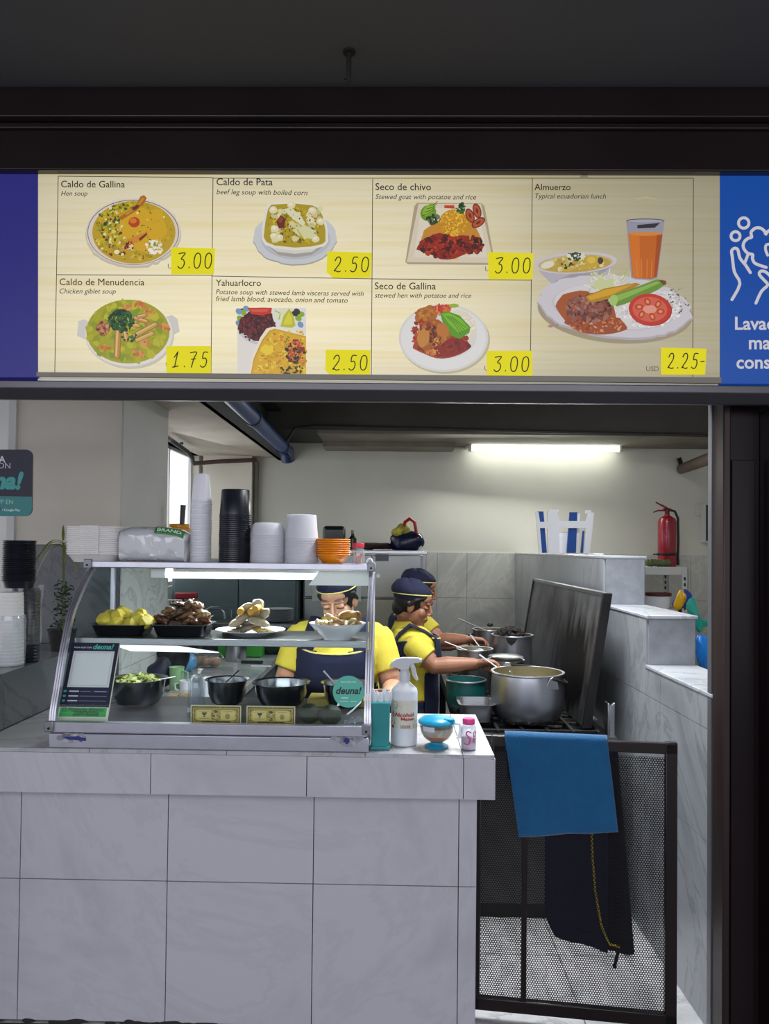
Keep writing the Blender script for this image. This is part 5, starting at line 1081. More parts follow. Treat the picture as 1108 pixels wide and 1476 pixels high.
q = MB(); q.tube([c+V(.022, 0, .275), c+V(.030, 0, .255), c+V(.034, 0, .235), c+V(.044, 0, .216)], [.006, .006, .006, .003], 8, flat=1.3); q.build('trigger', tw, sb_)
# sauce bowl with cyan lid
c = onc(629, 1076); c.y = 2.60; c.x = at(629, 1076, 2.60).x
ub = thing('sauce_bowl', 'clear sauce bowl with cyan lid and foot, half full of orange sauce', 'bowl', c); cy = mat('cyan_plastic', '#1a9fc8', .35)
q = MB(); q.lathe([(.001, 0), (.040, 0), (.041, .004), (.022, .012), (.020, .016), (.001, .016)], c, 32); q.build('foot', cy, ub)
q = MB(); q.lathe([(.020, .016), (.040, .028), (.054, .052), (.058, .080), (.059, .084)], c, 40); q.build('body', M['clear'], ub)
q = MB(); q.lathe([(.001, .0175), (.019, .0175), (.0385, .0295), (.0475, .040), (.047, .0405), (.001, .0405)], c, 36); q.build('sauce', mat('orange_sauce', '#cf7a2e', .4), ub)
q = MB(); q.lathe([(.0472, .0402), (.0525, .053), (.0545, .066), (.053, .066), (.050, .052), (.046, .0402)], c, 36); q.build('residue', mat('foamy_residue', '#cbbba2', .8, var=.3, vscale=60), ub)
q = MB(); q.lathe([(.061, .080), (.063, .084), (.061, .089), (.050, .097), (.030, .102), (.001, .103)], c, 40); q.build('lid', cy, ub)
q = MB(); q.box(c+V(.020, -.040, .092), c+V(.056, -.012, .101)); q.build('flap', cy, ub, bevel=.004)
q = MB(); q.tube([c+V(.055, -.01, .082), c+V(.075, -.014, .080), c+V(.080, -.016, .060), c+V(.074, -.014, .036), c+V(.066, -.012, .034)], [.006]*5, 8); q.build('handle', M['milky'], ub)
q = MB(); q.lathe([(.0565, .060), (.0600, .076)], c, 14, a0=-2.5, a1=-1.75); q.build('sticker', mat('white_sticker', '#d9dbe6', .5), ub)
# salt shaker
c = onc(675, 1080); c.y = 2.575; c.x = at(675, 1080, 2.575).x
ss = thing('salt_shaker', 'small clear salt shaker with pink lid and pink letters on counter', 'shaker', c); pk_ = mat('pink_plastic', '#e23a8c', .4)
q = MB(); q.lathe([(.001, 0), (.024, 0), (.0255, .003), (.0255, .070), (.021, .078), (.019, .082), (.019, .086)], c, 30); q.build('body', M['clear'], ss)
q = MB(); q.lathe([(.001, .003), (.0235, .003), (.0238, .040), (.001, .042)], c, 28); q.build('salt', mat('pinkish_salt', '#dcc4d2', .9, bump=.3), ss)
q = MB(); q.lathe([(.019, .083), (.0205, .084), (.0205, .098), (.018, .102), (.001, .102)], c, 30, wob=lambda a, i: 1+.012*math.sin(a*30)); q.build('lid', pk_, ss)
def SL(u, v, h): a = -PI/2+(u-.42)*2.4; return c+V((.026+h)*math.cos(a), (.026+h)*math.sin(a), .066-.05*v)
pr = Print(SL, h0=1e-4); pr.stroke(smooth_pts([(.50, .12), (.34, .04), (.26, .24), (.40, .42), (.46, .66), (.36, .92), (.16, .86)]), .07, '#d8348a'); pr.stroke(smooth_pts([(.66, .12), (.68, .5), (.67, .78)]), .06, '#d8348a'); pr.stroke(smooth_pts([(.66, .14), (.80, .10), (.82, .34), (.68, .42)]), .06, '#d8348a'); pr.build('letters', vcol_flat, ss, smooth=False)
q = MB(); p0, p1 = at(592, 1004, 2.80), onc(607, 1028); p1.z = ZC+.006; q.tube([at(598, 1010, 2.86), at(606, 1026, 2.83)], .005, 8); 
h0 = at(609, 1030, 2.9); h0.z = ZC+.004; q = MB(); q.tube([h0, h0+V(-.03, .02, .035), h0+V(-.06, .04, .06)], [.006, .006, .004], 8, flat=.5); tag(q.build('plastic_spoon', M['white_pl']), 'white plastic spoon leaning behind the spray bottle on the counter', 'spoon')

# ================================================================== left ledge: cups, plant, wall sign
lg = LZ+.001
YL = 2.93
c = V(at(14, 950, YL).x, YL, lg)
wcs = thing('wrapped_cup_stack', 'tall stack of white foam cups in clear wrap on left ledge', 'cups', c)
q = MB(); pfw = [(.001, 0), (.048, 0)]
for k in range(20): pfw += [(.052-.0003*k, .008+.0133*k), (.049-.0003*k, .012+.0133*k)]
pfw += [(.044, .278), (.001, .28)]
q.lathe(pfw, c, 28); q.build('cups', M['foam'], wcs)
q = MB(); q.lathe([(.054, .001), (.056, .06), (.055, .12), (.057, .17), (.053, .19)], c, 28, wob=lambda a, i: 1+.05*noise.noise(V(a*2, i*1.1, 5))); q.build('wrap', M['wrap'], wcs)
c = V(at(43, 948, 3.02).x, 3.02, lg)
bcs = thing('wrapped_cup_stack', 'slim stack of black cups in crinkled wrap beside the white cups', 'cups', c)
q = MB(); pfb = [(.001, 0), (.030, 0)]
for k in range(22): pfb += [(.036, .006+.0128*k), (.0335, .010+.0128*k)]
pfb += [(.03, .290), (.001, .29)]
q.lathe(pfb, c, 26); q.build('cups', bl, bcs)
q = MB(); q.lathe([(.040, .07), (.041, .12), (.040, .20), (.043, .26), (.047, .30)], c, 26, wob=lambda a, i: 1+.12*noise.noise(V(a*2.5, i*1.3, 8))); q.build('wrap', M['wrap'], bcs)
cb0 = V(at(27, 845, 2.96).x, 2.96, lg+.293)
bm2 = cup_thing('shallow_container', '', 'container', 'black containers stacked on the left ledge', [(.001, 0), (.052, 0), (.0575, .026), (.0585, .028)], bl, .060, .0285, .003, inv=False)
stack(bm2, 22, cb0, .0073, 'shallow black container, %s of the stack at the left edge', seed=8)
# plant
pp0 = V(-1.47, 3.36, lg)
plnt = thing('potted_plant', 'thin stemmed green house plant on the left ledge beside the display case', 'plant', pp0)
q = MB(); q.lathe([(.001, 0), (.045, 0), (.060, .085), (.064, .09), (.060, .092), (.055, .08), (.001, .078)], pp0, 26); q.build('pot', mat('dark_pot', '#2b2a2c', .6), plnt)
s_top = at(91, 782, 3.36); s_mid = at(92, 860, 3.36)
q = MB(); q.tube([pp0+V(0, 0, .07), V(pp0.x*.5+s_mid.x*.5, 3.36, (lg+s_mid.z)/2), s_mid, s_top], [.007, .0065, .006, .005], 8); q.build('stem', mat('stem_green', '#5f6a4a', .7, var=.3), plnt)
lf1 = mat('strap_leaf', '#7d8a36', .5, var=.35, vscale=14); lf2 = mat('dark_leaf', '#2f3f26', .6, var=.4, vscale=20)
def strap(m, p0, d, L, droop, w):
    side = d.cross(V(0, 0, 1)).normalized(); n = 8; c1_, c2_ = [], []
    for i in range(n+1):
        t = i/n; p = p0+d*(L*t)+V(0, 0, .35*L*t-droop*L*t*t); ww = w*(math.sin(PI*min(1, t*.85+.15))**.8)
        c1_.append(p-side*ww); c2_.append(p+side*ww)
    return m.rings([[a, (a+b)/2-V(0, 0, w*.25), b] for a, b in zip(c1_, c2_)], False, False, False)
q = MB(); rr = random.Random(3)
for ang, L, dr, w in ((2.4, .10, .55, .006), (-.2, .09, .5, .006), (3.3, .13, 1.2, .007), (.4, .12, 1.3, .007), (4.2, .12, 1.1, .007), (5.2, .11, 1.2, .007), (1.6, .10, .8, .006), (3.0, .16, 1.5, .007), (3.9, .13, 1.9, .007), (5.7, .12, 1.7, .006), (2.0, .08, -.3, .006)):
    strap(q, s_top+V(0, 0, rr.uniform(-.03, .01)), V(math.cos(ang), math.sin(ang), .25).normalized(), L, dr, w)
q.build('strap_leaves', lf1, plnt, solid=.0006)
q = MB()
for i in range(260):
    t = rr.random(); base = pp0.lerp(s_mid, .25+.95*t); a = rr.random()*6.28; rad = rr.uniform(.005, .055)*(1.25-.6*t)
    p = base+V(rad*math.cos(a), rad*math.sin(a), rr.uniform(-.02, .03)); rt = rnd_rot(rr, 1.0); l = rr.uniform(.008, .015)
    q.poly([p+rt @ V(-l, 0, 0), p+rt @ V(0, -l*.45, .002), p+rt @ V(l, 0, 0), p+rt @ V(0, l*.45, .002)])
lv = q.build('small_leaves', lf2, plnt, smooth=False); lv['kind'] = 'stuff'
# teal wall sign hanging at the left edge
YW = 2.75
def WS(px, py, h): p = at(px, py, YW); p.y -= h; return p
sg = thing('payment_sign', 'rounded navy and turquoise payment sign hanging at the left edge', 'sign', WS(-2, 696, 0))
q = MB(); pts = []
for cx_, cy_, a in ((-54, 658, PI), (37, 658, 1.5*PI), (36, 734, 0), (-54, 734, PI/2)): pts += [WS(cx_+10*math.cos(a+PI/2*i/6), cy_+10*math.sin(a+PI/2*i/6), 0) for i in range(7)]
q.prism(pts, (0, .006, 0)); q.build('board', mat('navy_sign', '#1d1a33', .5), sg, smooth=False)
pr = Print(WS, h0=3e-4)
pts = [(-64, 714), (46, 716), (46, 734)]+[(36+10*math.cos(PI/2*i/6), 734+10*math.sin(PI/2*i/6)) for i in range(7)]+[(-64, 744)]
pr.shape(pts, '#32807f'); pr.oval(-2, 733.5, 4, 4, '#3f4f8c'); pr.build('lower_band', vcol_flat, sg, smooth=False)
for t, x, y, w, cc_, sh, bo in (('PAGA', -26, 666, 34, '#cfcdd8', 0, .02), ('AQUÍ CON', -44, 674.5, 59, '#bdbbca', 0, 0), ('deuna!', -58, 703, 92, '#3f9d98', .25, .045), ('LA APP EN', -22, 726, 41, '#9cc6c4', 0, 0), ('• Google Play', 3, 736.5, 26, '#d6e8e6', 0, .015)):
    p2 = Print(WS, h0=8e-4); p2.text(t, x, y, w, cc_, sh, bo, .015); p2.build('sign_text', vcol_flat, sg, smooth=False)
q = MB(); q.box((at(-40, 700, YW).x, YW+.006, 1.72), (at(-36, 700, YW).x, YW+.012, 2.06)); q.build('hanger', M['iron'], sg)

# ================================================================== gate with towel and apron
g0, g1 = V(.272, 2.665, 0), V(at(975, 1200, 2.583).x, 2.583, 0)
ge = (g1-g0).normalized(); gn = V(ge.y, -ge.x, 0)           # gn towards the viewer
GL = (g1-g0).length; GB, GT = .035, .963
gt = thing('gate', 'low dark brown metal gate with perforated sheet panel at the counter end', 'gate', (g0+g1)/2)
def gp(u, z, n=0): return g0+ge*u+V(0, 0, z)+gn*n
def gbar(m, u0, u1, z0, z1, th=.013):
    m.hexa([gp(u0, z0, th), gp(u1, z0, th), gp(u1, z0, -th), gp(u0, z0, -th), gp(u0, z1, th), gp(u1, z1, th), gp(u1, z1, -th), gp(u0, z1, -th)])
for u0, u1, z0, z1, nm in ((.055, GL, GT-.035, GT, 'top_rail'), (0, GL, GB, GB+.042, 'bottom_rail'), (GL-.038, GL, 0.0, GT+.004, 'right_stile'), (.052, .066, .80, GT-.03, 'left_stile'), (0.0, .022, GB, .785, 'hinge_stile'), (.160, .178, GB+.04, GT-.03, 'mullion')):
    q = MB(); gbar(q, u0, u1, z0, z1); q.build(nm, M['brown'], gt, bevel=.003)
q = MB(); q.cyl(gp(GL-.01, .02, -.0), gp(GL-.01, GT, 0), .012, None, 12); q.build('hinge_post', M['brown'], gt)
perf = MB(); pitch = .0083; rh = .00315; rows = int((GT-.04-GB-.04)/(pitch*.866)); vs, fs = [], []
def inpanel(u, z): return u < GL-.036 and (u > .02 if z < .78 else u > .062)
for j in range(rows):
    z = GB+.044+j*pitch*.866
    for i in range(int(GL/pitch)+1):
        u = .008+i*pitch+(pitch/2 if j % 2 else 0)
        if not inpanel(u, z): continue
        o0 = len(vs); ro = pitch/math.sqrt(3)
        bend = .004*math.exp(-((u-.21)/.02)**2)+.004*math.exp(-((u-.455)/.02)**2)
        for k in range(6):
            a = PI/6+k*PI/3; vs.append(gp(u+ro*math.cos(a), z+ro*math.sin(a), .004+bend))
        for k in range(6):
            a = PI/6+k*PI/3; vs.append(gp(u+rh*math.cos(a), z+rh*math.sin(a), .004+bend))
        for k in range(6): fs.append((o0+k, o0+(k+1) % 6, o0+6+(k+1) % 6, o0+6+k))
perf._add(vs, fs); perf.build('perforated_panel', mat('perforated_sheet', '#0a0708', .8, .0), gt, smooth=False)
# towel
def ug(px, py):
    d = ray(px, py); o = V(0, 0, EYE); t = (g0-o).dot(gn)/d.dot(gn); p = o+d*t; return (p-g0).dot(ge), p.z
uA, uB_ = ug(727, 1060)[0], ug(874, 1062)[0]; uC_, zC_ = ug(889, 1195); uD, zD = ug(747, 1203)
q = MB()
def tow(u, v):
    # v 0..1 front bottom -> top, 1..1.25 over the bar, ..1.9 behind
    V_ = v*2.0
    if V_ <= 1.2:
        k = V_/1.2; u0 = uD+(uA-uD)*k; u1 = uC_+(uB_-uC_)*k; z = (zD+(zC_-zD)*u)*(1-k)+(GT+.004)*k
        n = .024+.010*(1-k)*noise.noise(V(u*5, k*1.5, 2))+.004*math.sin(u*9)*(1-k)
        return gp(u0+(u1-u0)*u, z, n)
    if V_ <= 1.36:
        a = (V_-1.2)/.16*PI; return gp(uA+(uB_-uA)*u, GT+.004+.012*math.sin(a), .022*math.cos(a))
    k = (V_-1.36)/.64; return gp(uA+(uB_-uA)*u+.01*k, GT+.004-.16*k, -.022-.006*math.sin(u*7)*k)
q.grid(tow, 26, 50)
twl = q.build('towel', mat('blue_towel', '#075788', .95, var=.08, vscale=30, bump=.35, bscale=220, sheen=.4), None, angle=80, solid=.004, off=0)
tag(twl, 'bright blue cloth towel draped over the top of the brown gate', 'towel')
# apron hanging behind the gate
ap = thing('hanging_apron', 'navy apron with yellow piping hanging inside the gate below the towel', 'apron', gp(.45, GT, -.05))
uL, uR = ug(786, 1250)[0], ug(870, 1250)[0]; zb = ug(840, 1378)[1]
q = MB()
def apr(u, v):
    r_ = max(0, (.16-v)/.16); u0 = uL+.035*r_**2; z = zb+.02+(.02*(1-u))+(.96-zb-.03)*v-.03*u*(1-v); return gp(u0+(uR+.02-u0)*u, z, -.045+.012*math.sin(u*5+1))
q.grid(apr, 20, 24); q.build('cloth', mat('navy_apron_cloth', '#141d42', .9, var=.1, vscale=8), ap, angle=80, solid=.003)
uS = ug(893, 1170)[0]; uE = ug(919, 1370)[0]; q = MB()
def apr2(u, v): return gp(uR+(uE+(uS-uE)*v-uR)*u, zb-.01+(.95-zb)*v, -.062-.012*math.sin(u*6))
q.grid(apr2, 12, 16); q.build('back_cloth', mat('dark_apron_cloth', '#0e1226', .9), ap, angle=80, solid=.003)
q = MB(); q.tube([gp(*ug(853, 1185), -.025), gp(*ug(855, 1240), -.025), gp(*ug(859, 1290), -.025), gp(*ug(868, 1340), -.025), gp(*ug(880, 1367), -.027), gp(*ug(894, 1371), -.03)], .0075, 8, flat=.5); q.build('piping', mat('bright_yellow_piping', '#e0c030', .7), ap)
q = MB(); q.tube([gp(*ug(894, 1368), -.03), gp(*ug(891, 1385), -.03), gp(*ug(887, 1402), -.03)], .006, 6); q.build('tie', M['black_soft'], ap)
q = MB(); q.tube([gp(*ug(830, 1347), -.03), gp(*ug(846, 1350), -.03), gp(*ug(855, 1351), -.03)], .003, 6); q.build('stitched_mark', M['black_soft'], ap)
# ================================================================== stove and pots
SZ = .800
sx0, sx1, sy0, sy1 = .285, .955, 3.37, 5.15
stv = thing('gas_stove', 'long dark steel gas stove against the tiled partition wall', 'stove', ((sx0+sx1)/2, (sy0+sy1)/2, 0))
stm = mat('greasy_steel', '#3d3d40', .35, .85, var=.4, vscale=8)
q = MB(); q.box((sx0, sy0, .72), (sx1, sy1, SZ-.02)); q.build('body', stm, stv, bevel=.004)
q = MB(); q.box((sx0, sy0-.012, SZ-.035), (sx1, sy0+.03, SZ-.005)); q.box((sx0, sy0, SZ-.02), (sx0+.03, sy1, SZ-.005)); q.build('front_rail', M['steel_dark'], stv, bevel=.003)
q = MB(); q.box((sx0+.02, sy0+.02, .06), (sx1-.02, sy0+.035, .72)); q.build('front_panel', mat('stove_panel', '#4a494b', .5, .3, var=.2), stv)
q = MB(); q.box((sx0+.02, sy0+.02, 0), (sx1-.02, sy1, .06)); q.build('plinth', M['iron'], stv)
for x in (sx0, sx1-.04):
    for y in (sy0, sy1-.04): q = MB(); q.box((x, y, 0), (x+.04, y+.04, .72)); q.build('leg', stm, stv)
for k in range(3):
    y0 = sy0+.05+.56*k
    q = MB()
    for i in range(6): q.box((sx0+.05+i*.11, y0, SZ-.012), (sx0+.065+i*.11, y0+.5, SZ+.004))
    for i in range(4): q.box((sx0+.04, y0+.02+i*.155, SZ-.012), (sx1-.06, y0+.035+i*.155, SZ+.002))
    q.build('grate', M['iron'], stv, bevel=.002)
    q = MB(); q.cyl((.62, y0+.25, SZ-.02), (.62, y0+.25, SZ-.004), .07, .06, 20); q.build('burner', M['iron'], stv)
q = MB(); c = at(876, 1045, 3.42); q.prism([V(.925, 3.40, SZ-.02), V(.955, 3.40, SZ-.02), V(.955, 3.40, SZ+.135), V(.935, 3.40, SZ+.12)], (0, .02, 0)); q.box((.925, 3.40, SZ-.02), (.935, 3.46, SZ+.13)); q.build('corner_bracket', M['steel'], stv, bevel=.002)
q = MB(); q.tube([at(838, 1016, 3.72), at(858, 1037, 3.5)], .012, 8, flat=.5); q.build('grate_handle', M['steel'], stv)
# splash lid standing along the partition
lid_m = bpy.data.materials.new('scorched_steel'); lid_m.use_nodes = True; nt = lid_m.node_tree; b = nt.nodes['Principled BSDF']
tc = nt.nodes.new('ShaderNodeTexCoord'); nz = nt.nodes.new('ShaderNodeTexNoise'); nz.inputs['Scale'].default_value = 3.5; nz.inputs['Detail'].default_value = 8; nt.links.new(tc.outputs['Object'], nz.inputs['Vector'])
cr = nt.nodes.new('ShaderNodeValToRGB'); cr.color_ramp.elements[0].position = .35; cr.color_ramp.elements[0].color = lin('#4a4a4c'); cr.color_ramp.elements[1].position = .6; cr.color_ramp.elements[1].color = lin('#8e8f91')
nt.links.new(nz.outputs[0], cr.inputs[0])
# burnt stain with its own ragged shape, low in the middle of the sheet
vm = nt.nodes.new('ShaderNodeMapping'); vm.inputs['Location'].default_value = (0, .78, -.62); vm.inputs['Scale'].default_value = (.2, 1.9, 2.9); nt.links.new(tc.outputs['Object'], vm.inputs[0])
ln = nt.nodes.new('ShaderNodeVectorMath'); ln.operation = 'LENGTH'; nt.links.new(vm.outputs[0], ln.inputs[0])
mp3 = nt.nodes.new('ShaderNodeMapping'); mp3.inputs['Scale'].default_value = (1, 3, .8); nt.links.new(tc.outputs['Object'], mp3.inputs[0])
n3 = nt.nodes.new('ShaderNodeTexNoise'); n3.inputs['Scale'].default_value = 5; n3.inputs['Detail'].default_value = 6; nt.links.new(mp3.outputs[0], n3.inputs['Vector'])
ad = nt.nodes.new('ShaderNodeMath'); ad.operation = 'MULTIPLY_ADD'; ad.inputs[1].default_value = 1.3; nt.links.new(n3.outputs[0], ad.inputs[0]); nt.links.new(ln.outputs['Value'], ad.inputs[2])
mk = nt.nodes.new('ShaderNodeMapRange'); mk.inputs[1].default_value = 1.15; mk.inputs[2].default_value = 1.65; nt.links.new(ad.outputs[0], mk.inputs[0])
ms_ = nt.nodes.new('ShaderNodeMix'); ms_.data_type = 'RGBA'; ms_.inputs[6].default_value = lin('#121112'); nt.links.new(mk.outputs[0], ms_.inputs[0]); nt.links.new(cr.outputs[0], ms_.inputs[7])
nt.links.new(ms_.outputs[2], b.inputs['Base Color']); b.inputs['Metallic'].default_value = .85; b.inputs['Roughness'].default_value = .38
tn, bn = V(.925, 3.46, 1.408), V(.835, 3.46, SZ+.01); tf, bf = V(.895, 5.08, 1.408), V(.80, 5.08, SZ+.01); th = V(.022, 0, 0)
lidt = thing('stove_lid', 'tall scorched steel splash panel leaning beside the pots on the stove', 'panel', (bn+bf)/2)
q = MB(); q.hexa([bn, bn+th, bf+th, bf, tn, tn+th, tf+th, tf]); q.build('sheet', lid_m, lidt, smooth=False)
for a, b2 in ((bn, tn), (bf, tf)):
    q = MB(); q.hexa([a+V(-.006, -.008, 0), a+V(.032, -.008, 0), a+V(.032, .018, 0), a+V(-.006, .018, 0), b2+V(-.006, -.008, 0), b2+V(.032, -.008, 0), b2+V(.032, .018, 0), b2+V(-.006, .018, 0)])
    q.build('side_flange', mat('sooty_flange', '#2c2b2c', .4, .7, var=.3), lidt, smooth=False)
q = MB(); q.hexa([tn+V(-.006, 0, -.012), tn+V(.03, 0, -.012), tf+V(.03, 0, -.012), tf+V(-.006, 0, -.012), tn+V(-.006, 0, .003), tn+V(.03, 0, .003), tf+V(.03, 0, .003), tf+V(-.006, 0, .003)]); q.build('top_flange', M['steel'], lidt, smooth=False)
def potlike(name, label, px, py, Y, r, zb, m, belly=0, lip=.007, inner=None, fill=None, fillz=.5, cat='pot', depth=None, rmin=None):
    c = at(px, py, Y); zr = c.z; c = V(c.x, Y, zb); H = zr-zb
    o = thing(name, label, cat, c)
    rb = rmin or r*.86
    pr_ = [(.001, 0), (rb*.82, 0), (rb, H*.04), (r+belly*.6, H*.28), (r+belly, H*.55), (r+belly*.5, H*.85), (r, H-.006)]
    q = MB(); q.lathe(curve(pr_[1:], 3) if belly else pr_, c, 48); q.build('body', m, o)
    q = MB(); q.lathe([(r-.003, H-.006), (r+lip, H-.005), (r+lip+.001, H-.001), (r+lip-.001, H+.003), (r-.004, H+.002)], c, 48); q.build('rim', M['alu_pot'] if m is not M['teal'] else m, o)
    q = MB(); q.lathe([(r-.004, H+.001), (r-.005+belly*.5, H*.8), (r-.006+belly, H*.55), (r*.9, H*.2), (.001, H*.12)], c, 40); q.build('inside', inner or M['pot_in'], o)
    if fill: q = MB(); q.lathe([(.001, H*fillz), (r+belly*.8-.008, H*fillz)], c, 32); q.build('contents', fill, o)
    return o, c, H
broth = mat('broth', '#8a7a4a', .2, var=.2)
big, cb_, Hb = potlike('cooking_pot', 'large dented aluminium pot with bail handle at front of the stove', 760, 968, 3.62, .162, SZ+.006, M['alu_pot'], .008, .009, None, broth, .7)
q = MB(); e = cb_+V(.085, -.150, Hb-.035); q.prism([e+V(-.030, 0, -.022), e+V(.034, .016, -.022), e+V(.026, .014, .02), e+V(.004, .006, .036), e+V(-.014, 0, .024)], (0, -.006, 0)); q.build('ear_bracket', M['alu_pot'], big, bevel=.002)
q = MB(); e2 = cb_+V(-.07, .15, Hb-.03); q.prism([e2+V(-.03, 0, -.02), e2+V(.03, 0, -.02), e2+V(.012, 0, .05), e2+V(-.012, 0, .05)], (0, .006, 0)); q.build('ear_bracket', M['alu_pot'], big, bevel=.002)
q = MB(); q.tube([e+V(.004, -.006, .026), e+V(.07, .02, .006), cb_+V(.186, 0, Hb-.05), cb_+V(.15, .10, Hb-.025), cb_+V(.05, .168, Hb), e2+V(0, .01, .04)], .0055, 8); q.build('bail_handle', M['iron'], big)
q = MB(); rr = random.Random(3)
for i in range(26):
    a = rr.uniform(PI*1.02, PI*1.95); z = rr.uniform(.004, .022); rr_ = .134+z*.62
    q.ell(cb_+V(rr_*math.cos(a), rr_*math.sin(a), z), (.012, .004, .006), Matrix.Rotation(a+PI/2, 3, 'Z'), 8, 6, .5, 60, i)
q.build('burnt_crust', M['soot'], big)
q = MB()
for dx in (-.085, -.062): q.ell(cb_+V(dx, .138, Hb-.025), (.005, .003, .005))
q.build('rivet', M['steel'], big)
potlike('cooking_pot', 'lidded steel pot directly behind the large aluminium pot', 729, 951, 4.08, .092, SZ+.006, M['alu_pot'])
o, cc_, HH = potlike('cooking_pot', 'aluminium pot heaped with dark food, near the splash panel', 738, 915, 4.62, .118, SZ+.006, M['alu_pot'], 0, .008, None, M['soot'], .9)
q = MB(); rr = random.Random(2)
for i in range(90):
    a = rr.random()*6.28; d = math.sqrt(rr.random())*.088; lump(q, cc_+V(-.012+d*math.cos(a), d*math.sin(a)*.9, HH-.015+.055*(1-(d/.095)**2)), (.016, .014, .012), .6, i*1.7, None, 50, 8, 6)
tag(q.build('dark_food', mat('black_sausage', '#1b1512', .7, bump=.5, var=.4, vscale=40)), 'heap of nearly black food piled in the aluminium pot', 'food', kind='stuff')
q = MB(); e = cc_+V(-.022, -.122, HH-.005); q.prism([e+V(-.035, 0, 0), e+V(.035, 0, 0), e+V(.018, 0, -.03), e+V(-.002, 0, -.045), e+V(-.022, 0, -.028)], (0, -.004, 0)); q.build('spill', M['soot'], o)
o, c5, H5 = potlike('cooking_pot', 'farthest aluminium pot on the stove with a ladle in it', 704, 907, 5.02, .100, SZ+.006, M['alu_pot'], 0, .008, None, broth, .9)
q = MB(); q.ell(c5+V(.02, .09, H5+.02), (.02, .01, .014)); q.build('knob', M['black'], o)
q = MB(); q.tube([c5+V(-.105, -.03, H5-.03), c5+V(-.135, -.05, H5-.03), c5+V(-.13, -.06, H5-.10), c5+V(-.09, -.06, H5-.10)], .007, 8); q.build('handle', M['black'], o)
potlike('cooking_pot', 'plain aluminium pot with wide pale rim in front of the second cook', 684, 935, 4.36, .098, SZ+.006, M['alu_pot'], 0, .008, None, broth, .9)
def ladle(label, a, b2, r=.006, bowl=.0):
    o = thing('ladle', label, 'ladle', b2); q = MB(); q.tube([a, a.lerp(b2, .5), b2], [r, r*.8, r], 8, flat=.6); q.build('handle', mat('bright_ladle_steel', '#d0d2d4', .35, .35), o)
    q = MB(); q.ell(b2+V(0, 0, -.02), (.03, .03, .02)); q.build('bowl', mat('bright_ladle_steel', '#d0d2d4', .35, .35), o)
ladle('white handled ladle leaning from the farthest pot', at(661, 892, 4.9), c5+V(.0, -.03, H5-.015), .008)
ladle('steel ladle held by the nearer cook over the big pot', at(691, 944, 3.98), at(722, 966, 3.85), .006)
ladle('steel ladle held by the farther cook over the stove', at(678, 915, 4.55), at(692, 934, 4.45), .005)
ladle('steel ladle resting across the plain aluminium pot', at(641, 925, 4.4), at(682, 941, 4.32), .006)
p = at(729, 948, 4.06); q = MB(); q.lathe([(.094, 0), (.088, .004), (.05, .010), (.001, .012)], p+V(0, 0, .006), 36); tag(q.build('pot_lid', M['steel']), 'shiny steel lid lying on the pot behind the big pot', 'lid')
potlike('basin', 'dark teal plastic basin at near end of the stove', 671, 979, 3.86, .098, SZ+.004, M['teal'] if 0 else mat('dark_teal_plastic', '#0f4a48', .35), 0, .006, mat('dark_teal_inside', '#12504d', .4), mat('basin_food', '#3a4a40', .5, var=.5), .5, 'basin', rmin=.075)
# steel food tray
a, b2 = at(661, 1017, 3.52), at(716, 1017, 3.52); zt_ = a.z
gtr = thing('food_tray', 'rectangular steel food tray beside the large pot on stove', 'tray', V((a.x+b2.x)/2, 3.62, SZ+.005)); cx_ = V((a.x+b2.x)/2, 3.63, SZ+.006); hx, hy, hh = (b2.x-a.x)/2, .11, zt_-SZ-.006
q = MB(); q.rings([[p+cx_ for p in r] for r in tray_rings(hx-.012, hy-.012, [(-.016, 0), (-.006, .003), (0, hh-.004), (.012, hh), (.012, hh+.002), (.0, hh+.001), (-.008, .010), (-.02, .008)])]); q.build('body', M['steel'], gtr)
q = MB(); rr = random.Random(4)
for i in range(14): lump(q, cx_+V(rr.uniform(-.06, .06), rr.uniform(-.08, .08), .016), (.016, .012, .010), .4, i, rnd_rot(rr), 50, 9, 6)
fo2 = q.build('food_scraps', mat('grey_scraps', '#9a9c9e', .3, .3, var=.4, vscale=40)); tag(fo2, 'small pale pieces lying in the steel food tray', 'food', kind='stuff')

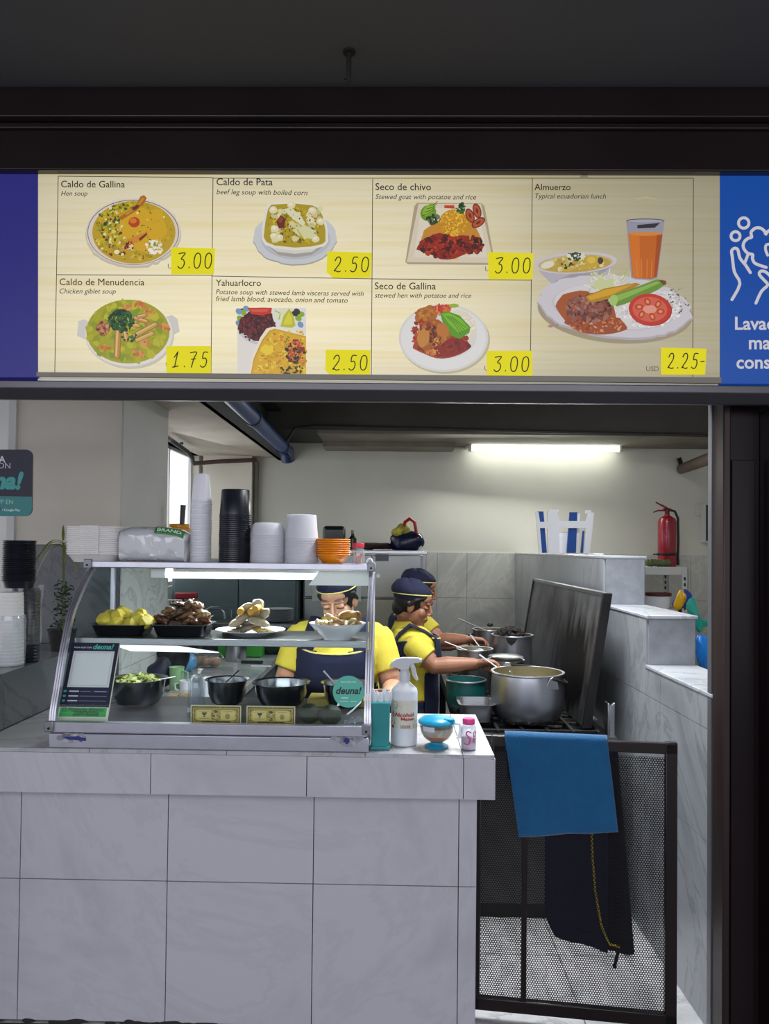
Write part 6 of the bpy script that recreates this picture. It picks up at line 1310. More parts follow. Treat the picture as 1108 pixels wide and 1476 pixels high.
# ================================================================== fridge and what stands on it
YFR = 5.62; fx0, fx1 = at(437, 850, YFR).x, at(614, 850, YFR).x; fz = at(560, 797, YFR).z
fr = thing('fridge', 'tall stainless steel two door fridge standing behind the cooks', 'fridge', ((fx0+fx1)/2, 5.95, 0))
fst = mat('fridge_steel', '#8d8f90', .32, .9, var=.1, vscale=3)
q = MB(); q.box((fx0, YFR, .1), (fx1, 6.35, fz)); q.build('body', fst, fr, bevel=.004)
q = MB(); q.box((fx0-.006, YFR-.01, fz-.006), (fx1+.006, 6.36, fz+.018)); q.build('top', M['steel'], fr, bevel=.003)
fm_ = at(536.5, 850, YFR).x; zm = at(560, 862, YFR).z
for x0, x1, z0, z1, hx_ in ((fx0+.01, fm_-.005, zm+.004, fz-.015, None), (fm_+.005, fx1-.03, zm+.004, fz-.015, 1), (fx0+.01, fm_-.005, .14, zm-.004, None), (fm_+.005, fx1-.03, .14, zm-.004, 2)):
    q = MB(); q.box((x0, YFR-.045, z0), (x1, YFR-.002, z1)); d = q.build('door', fst, fr, bevel=.006)
    if hx_ == 1:
        k = at(545, 830, YFR-.046); q = MB(); q.cyl(k+V(0, .001, 0), k+V(0, -.008, 0), .014, None, 16); q.build('lock', M['steel'], d)
        k0_, k1_ = at(541, 799, YFR-.046), at(560, 809, YFR-.046); q = MB(); q.box((k0_.x, YFR-.048, k1_.z), (k1_.x, YFR-.044, k0_.z)); q.build('badge', mat('grey_badge', '#4c525e', .4), d)
        h = at(607, 815, YFR-.05); q = MB(); q.box((h.x-.005, YFR-.055, h.z-.07), (h.x+.01, YFR-.044, h.z+.07)); q.build('hinge', M['steel_dark'], d)
    if hx_ is None: 
        q = MB(); q.box((x1-.03, YFR-.075, (z0+z1)/2-.08), (x1-.015, YFR-.044, (z0+z1)/2+.08)); q.build('handle', M['steel_dark'], d, bevel=.004)
for x in (fx0+.03, fx1-.07):
    for y in (5.66, 6.28): q = MB(); q.box((x, y, 0), (x+.04, y+.04, .1)); q.build('foot', M['black'], fr)
a, b2 = at(450, 842, YFR-.052), at(520, 867, YFR-.052); q = MB(); q.box((a.x, YFR-.053, b2.z), (b2.x, YFR-.047, a.z)); tag(q.build('paper_sheet', mat('paper', '#c3c5c4', .8)), 'white paper sheet taped on fridge door behind the front cook', 'paper')
ft_z = fz+.019
def onf(px, Y): p = at(px, 790, Y); p.z = ft_z; return p
p = onf(587, 5.72); bsk = thing('bag_basket', 'navy bag with red handle and yellow bundle on top of the fridge', 'bag', p)
q = MB(); q.ell(p+V(0, 0, .063), (.125, .09, .075), None, 24, 14, .22, 14, 1, .8); q.v = [V(v.x, v.y, max(v.z, p.z+.001)) for v in q.v]; q.build('bag', mat('navy_plastic_bag', '#131a38', .25, var=.3, vscale=20), bsk, angle=60)
q = MB(); q.ell(p+V(-.055, -.03, .145), (.075, .05, .045), Matrix.Rotation(-.5, 3, 'Y'), 18, 10, .35, 20, 5); q.build('bundle', mat('yellow_print_cloth', '#a8a03c', .7, var=.6, vscale=25), bsk, angle=60)
q = MB(); q.tube([p+V(-.03, -.05, .15), p+V(-.02, -.05, .21), p+V(.015, -.05, .235), p+V(.05, -.05, .21), p+V(.065, -.05, .13), p+V(.085, -.05, .12)], [.012, .013, .014, .013, .012, .008], 8); q.build('handle', M['red'], bsk)
p = onf(540, 5.75); q = MB(); q.ell(p+V(0, 0, .028), (.13, .09, .03), None, 24, 10, .4, 16, 3); q.v = [V(v.x, v.y, max(v.z, p.z+.001)) for v in q.v]; tag(q.build('dark_cloth', mat('dark_maroon_cloth', '#2a1519', .9)), 'crumpled dark maroon cloth lying on top of the fridge', 'cloth')
q = MB(); k = onf(549, 5.66); q.box(k+V(-.06, -.03, .001), k+V(.05, .01, .008), Matrix.Rotation(.2, 3, 'Z')); tag(q.build('knife', mat('pale_blade', '#b9bcc0', .3, .6)), 'pale flat knife lying at the front edge of the fridge top', 'knife')
p = onf(508, 5.8); bt2 = thing('bottle', 'small dark green bottle on fridge top behind the jar', 'bottle', p); q = MB(); q.lathe([(.001, 0), (.03, 0), (.03, .085), (.012, .11), (.012, .135)], p, 18); q.build('body', mat('dark_green_glass', '#27301c', .2), bt2)
q = MB(); q.lathe([(.0135, .125), (.0135, .150), (.001, .151)], p, 14); q.build('cap', mat('pale_cap', '#9a9a90', .5), bt2)
p = onf(481, 5.75); rad = thing('radio', 'black rounded box standing on fridge top behind the orange bowls', 'radio', p); q = MB(); q.box(p+V(-.085, -.03, 0), p+V(.085, .05, .178)); q.build('case', M['black'], rad, bevel=.03, seg=4)
q = MB(); q.box(p+V(-.06, -.034, .02), p+V(.075, -.029, .15)); q.build('front', mat('black_gloss', '#0c0d12', .15), rad, bevel=.01)
# dark cabinet added at left for the shaded tile wall behind
cb2 = thing('backdrop', 'added dark cabinet seen through the case behind the inner counter', 'backdrop', (-1.15, 5.7, 0)); dkc = mat('shaded_wall_teal', '#566468', .5, .3, var=.15, vscale=3)
q = MB(); q.box((-1.62, 5.5, .0), (fx0-.02, 6.2, 1.50)); q.build('body', dkc, cb2, bevel=.004)
for x0, x1 in ((-1.60, -1.14), (-1.13, fx0-.04)):
    q = MB(); q.box((x0, 5.48, .08), (x1, 5.499, 1.46)); d = q.build('door', dkc, cb2, bevel=.004)
    q = MB(); q.cyl((x1-.04, 5.46, 1.0), (x1-.04, 5.46, 1.15), .006); q.build('handle', M['steel'], d)

# inner counter along the left
ic = thing('inner_counter', 'grey marble inner worktop running back behind the display case', 'counter', (-1.03, 4.2, 0)); IZ = .90
q = MB(); q.box((-1.285, 3.30, 0), (-.79, 5.0, .86)); q.build('base', tile_dark, ic)
q = MB(); q.box((-1.29, 3.28, .86), (-.755, 5.02, IZ)); q.build('top', marble('grey_worktop', '#8d9093', '#aeb1b3', 2.0, .15), ic, bevel=.004)
def oni(px, py, z=IZ+.001): return on(px, py, z)
rs_ = thing('shelf_unit', 'low steel dish shelf at far end of the inner counter', 'shelf', (-.95, 5.22, 0)); q = MB(); q.box((-1.64, 5.05, 1.07), (-.60, 5.42, 1.095)); q.build('top', M['steel_dark'], rs_, bevel=.003)
for x in (-1.63, -.63):
    for y in (5.06, 5.39): q = MB(); q.box((x, y, 0), (x+.02, y+.02, 1.07)); q.build('leg', M['steel_dark'], rs_)
pz = 1.096
plp = thing('plate', '', 'plate', (0, 0, 0), 'grey plates stacked on the dish shelf'); q = MB(); q.lathe([(.001, .001), (.06, .001), (.095, .012), (.098, .014), (.094, .014), (.06, .004), (.001, .004)], (0, 0, 0), 30); q.build('body', mat('grey_plate', '#b4b6ba', .25), plp)
stack(plp, 9, V(at(402, 905, 5.2).x, 5.2, pz), .0095, 'pale grey plate, %s of the stack behind the hen pieces', seed=9)
p = V(at(268, 888, 5.24).x, 5.24, pz); rc = thing('chair_back', 'dark red plastic crate with a hand hole on the dish shelf', 'crate', p)
q = MB(); w0, w1, hh = .075, .068, .185
for lo, hi in (((-w0, -.02, 0), (w0, .03, hh*.52)), ((-w0, -.02, hh*.52), (-.022, .03, hh*.78)), ((.045, -.02, hh*.52), (w0, .03, hh*.78)), ((-w0, -.02, hh*.78), (w0, .03, hh))): q.box(p+V(*lo), p+V(*hi))
q.build('body', mat('dark_red_plastic', '#8a1522', .4), rc, bevel=.008); rc.name = 'crate'
p = V(at(247, 890, 5.15).x, 5.15, pz); gr_ = thing('dish_rack', 'white wire dish rack with glasses beside the red crate', 'rack', p); q = MB()
for i in range(7): q.tube([p+V(-.07+.023*i, 0, .002), p+V(-.07+.023*i, 0, .14)], .003, 6)
for z in (.004, .05, .1, .14): q.tube([p+V(-.07, 0, z), p+V(.07, 0, z)], .003, 6)
q.build('wires', M['white_pl'], gr_)
fa_p = oni(292, 960); fa_p = V(at(289, 915, 4.75).x, 4.75, IZ); fc = thing('faucet', 'dark curved kitchen faucet rising behind the meat pan', 'faucet', fa_p); q = MB(); zt2 = at(295, 880, 4.75).z
q.tube([fa_p, fa_p+V(0, 0, zt2-IZ-.06), fa_p+V(.015, 0, zt2-IZ-.01), fa_p+V(.06, 0, zt2-IZ+.015), fa_p+V(.115, 0, zt2-IZ+.015), fa_p+V(.14, 0, zt2-IZ-.01), fa_p+V(.15, 0, zt2-IZ-.05)], .010, 10); q.build('spout', M['steel_dark'], fc); q = MB(); q.cyl(fa_p, fa_p+V(0, 0, .03), .025); q.build('base', M['steel_dark'], fc)
def simple(name, label, cat, px, py, prof_, m, n=24, z=None, group=None):
    p = on(px, py, z or IZ+.001); o = thing(name, label, cat, p, group); q = MB(); q.lathe(prof_, p, n); q.build('body', m, o); return o, p
o, p = simple('steel_pot', 'small cylindrical steel pot at far end of the inner counter', 'pot', 340, 952, [(.001, 0), (.062, 0), (.064, .004), (.064, .14), (.067, .142)], M['steel']); q = MB(); q.lathe([(.067, .142), (.06, .15), (.001, .155)], p, 24); q.build('lid', M['steel'], o)
q = MB(); p = oni(346, 947); q.box(p+V(-.14, -.02, .001), p+V(.14, .1, .09)); tag(q.build('green_tub', mat('green_plastic', '#3f9a3a', .4), bevel=.01), 'bright green plastic tub behind the small steel pot', 'tub')
p = oni(386, 946); p.y += .1; q = MB(); q.ell(p+V(.0, 0, .06), (.09, .06, .06), None, 20, 12, .4, 20, 2); q.v = [V(v.x, v.y, max(v.z, IZ+.001)) for v in q.v]; tag(q.build('greens', mat('dark_greens', '#1c2f24', .8, var=.5, vscale=30, bump=.5)), 'bunch of dark leafy greens at far end of the inner counter', 'greens')
p = oni(362, 956); q = MB(); q.box(p+V(-.06, -.015, 0), p+V(.07, .02, .014)); tag(q.build('cleaver', M['black'], bevel=.003), 'black handled blade lying on the inner counter', 'knife')
p = oni(376, 961); q = MB(); q.box(p+V(-.06, -.008, 0), p+V(.06, .008, .006)); tag(q.build('knife', M['white_pl'], bevel=.002), 'white handled knife lying near the edge of inner counter', 'knife')
p = oni(296, 962); bb = thing('bread_bag', 'clear plastic bag of bread rolls on the inner counter', 'bag', p)
q = MB()
for i in range(5): lump(q, p+V(-.06+.03*i, .01*(i % 2), .035), (.03, .03, .028), .15, i)
q.build('rolls', mat('bread', '#b08a68', .8, var=.2), bb); q = MB(); q.ell(p+V(0, 0, .048), (.105, .06, .05), None, 22, 12, .18, 25, 6); q.v = [V(v.x, v.y, max(v.z, IZ+.001)) for v in q.v]; q.build('bag', M['wrap'], bb, angle=30)
p = oni(270, 968); q = MB(); q.ell(p+V(0, 0, .055), (.05, .04, .058), None, 18, 10, .25, 30, 2); q.v = [V(v.x, v.y, max(v.z, IZ+.001)) for v in q.v]; tag(q.build('snack_bag', mat('blue_yellow_bag', '#5f9fd0', .3, var=.5, vscale=14)), 'light blue plastic bag beside the bread rolls', 'bag')
o, p = simple('pitcher', 'pale green plastic pitcher on the near end of the inner counter', 'pitcher', 254, 996, [(.001, 0), (.030, 0), (.036, .115), (.037, .116), (.034, .114), (.001, .02)], mat('pale_green_plastic', '#8fb888', .35)); q = MB(); q.tube([p+V(.034, -.02, .10), p+V(.06, -.025, .095), p+V(.06, -.025, .04), p+V(.033, -.02, .03)], .005, 8); q.build('handle', mat('pale_green_plastic', '#8fb888', .35), o)
p = oni(246, 975); q = MB(); q.ell(p+V(0, .04, .11), (.085, .06, .115), None, 20, 14, .25, 14, 2); q.v = [V(v.x, v.y, max(v.z, IZ+.001)) for v in q.v]; tag(q.build('black_bag', mat('black_bag_plastic', '#14151c', .3)), 'bulky black bag on the inner counter behind the pitcher', 'bag')
p = oni(228, 996); q = MB(); q.ell(p+V(0, .02, .075), (.055, .05, .08), None, 20, 14, .3, 18, 6); q.v = [V(v.x, v.y, max(v.z, IZ+.001)) for v in q.v]; tag(q.build('dark_bundle', mat('dark_blue_bundle', '#1a2138', .6, var=.5)), 'dark blue bundle beside the pale green pitcher', 'bundle')
for px, lb in ((250, 'left of two clear tubs of orange food on the inner counter'), (267, 'right of two clear tubs of orange food on the inner counter')):
    p = oni(px, 1008); o = thing('food_tub', lb, 'tub', p, 'clear tubs of orange food'); q = MB(); q.box(p+V(-.026, -.02, 0), p+V(.024, .04, .034)); q.build('tub', M['clear'], o, bevel=.003); q = MB(); q.box(p+V(-.022, -.016, .003), p+V(.020, .036, .022)); q.build('food', mat('orange_food', '#e0a030', .5, var=.3, vscale=60), o, bevel=.003)
o, p = simple('mug', 'white mug beside the bagged cups behind the case', 'mug', 268, 999, [(.001, 0), (.028, 0), (.033, .06), (.031, .061), (.027, .008), (.001, .006)], M['white_cer'])
q = MB(); q.tube([p+V(-.03, -.01, .05), p+V(-.05, -.01, .045), p+V(-.048, -.01, .02), p+V(-.029, -.01, .014)], .004, 8); q.build('handle', M['white_cer'], o)
p = oni(365, 1012, IZ+.001); p.x = -.80; p.y = 3.40; q = MB(); q.box(p+V(-.06, -.03, 0), p+V(.03, .03, .12)); tag(q.build('white_tub', M['white_pl'], bevel=.008), 'plain white tub at near end of inner counter behind the mixing bowls', 'tub')
# orange cooler and green sprigs behind at the window
p = at(258, 770, 4.35); cl3 = thing('cooler_jug', 'yellow orange drinks jug behind the white cups near the window', 'jug', V(p.x, 4.35, 1.55)); p.z = 1.60
q = MB(); q.lathe([(.001, 0), (.055, 0), (.060, .03), (.060, .15), (.056, .155), (.056, .175), (.001, .178)], V(p.x, 4.35, 1.55), 24); q.build('body', mat('amber_plastic', '#e09a12', .35), cl3)
q = MB(); q.tube([V(p.x+.03, 4.30, 1.72), V(p.x+.035, 4.30, 1.83)], [.014, .016], 8); q.build('handle', mat('dark_handle', '#4a4a4c', .5), cl3)
q = MB(); q.box((-1.55, 4.30, 1.53), (-1.12, 4.55, 1.549)); wsf = q.build('wall_shelf', mat('shelf_grey', '#7a7c80', .5), bevel=.003); tag(wsf, 'short grey wall shelf carrying the yellow drinks jug', 'shelf')

# ================================================================== behind the partition, right
zsf = at(960, 817, 6.0).z
shx0, shx1 = 1.45, at(991, 817, 5.9).x
shf = thing('shelf_unit', 'white slotted metal shelf under the fire extinguisher', 'shelf', ((shx0+shx1)/2, 6.1, 0)); wm = mat('white_shelf_paint', '#c6c6c4', .5)
q = MB(); q.box((shx0, 5.9, zsf-.06), (shx1, 6.35, zsf)); q.build('top', wm, shf, bevel=.002)
for x in (shx0, shx1-.045):
    for y in (5.895, 6.32):
        q = MB(); q.box((x, y, 0), (x+.045, y+.004, zsf)); q.box((x+(.041 if x > 2 else 0), y, 0), (x+(.045 if x > 2 else .004), y+.04, zsf)); u = q.build('upright', wm, shf)
        if x > 2:
            q = MB()
            for k in range(16): q.box((x+.014, y-.002, zsf-.10-.045*k), (x+.028, y, zsf-.075-.045*k))
            q.build('slots', M['black'], u)
for z in (1.16, .5): q = MB(); q.box((shx0, 5.9, z-.03), (shx1, 6.35, z)); q.build('board', wm, shf)
ex = at(961, 812, 6.1); ex.z = zsf+.001; ext = thing('fire_extinguisher', 'red fire extinguisher with black hose on the white metal shelf', 'fire extinguisher', ex); er = mat('extinguisher_red', '#8e0c26', .3, coat=.3)
q = MB(); q.lathe([(.001, 0), (.066, 0), (.07, .008), (.07, .35), (.062, .375), (.035, .395), (.022, .40), (.022, .41)], ex, 30); q.build('cylinder', er, ext)
q = MB(); q.cyl(ex+V(0, 0, .405), ex+V(0, 0, .445), .018); q.box(ex+V(-.03, -.012, .44), ex+V(.025, .012, .458)); q.build('valve', mat('dark_red_metal', '#5a1a1e', .4, .4), ext)
q = MB(); q.tube([ex+V(.015, 0, .45), ex+V(-.03, 0, .475), ex+V(-.09, 0, .505)], [.008, .008, .005], 8); q.tube([ex+V(-.01, 0, .44), ex+V(-.07, 0, .44), ex+V(-.11, 0, .425)], [.007, .007, .004], 8); q.build('lever', er, ext)
q = MB(); q.tube([ex+V(.02, 0, .445), ex+V(.06, 0, .435), ex+V(.085, 0, .38), ex+V(.088, 0, .2), ex+V(.085, 0, .06)], .010, 10); q.tube([ex+V(.085, 0, .08), ex+V(.085, 0, .01)], [.010, .014], 10); q.build('hose', M['black'], ext)
q = MB(); q.lathe([(.073, .085), (.076, .09), (.076, .102), (.073, .105)], ex, 28); q.tube([ex+V(-.07, -.03, .095), ex+V(-.12, -.03, .095)], .005, 8); q.build('strap', M['black'], ext)
rr = random.Random(6); vg = mat('greenish_fruit', '#4f5a34', .6, var=.5, vscale=30)
for i in range(7):
    p = at(934+i*4.6, 812, 5.95); p.z = zsf+.03; q = MB(); q.ell((0, 0, 0), (.028, .024, .028), None, 12, 8, .2, 30, i); o = q.build('fruit', vg); o.location = p; tag(o, 'small dull green fruit at the foot of the fire extinguisher', 'fruit', 'green fruit on the white shelf')
# plastic bags hanging by the shelf
def cloth_bag(name, label, pts_px, Y, m, dep=.05, seed=0, cat='bag'):
    o = thing(name, label, cat, at(sum(p[0] for p in pts_px)/len(pts_px), max(p[1] for p in pts_px), Y)); n = len(pts_px); q = MB()
    c0 = V(0, 0, 0)
    ring = [at(x, y, Y) for x, y in pts_px]; cen = sum(ring, V(0, 0, 0))/n; rs = []
    for k in range(7):
        a = -PI/2+PI*k/6; s = max(.02, math.cos(a)); rs.append([cen+(p-cen)*((s**.5)*(1+.25*noise.noise(p*30+V(k*.5, seed, 0))))+V(0, math.sin(a)*dep+.03*noise.noise(p*26+V(seed, k*.6, 0)), 0) for p in ring])
    q.rings(rs); q.build('cloth', m, o, angle=40, sub=1); return o
bgr = thing('bag_rack', 'dark upright rack carrying the coloured plastic bags behind the partition', 'rack', (1.95, 5.2, 0))
q = MB(); q.tube([V(1.95, 5.36, 0), V(1.95, 5.36, 1.28)], .012, 10); q.build('post', M['iron'], bgr)
q = MB(); q.tube([V(1.95, 5.36, 1.25), V(1.94, 5.12, 1.25)], .008, 8); q.tube([V(1.95, 5.36, .96), V(1.88, 4.62, .96)], .008, 8); q.build('arm', M['iron'], bgr)
q = MB(); q.cyl(V(1.95, 5.36, 0), V(1.95, 5.36, .02), .16, None, 24); q.build('base', M['iron'], bgr)
cloth_bag('plastic_bag', 'royal blue bag hanging behind the yellow bag by the shelf', [(966, 872), (976, 856), (986, 848), (995, 852), (1000, 860), (990, 880), (972, 878)], 5.30, mat('royal_bag', '#1b3da0', .35), .04, 1)
cloth_bag('plastic_bag', 'yellow folded bag hung on the right shelf upright', [(969, 875), (976, 858), (979, 849), (984, 849), (985, 855), (991, 857), (986, 870), (980, 880), (974, 879)], 5.18, mat('yellow_bag', '#e8b012', .35), .03, 2)
cloth_bag('plastic_bag', 'teal bag draped over the ledge beside the yellow bag', [(986, 878), (991, 862), (1002, 858), (1003, 885), (1005, 895), (1024, 893), (1024, 902), (1012, 903), (1010, 914), (1003, 912), (998, 885)], 5.10, mat('teal_bag', '#1fa390', .35), .03, 3)
cloth_bag('plastic_bag', 'bright blue pleated bag at the right beside the pillar', [(1001, 915), (1010, 914), (1026, 918), (1030, 965), (1016, 972), (1003, 962)], 4.6, mat('bright_blue_bag', '#1c78d0', .3, var=.2, vscale=30, stretch=(6, 1, .4)), .05, 4)
p = V(at(951, 866, 5.92).x, 5.98, 1.162); o = thing('tub', 'white tub with dark red lid on the lower board of the white shelf', 'tub', p); q = MB(); q.lathe([(.001, 0), (.09, 0), (.10, .10), (.001, .10)], p, 24); q.build('body', M['white_pl'], o); q = MB(); q.lathe([(.104, .095), (.104, .118), (.001, .120)], p, 24); q.build('lid', mat('maroon_lid', '#5a1a20', .4), o)
# white and blue folded plastic stool standing on the partition
YT2 = 5.3
def TS(px, py, h=0): p = at(px, py, YT2); p.y += h; return p
stl = thing('plastic_stool', 'white and blue folding plastic stool upside down on the partition', 'stool', TS(815, 797))
b_z = at(815, 798, YT2).z
def slab(pts, h, d, m, nm): q = MB(); q.prism([TS(x, y, h) for x, y in pts], (0, d, 0)); q.build(nm, m, stl, smooth=False)
wp_ = mat('white_stool_plastic', '#f8f9fd', .35)
slab([(772, 738), (776, 738), (778, 752), (789, 752), (789, 737), (803, 737), (806, 751), (845, 751), (848, 738), (856, 739), (850, 797), (841, 797), (844, 761), (806, 761), (807, 797), (790, 797), (789, 761), (778, 761), (781, 797), (777, 797)], 0, .02, wp_, 'front_frame')
slab([(793, 734), (806, 734), (806, 738), (793, 737)], .021, .02, wp_, 'back_frame'); slab([(845, 735), (853, 735), (853, 740), (845, 740)], .021, .02, wp_, 'back_frame'); slab([(808, 767), (820, 767), (819, 797), (808, 797)], .045, .02, wp_, 'back_frame')
for pts in ([(776, 737), (784, 737), (789, 797), (782, 797)], [(822, 738), (833, 738), (831, 797), (818, 797)], [(841, 765), (843, 765), (841, 797), (838, 797)]): slab(pts, .022, .02, M['blue_pl'], 'leg')
slab([(833, 740), (838, 740), (836, 797), (832, 797)], .043, .015, wp_, 'leg')
q = MB(); p = at(856, 797, 4.6); q.box((p.x-.03, 4.5, 1.576), (p.x+.03, 4.62, 1.584)); tag(q.build('white_card', wp_), 'small flat white card on top of the partition beside the stool', 'card')
# ================================================================== the three cooks
skin_m = vcol('skin', .5, var=.06, vscale=30)
hair_m = mat('black_hair', '#0b0808', .65, bump=.4, bscale=90, stretch=(1, 1, .3))
def lerpc(a, b, t): return tuple(x+(y-x)*t for x, y in zip(a, b))
def cook(label, F2, hip, waist, chest, neck, head, hrot, armL, armR, skin, legs=True, tabard=True, vox=.0055, hand=(True, True), cap_tilt=0.0, hw=1.0, apr_front=True):
    """F2: direction faced; armX = (shoulder, elbow, wrist, finger direction, palm normal)"""
    Fv = V(F2[0], F2[1], 0).normalized(); S = V(-Fv.y, Fv.x, 0)      # S: her left
    o = thing('person', label, 'person', V(hip.x, hip.y, 0))
    spine = [hip-V(0, 0, .10), hip, waist, chest-V(0, 0, .05), chest+V(0, 0, .06), chest.lerp(neck, .62), chest.lerp(neck, .92), neck]
    wid = [.185*hw, .192*hw, .168*hw, .178*hw, .185*hw, .165*hw, .10*hw, .062]
    dep = [.140*hw, .145*hw, .132*hw, .145*hw, .135*hw, .098, .070, .058]
    fwd = [0, 0, .005, .015, .012, 0, 0, 0]
    def ring(i, k, n=36, sq=.85):
        p = spine[i]+Fv*fwd[i]; t = (spine[min(i+1, 7)]-spine[max(i-1, 0)]).normalized(); f = (Fv-t*Fv.dot(t)).normalized()
        r = []
        for j in range(n):
            a = 2*PI*j/n; c, s = math.cos(a), math.sin(a); c = math.copysign(abs(c)**sq, c); s = math.copysign(abs(s)**sq, s)
            r.append(p+S*(s*(wid[i]+k))+f*(c*(dep[i]+k)))
        return r
    # ---- body: one continuous skin surface
    b = MB(); b.rings([ring(i, -.004) for i in range(8)])
    HR = hrot
    def hp(x, y, z): return head+HR @ V(x, y, z)     # local: x to her left, y forward, z up -> world via HR
    b.tube([neck-V(0, 0, .05), neck+V(0, 0, .01), hp(0, -.022, -.06), hp(0, -.015, -.01)], [.066, .056, .054, .055], 18)
    def el(c, r, rot=None): b.ell(hp(*c), r, HR if rot is None else HR @ rot, 20, 14)
    el((0, -.012, .028), (.070, .090, .080)); el((0, .030, -.040), (.056, .058, .076)); el((0, .070, -.098), (.022, .020, .016)); el((0, .022, -.072), (.050, .056, .034)); el((0, .050, .045), (.055, .036, .040))
    for s in (-1, 1):
        el((.032*s, .054, -.030), (.026, .026, .028)); el((.0105*s, .096, -.030), (.0075, .009, .007)); el((.031*s, .073, .004), (.0165, .013, .011)); el((.028*s, .079, .028), (.024, .011, .008))
        el((.072*s, -.004, -.012), (.009, .020, .033), Matrix.Rotation(.35*s, 3, 'Z')); el((.077*s, -.012, .008), (.006, .018, .014))
    b.tube([hp(0, .083, .020), hp(0, .094, .0), hp(0, .104, -.018), hp(0, .100, -.030)], [.0075, .0085, .0105, .0075], 12)
    el((0, .087, -.055), (.023, .011, .0075)); el((0, .085, -.068), (.019, .011, .0075)); el((0, .076, -.060), (.030, .012, .016)); el((0, .072, -.082), (.024, .014, .014))
    tips = []
    for (sh, elb, wr, fd, pn), hs, sd in ((armL, hand[0], 1), (armR, hand[1], -1)):
        b.tube([sh-V(0, 0, .01), sh.lerp(elb, .35), sh.lerp(elb, .8), elb, elb.lerp(wr, .3), elb.lerp(wr, .75), wr], [.058, .054, .046, .043, .045, .034, .027], 16)
        b.ell(elb, .043)
        if not hs: continue
        fd = fd.normalized(); pn = (pn-fd*pn.dot(fd)).normalized(); ac = fd.cross(pn)*(-sd)     # ac: towards the thumb
        pc = wr+fd*.052
        Rm = Matrix((ac, fd, pn)).transposed(); b.ell(pc, (.040, .056, .017), Rm, 18, 12, pw=.85); b.tube([wr-fd*.01, wr+fd*.035], [.027, .030], 14, flat=.75, up=pn)
        for k, (off, L) in enumerate(((.030, .068), (.010, .077), (-.010, .072), (-.029, .056))):
            q0 = wr+fd*(.088-.004*abs(k-1))+ac*off; d1 = (fd+pn*.35).normalized(); d2 = (fd*.55+pn*.85).normalized(); d3 = (pn*1.0-fd*.15).normalized()
            b.tube([q0-fd*.025, q0+d1*.012, q0+d1*L*.42, q0+d1*L*.42+d2*L*.33, q0+d1*L*.42+d2*L*.33+d3*L*.27], [.0095, .0092, .0088, .0080, .0062], 10)
        t0 = wr+fd*.022+ac*.026; td = (ac*.75+fd*.6+pn*.25).normalized(); td2 = (fd*.8+pn*.55+ac*.1).normalized()
        b.tube([t0-ac*.01, t0+td*.030, t0+td*.032+td2*.028, t0+td*.032+td2*.052], [.014, .0115, .0105, .0072], 10)
    hipz = hip.z-.10
    for s in (-1, 1):
        h0 = hip+S*(.095*s)-V(0, 0, .06); kn = V(h0.x, h0.y, .44)+Fv*.02; an = V(h0.x, h0.y, .09)
        b.tube([h0, h0.lerp(kn, .4), kn, kn.lerp(an, .35), an, V(an.x, an.y, .05)], [.095, .085, .058, .056, .038, .036], 14)
    base = lin(skin); lip = lin('#8a4a42'); dk = lin('#2a1a16'); sh_ = lerpc(base, lin('#7a3f30'), .35); HI = HR.inverted()
    def paint(co):
        l = HI @ (co-head); c = base
        if l.length < .16 and l.y > .02:
            if abs(l.x) < .026 and l.y > .07: c = lerpc(c, lip, max(0, 1-((l.x/.025)**2+((l.z+.0615)/.0125)**2)*.9))
            for s in (-1, 1):
                if ((l.x-.031*s)/.022)**2+((l.z-.0335-.004*(1-abs(l.x-.031*s)/.02))/.0055)**2 < 1: c = lerpc(c, dk, .8)
                q = ((l.x-.031*s)/.018)**2+((l.z+.002)/.0045)**2
                if q < 1.3: c = lerpc(c, dk, .85 if q < .9 else .5)
                if ((l.x-.034*s)/.022)**2+((l.z+.030)/.018)**2 < 1: c = lerpc(c, sh_, .35)
        return c
    remeshed(b, 'body', vox*.72, 3, skin_m, o, paint)
    # ---- hair
    h = MB(); h.ell(hp(0, -.024, .018), (.079, .090, .088), HR, 24, 16); h.ell(hp(0, -.06, -.035), (.060, .050, .050), HR, 20, 12); h.tube([hp(0, .070, .062), hp(.045, .052, .056), hp(.076, .01, .03), hp(.077, -.02, -.01)], [.010, .012, .013, .012], 10); h.tube([hp(0, .070, .062), hp(-.045, .052, .056), hp(-.076, .01, .03), hp(-.077, -.02, -.01)], [.010, .012, .013, .012], 10)
    remeshed(h, 'hair', .005, 2, hair_m, o)
    # ---- cap with piping
    CT = HR @ Matrix.Rotation(cap_tilt, 3, 'X')
    def cp(x, y, z): return head+CT @ V(x, y, z)
    c = MB(); rs = []
    prf = [(.034, .080, .095, -.012), (.046, .083, .0985, -.012), (.058, .085, .101, -.013)]
    for k in range(1, 9):
        ph = k/8*PI/2; e_ = math.cos(ph*.97)**.75; prf.append((.058+.086*math.sin(ph)**1.05, .091*e_, .112*e_, -.010-.030*math.sin(ph)))
    for (zz, rx, ry, yo) in prf:
        rs.append([cp(rx*math.cos(2*PI*j/40)*(1+.03*noise.noise(V(j*.7, zz*30, 1))*(zz > .06)), yo+ry*math.sin(2*PI*j/40)*(1+.03*noise.noise(V(j*.6, zz*30, 4))*(zz > .06)), zz-.010+(.012*noise.noise(V(j*.5, zz*20, 8)) if zz > .07 else 0)) for j in range(40)])
    c.rings(rs); cpo = c.build('cap', M['navy'], o, angle=70)
    c = MB(); c.tube([cp(.0865*math.cos(2*PI*j/36), -.013+.1035*math.sin(2*PI*j/36), .055) for j in range(37)], .0032, 6, False); c.build('cap_piping', M['piping'], cpo)
    # ---- polo shirt
    sm = MB(); sm.rings([ring(i, .006) for i in range(1, 7)])
    cuffs = []
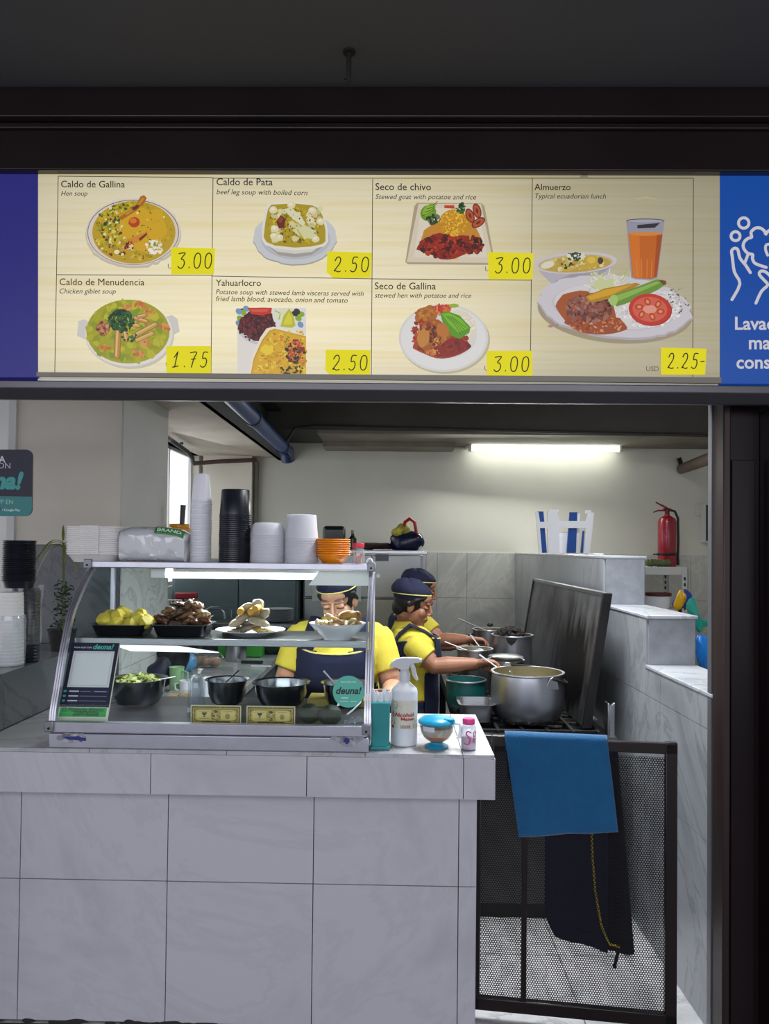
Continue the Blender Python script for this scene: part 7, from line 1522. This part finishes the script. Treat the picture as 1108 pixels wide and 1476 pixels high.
    for (sh, elb, wr, fd, pn) in (armL, armR):
        e_ = sh.lerp(elb, .66); sm.tube([sh-(elb-sh)*.14+V(0, 0, .004), sh, sh.lerp(elb, .3), e_], [.050, .068, .069, .066], 20); cuffs.append((sh, elb, e_))
        sm.tube([chest.lerp(neck, .70), sh+V(0, 0, -.004)], [.070, .066], 18)
    so_ = remeshed(sm, 'polo_shirt', .0065, 5, M['yellow'], o)
    nd = (hp(0, -.02, -.05)-neck).normalized(); cl = MB(); rs = []
    fN = (Fv-nd*Fv.dot(nd)).normalized()
    for r_, z_ in ((.088, -.036), (.078, -.012), (.066, .018), (.066, .022), (.063, .016)):
        rs.append([neck+nd*z_+S*(r_*math.sin(2*PI*j/30))+fN*(r_*math.cos(2*PI*j/30)*1.05)-nd*(.022*max(0, math.cos(2*PI*j/30))**4) for j in range(30)])
    cl.rings(rs, False, False); cl.build('collar', M['yellow'], so_, angle=60, solid=.003)
    # ---- apron over the shirt
    a = MB(); n = 44; idx = []
    st = []
    for (i0, i1, k) in ((0, 1, 2), (1, 2, 3), (2, 3, 3), (3, 4, 3), (4, 5, 4)):
        A, B = ring(i0, .015, n), ring(i1, .015, n)
        for q in range(k): st.append([x.lerp(y, q/k) for x, y in zip(A, B)])
    st.append(ring(5, .015, n)); m_ = len(st)
    skirt = [p-V(0, 0, .30)+(p-hip).normalized()*.02 for p in st[0]]
    st = [skirt]+st; m_ += 1; base_i = len(a.v); a.v += [p for r in st for p in r]
    edge = []
    for i in range(m_-1):
        t = i/(m_-2)
        for j in range(n):
            ang = (j+.5)/n*2*PI; ang = ang if ang < PI else ang-2*PI
            fr_ = abs(ang); bk = PI-fr_
            top_cut = .97 if not tabard else 1.1
            lim = 1.25 if t < .45 else (1.15-.55*(t-.45)/.55)
            ok = fr_ < lim and t < (.74 if not tabard else .80)+.16*min(1, fr_/.9)
            if tabard and not ok: ok = bk < (1.0 if t < .5 else 1.35) and t < .97
            if ok: a.f.append([i*n+j, i*n+(j+1) % n, (i+1)*n+(j+1) % n, (i+1)*n+j]); a.c.append(None); a.m.append(0)
    ao = a.build('apron', M['navy'], o, angle=70, solid=.006, off=1)
    # straps over the shoulders and piping on the bib
    for s in (-1, 1):
        f0 = st[int(m_*.80)]; jf = int(round((.62/(2*PI))*n))*s % n; p0 = f0[jf]; p3 = st[int(m_*.86)][int(round((2.6/(2*PI))*n))*s % n]
        pm_ = neck+S*(.100*s)+V(0, 0, .004)
        q = MB(); q.tube([p0, p0.lerp(pm_, .55)+Fv*.012, pm_, pm_.lerp(p3, .5)-Fv*.012, p3], [.030]*5, 12, flat=.25, up=(Fv if 1 else None)); q.build('strap', M['navy'], ao)
    q = MB(); lvl = st[min(m_-1, int(m_*.745))]; lv2 = st[min(m_-1, int(m_*.86))]
    pts = []
    for j in range(-6, 7): pts.append(lvl[j % n].lerp(lv2[j % n], min(1, (abs(j)/6)**2*.9))*1.0+(Fv*.006))
    q.tube(pts, .0042, 6); q.build('piping', M['piping'], ao)
    # ---- trousers and shoes
    q = MB()
    q.rings([ring(0, .004), ring(1, .003)])
    for s in (-1, 1):
        h0 = hip+S*(.095*s)-V(0, 0, .06); kn = V(h0.x, h0.y, .44)+Fv*.02; an = V(h0.x, h0.y, .09)
        q.tube([h0, h0.lerp(kn, .4), kn, an], [.104, .094, .072, .060], 16)
    remeshed(q, 'trousers', .012, 4, M['navy'], o)
    for s in (-1, 1):
        an = hip+S*(.095*s); an.z = 0; q = MB(); q.ell(an+Fv*.05+V(0, 0, .035), (.045, .125, .036), Matrix((S*-1, Fv, V(0, 0, 1))).transposed(), 18, 10); q.v = [V(v.x, v.y, max(.001, v.z)) for v in q.v]; q.build('shoe', M['black'], o)
    return o
def hrot_of(F2, pitch, roll=0.0):
    Fv = V(F2[0], F2[1], 0).normalized(); yaw = math.atan2(Fv.y, Fv.x)-PI/2
    return Matrix.Rotation(yaw, 3, 'Z') @ Matrix.Rotation(roll, 3, 'Y') @ Matrix.Rotation(-pitch, 3, 'X')
# A: behind the display case, facing us and looking down
hA = at(487, 864, 3.34)
cook('woman in yellow polo and navy apron bent over the counter behind the display case', (-.1, -1), V(-.262, 3.58, .83), V(-.262, 3.54, .98), V(-.262, 3.46, 1.12), V(-.258, 3.40, 1.285), hA, hrot_of((-.22, -1), .42, .08),
     (V(-.085, 3.44, 1.205), V(-.015, 3.40, .985), V(-.03, 3.22, 1.00), V(-.3, -1, -.05), V(0, 0, -1)),
     (V(-.432, 3.44, 1.205), V(-.505, 3.40, .985), V(-.475, 3.22, 1.00), V(.35, -1, -.05), V(0, 0, -1)), '#b98a6e', tabard=False, cap_tilt=.16, hw=1.02)
# B: the nearer cook at the stove, in profile facing right
hB = at(596, 871, 4.12)
cook('woman in profile with navy cap stirring at the stove, nearer of two cooks', (1, .12), V(.075, 4.20, .80), V(.075, 4.19, .93), V(.075, 4.17, 1.045), V(.055, 4.15, 1.195), hB, hrot_of((1, -.12), .30),
     (V(.085, 4.31, 1.10), V(.17, 4.30, .955), V(.335, 4.21, .955), V(1, -.1, .0), V(0, 0, 1)),
     (V(.080, 4.03, 1.095), V(.195, 3.99, .995), V(.405, 3.99, 1.012), V(1, 0, .05), V(0, -.35, -1)), '#9c6a50', tabard=True, cap_tilt=.22, hw=.90)
# C: the farther cook, mostly hidden behind B
hC = at(606, 851, 4.86)
cook('woman cook farther along the stove, half hidden behind the nearer cook', (1, .05), V(.06, 4.92, .82), V(.06, 4.92, .96), V(.07, 4.91, 1.08), V(.09, 4.89, 1.225), hC, hrot_of((1, -.05), .25),
     (V(.10, 5.06, 1.14), V(.20, 5.05, .98), V(.36, 4.98, .97), V(1, 0, 0), V(0, 0, -1)),
     (V(.13, 4.77, 1.155), V(.262, 4.70, 1.045), V(.418, 4.62, 1.06), V(1, -.1, -.05), V(0, -.4, -1)), '#a06c52', tabard=True, cap_tilt=.20, hw=.88)
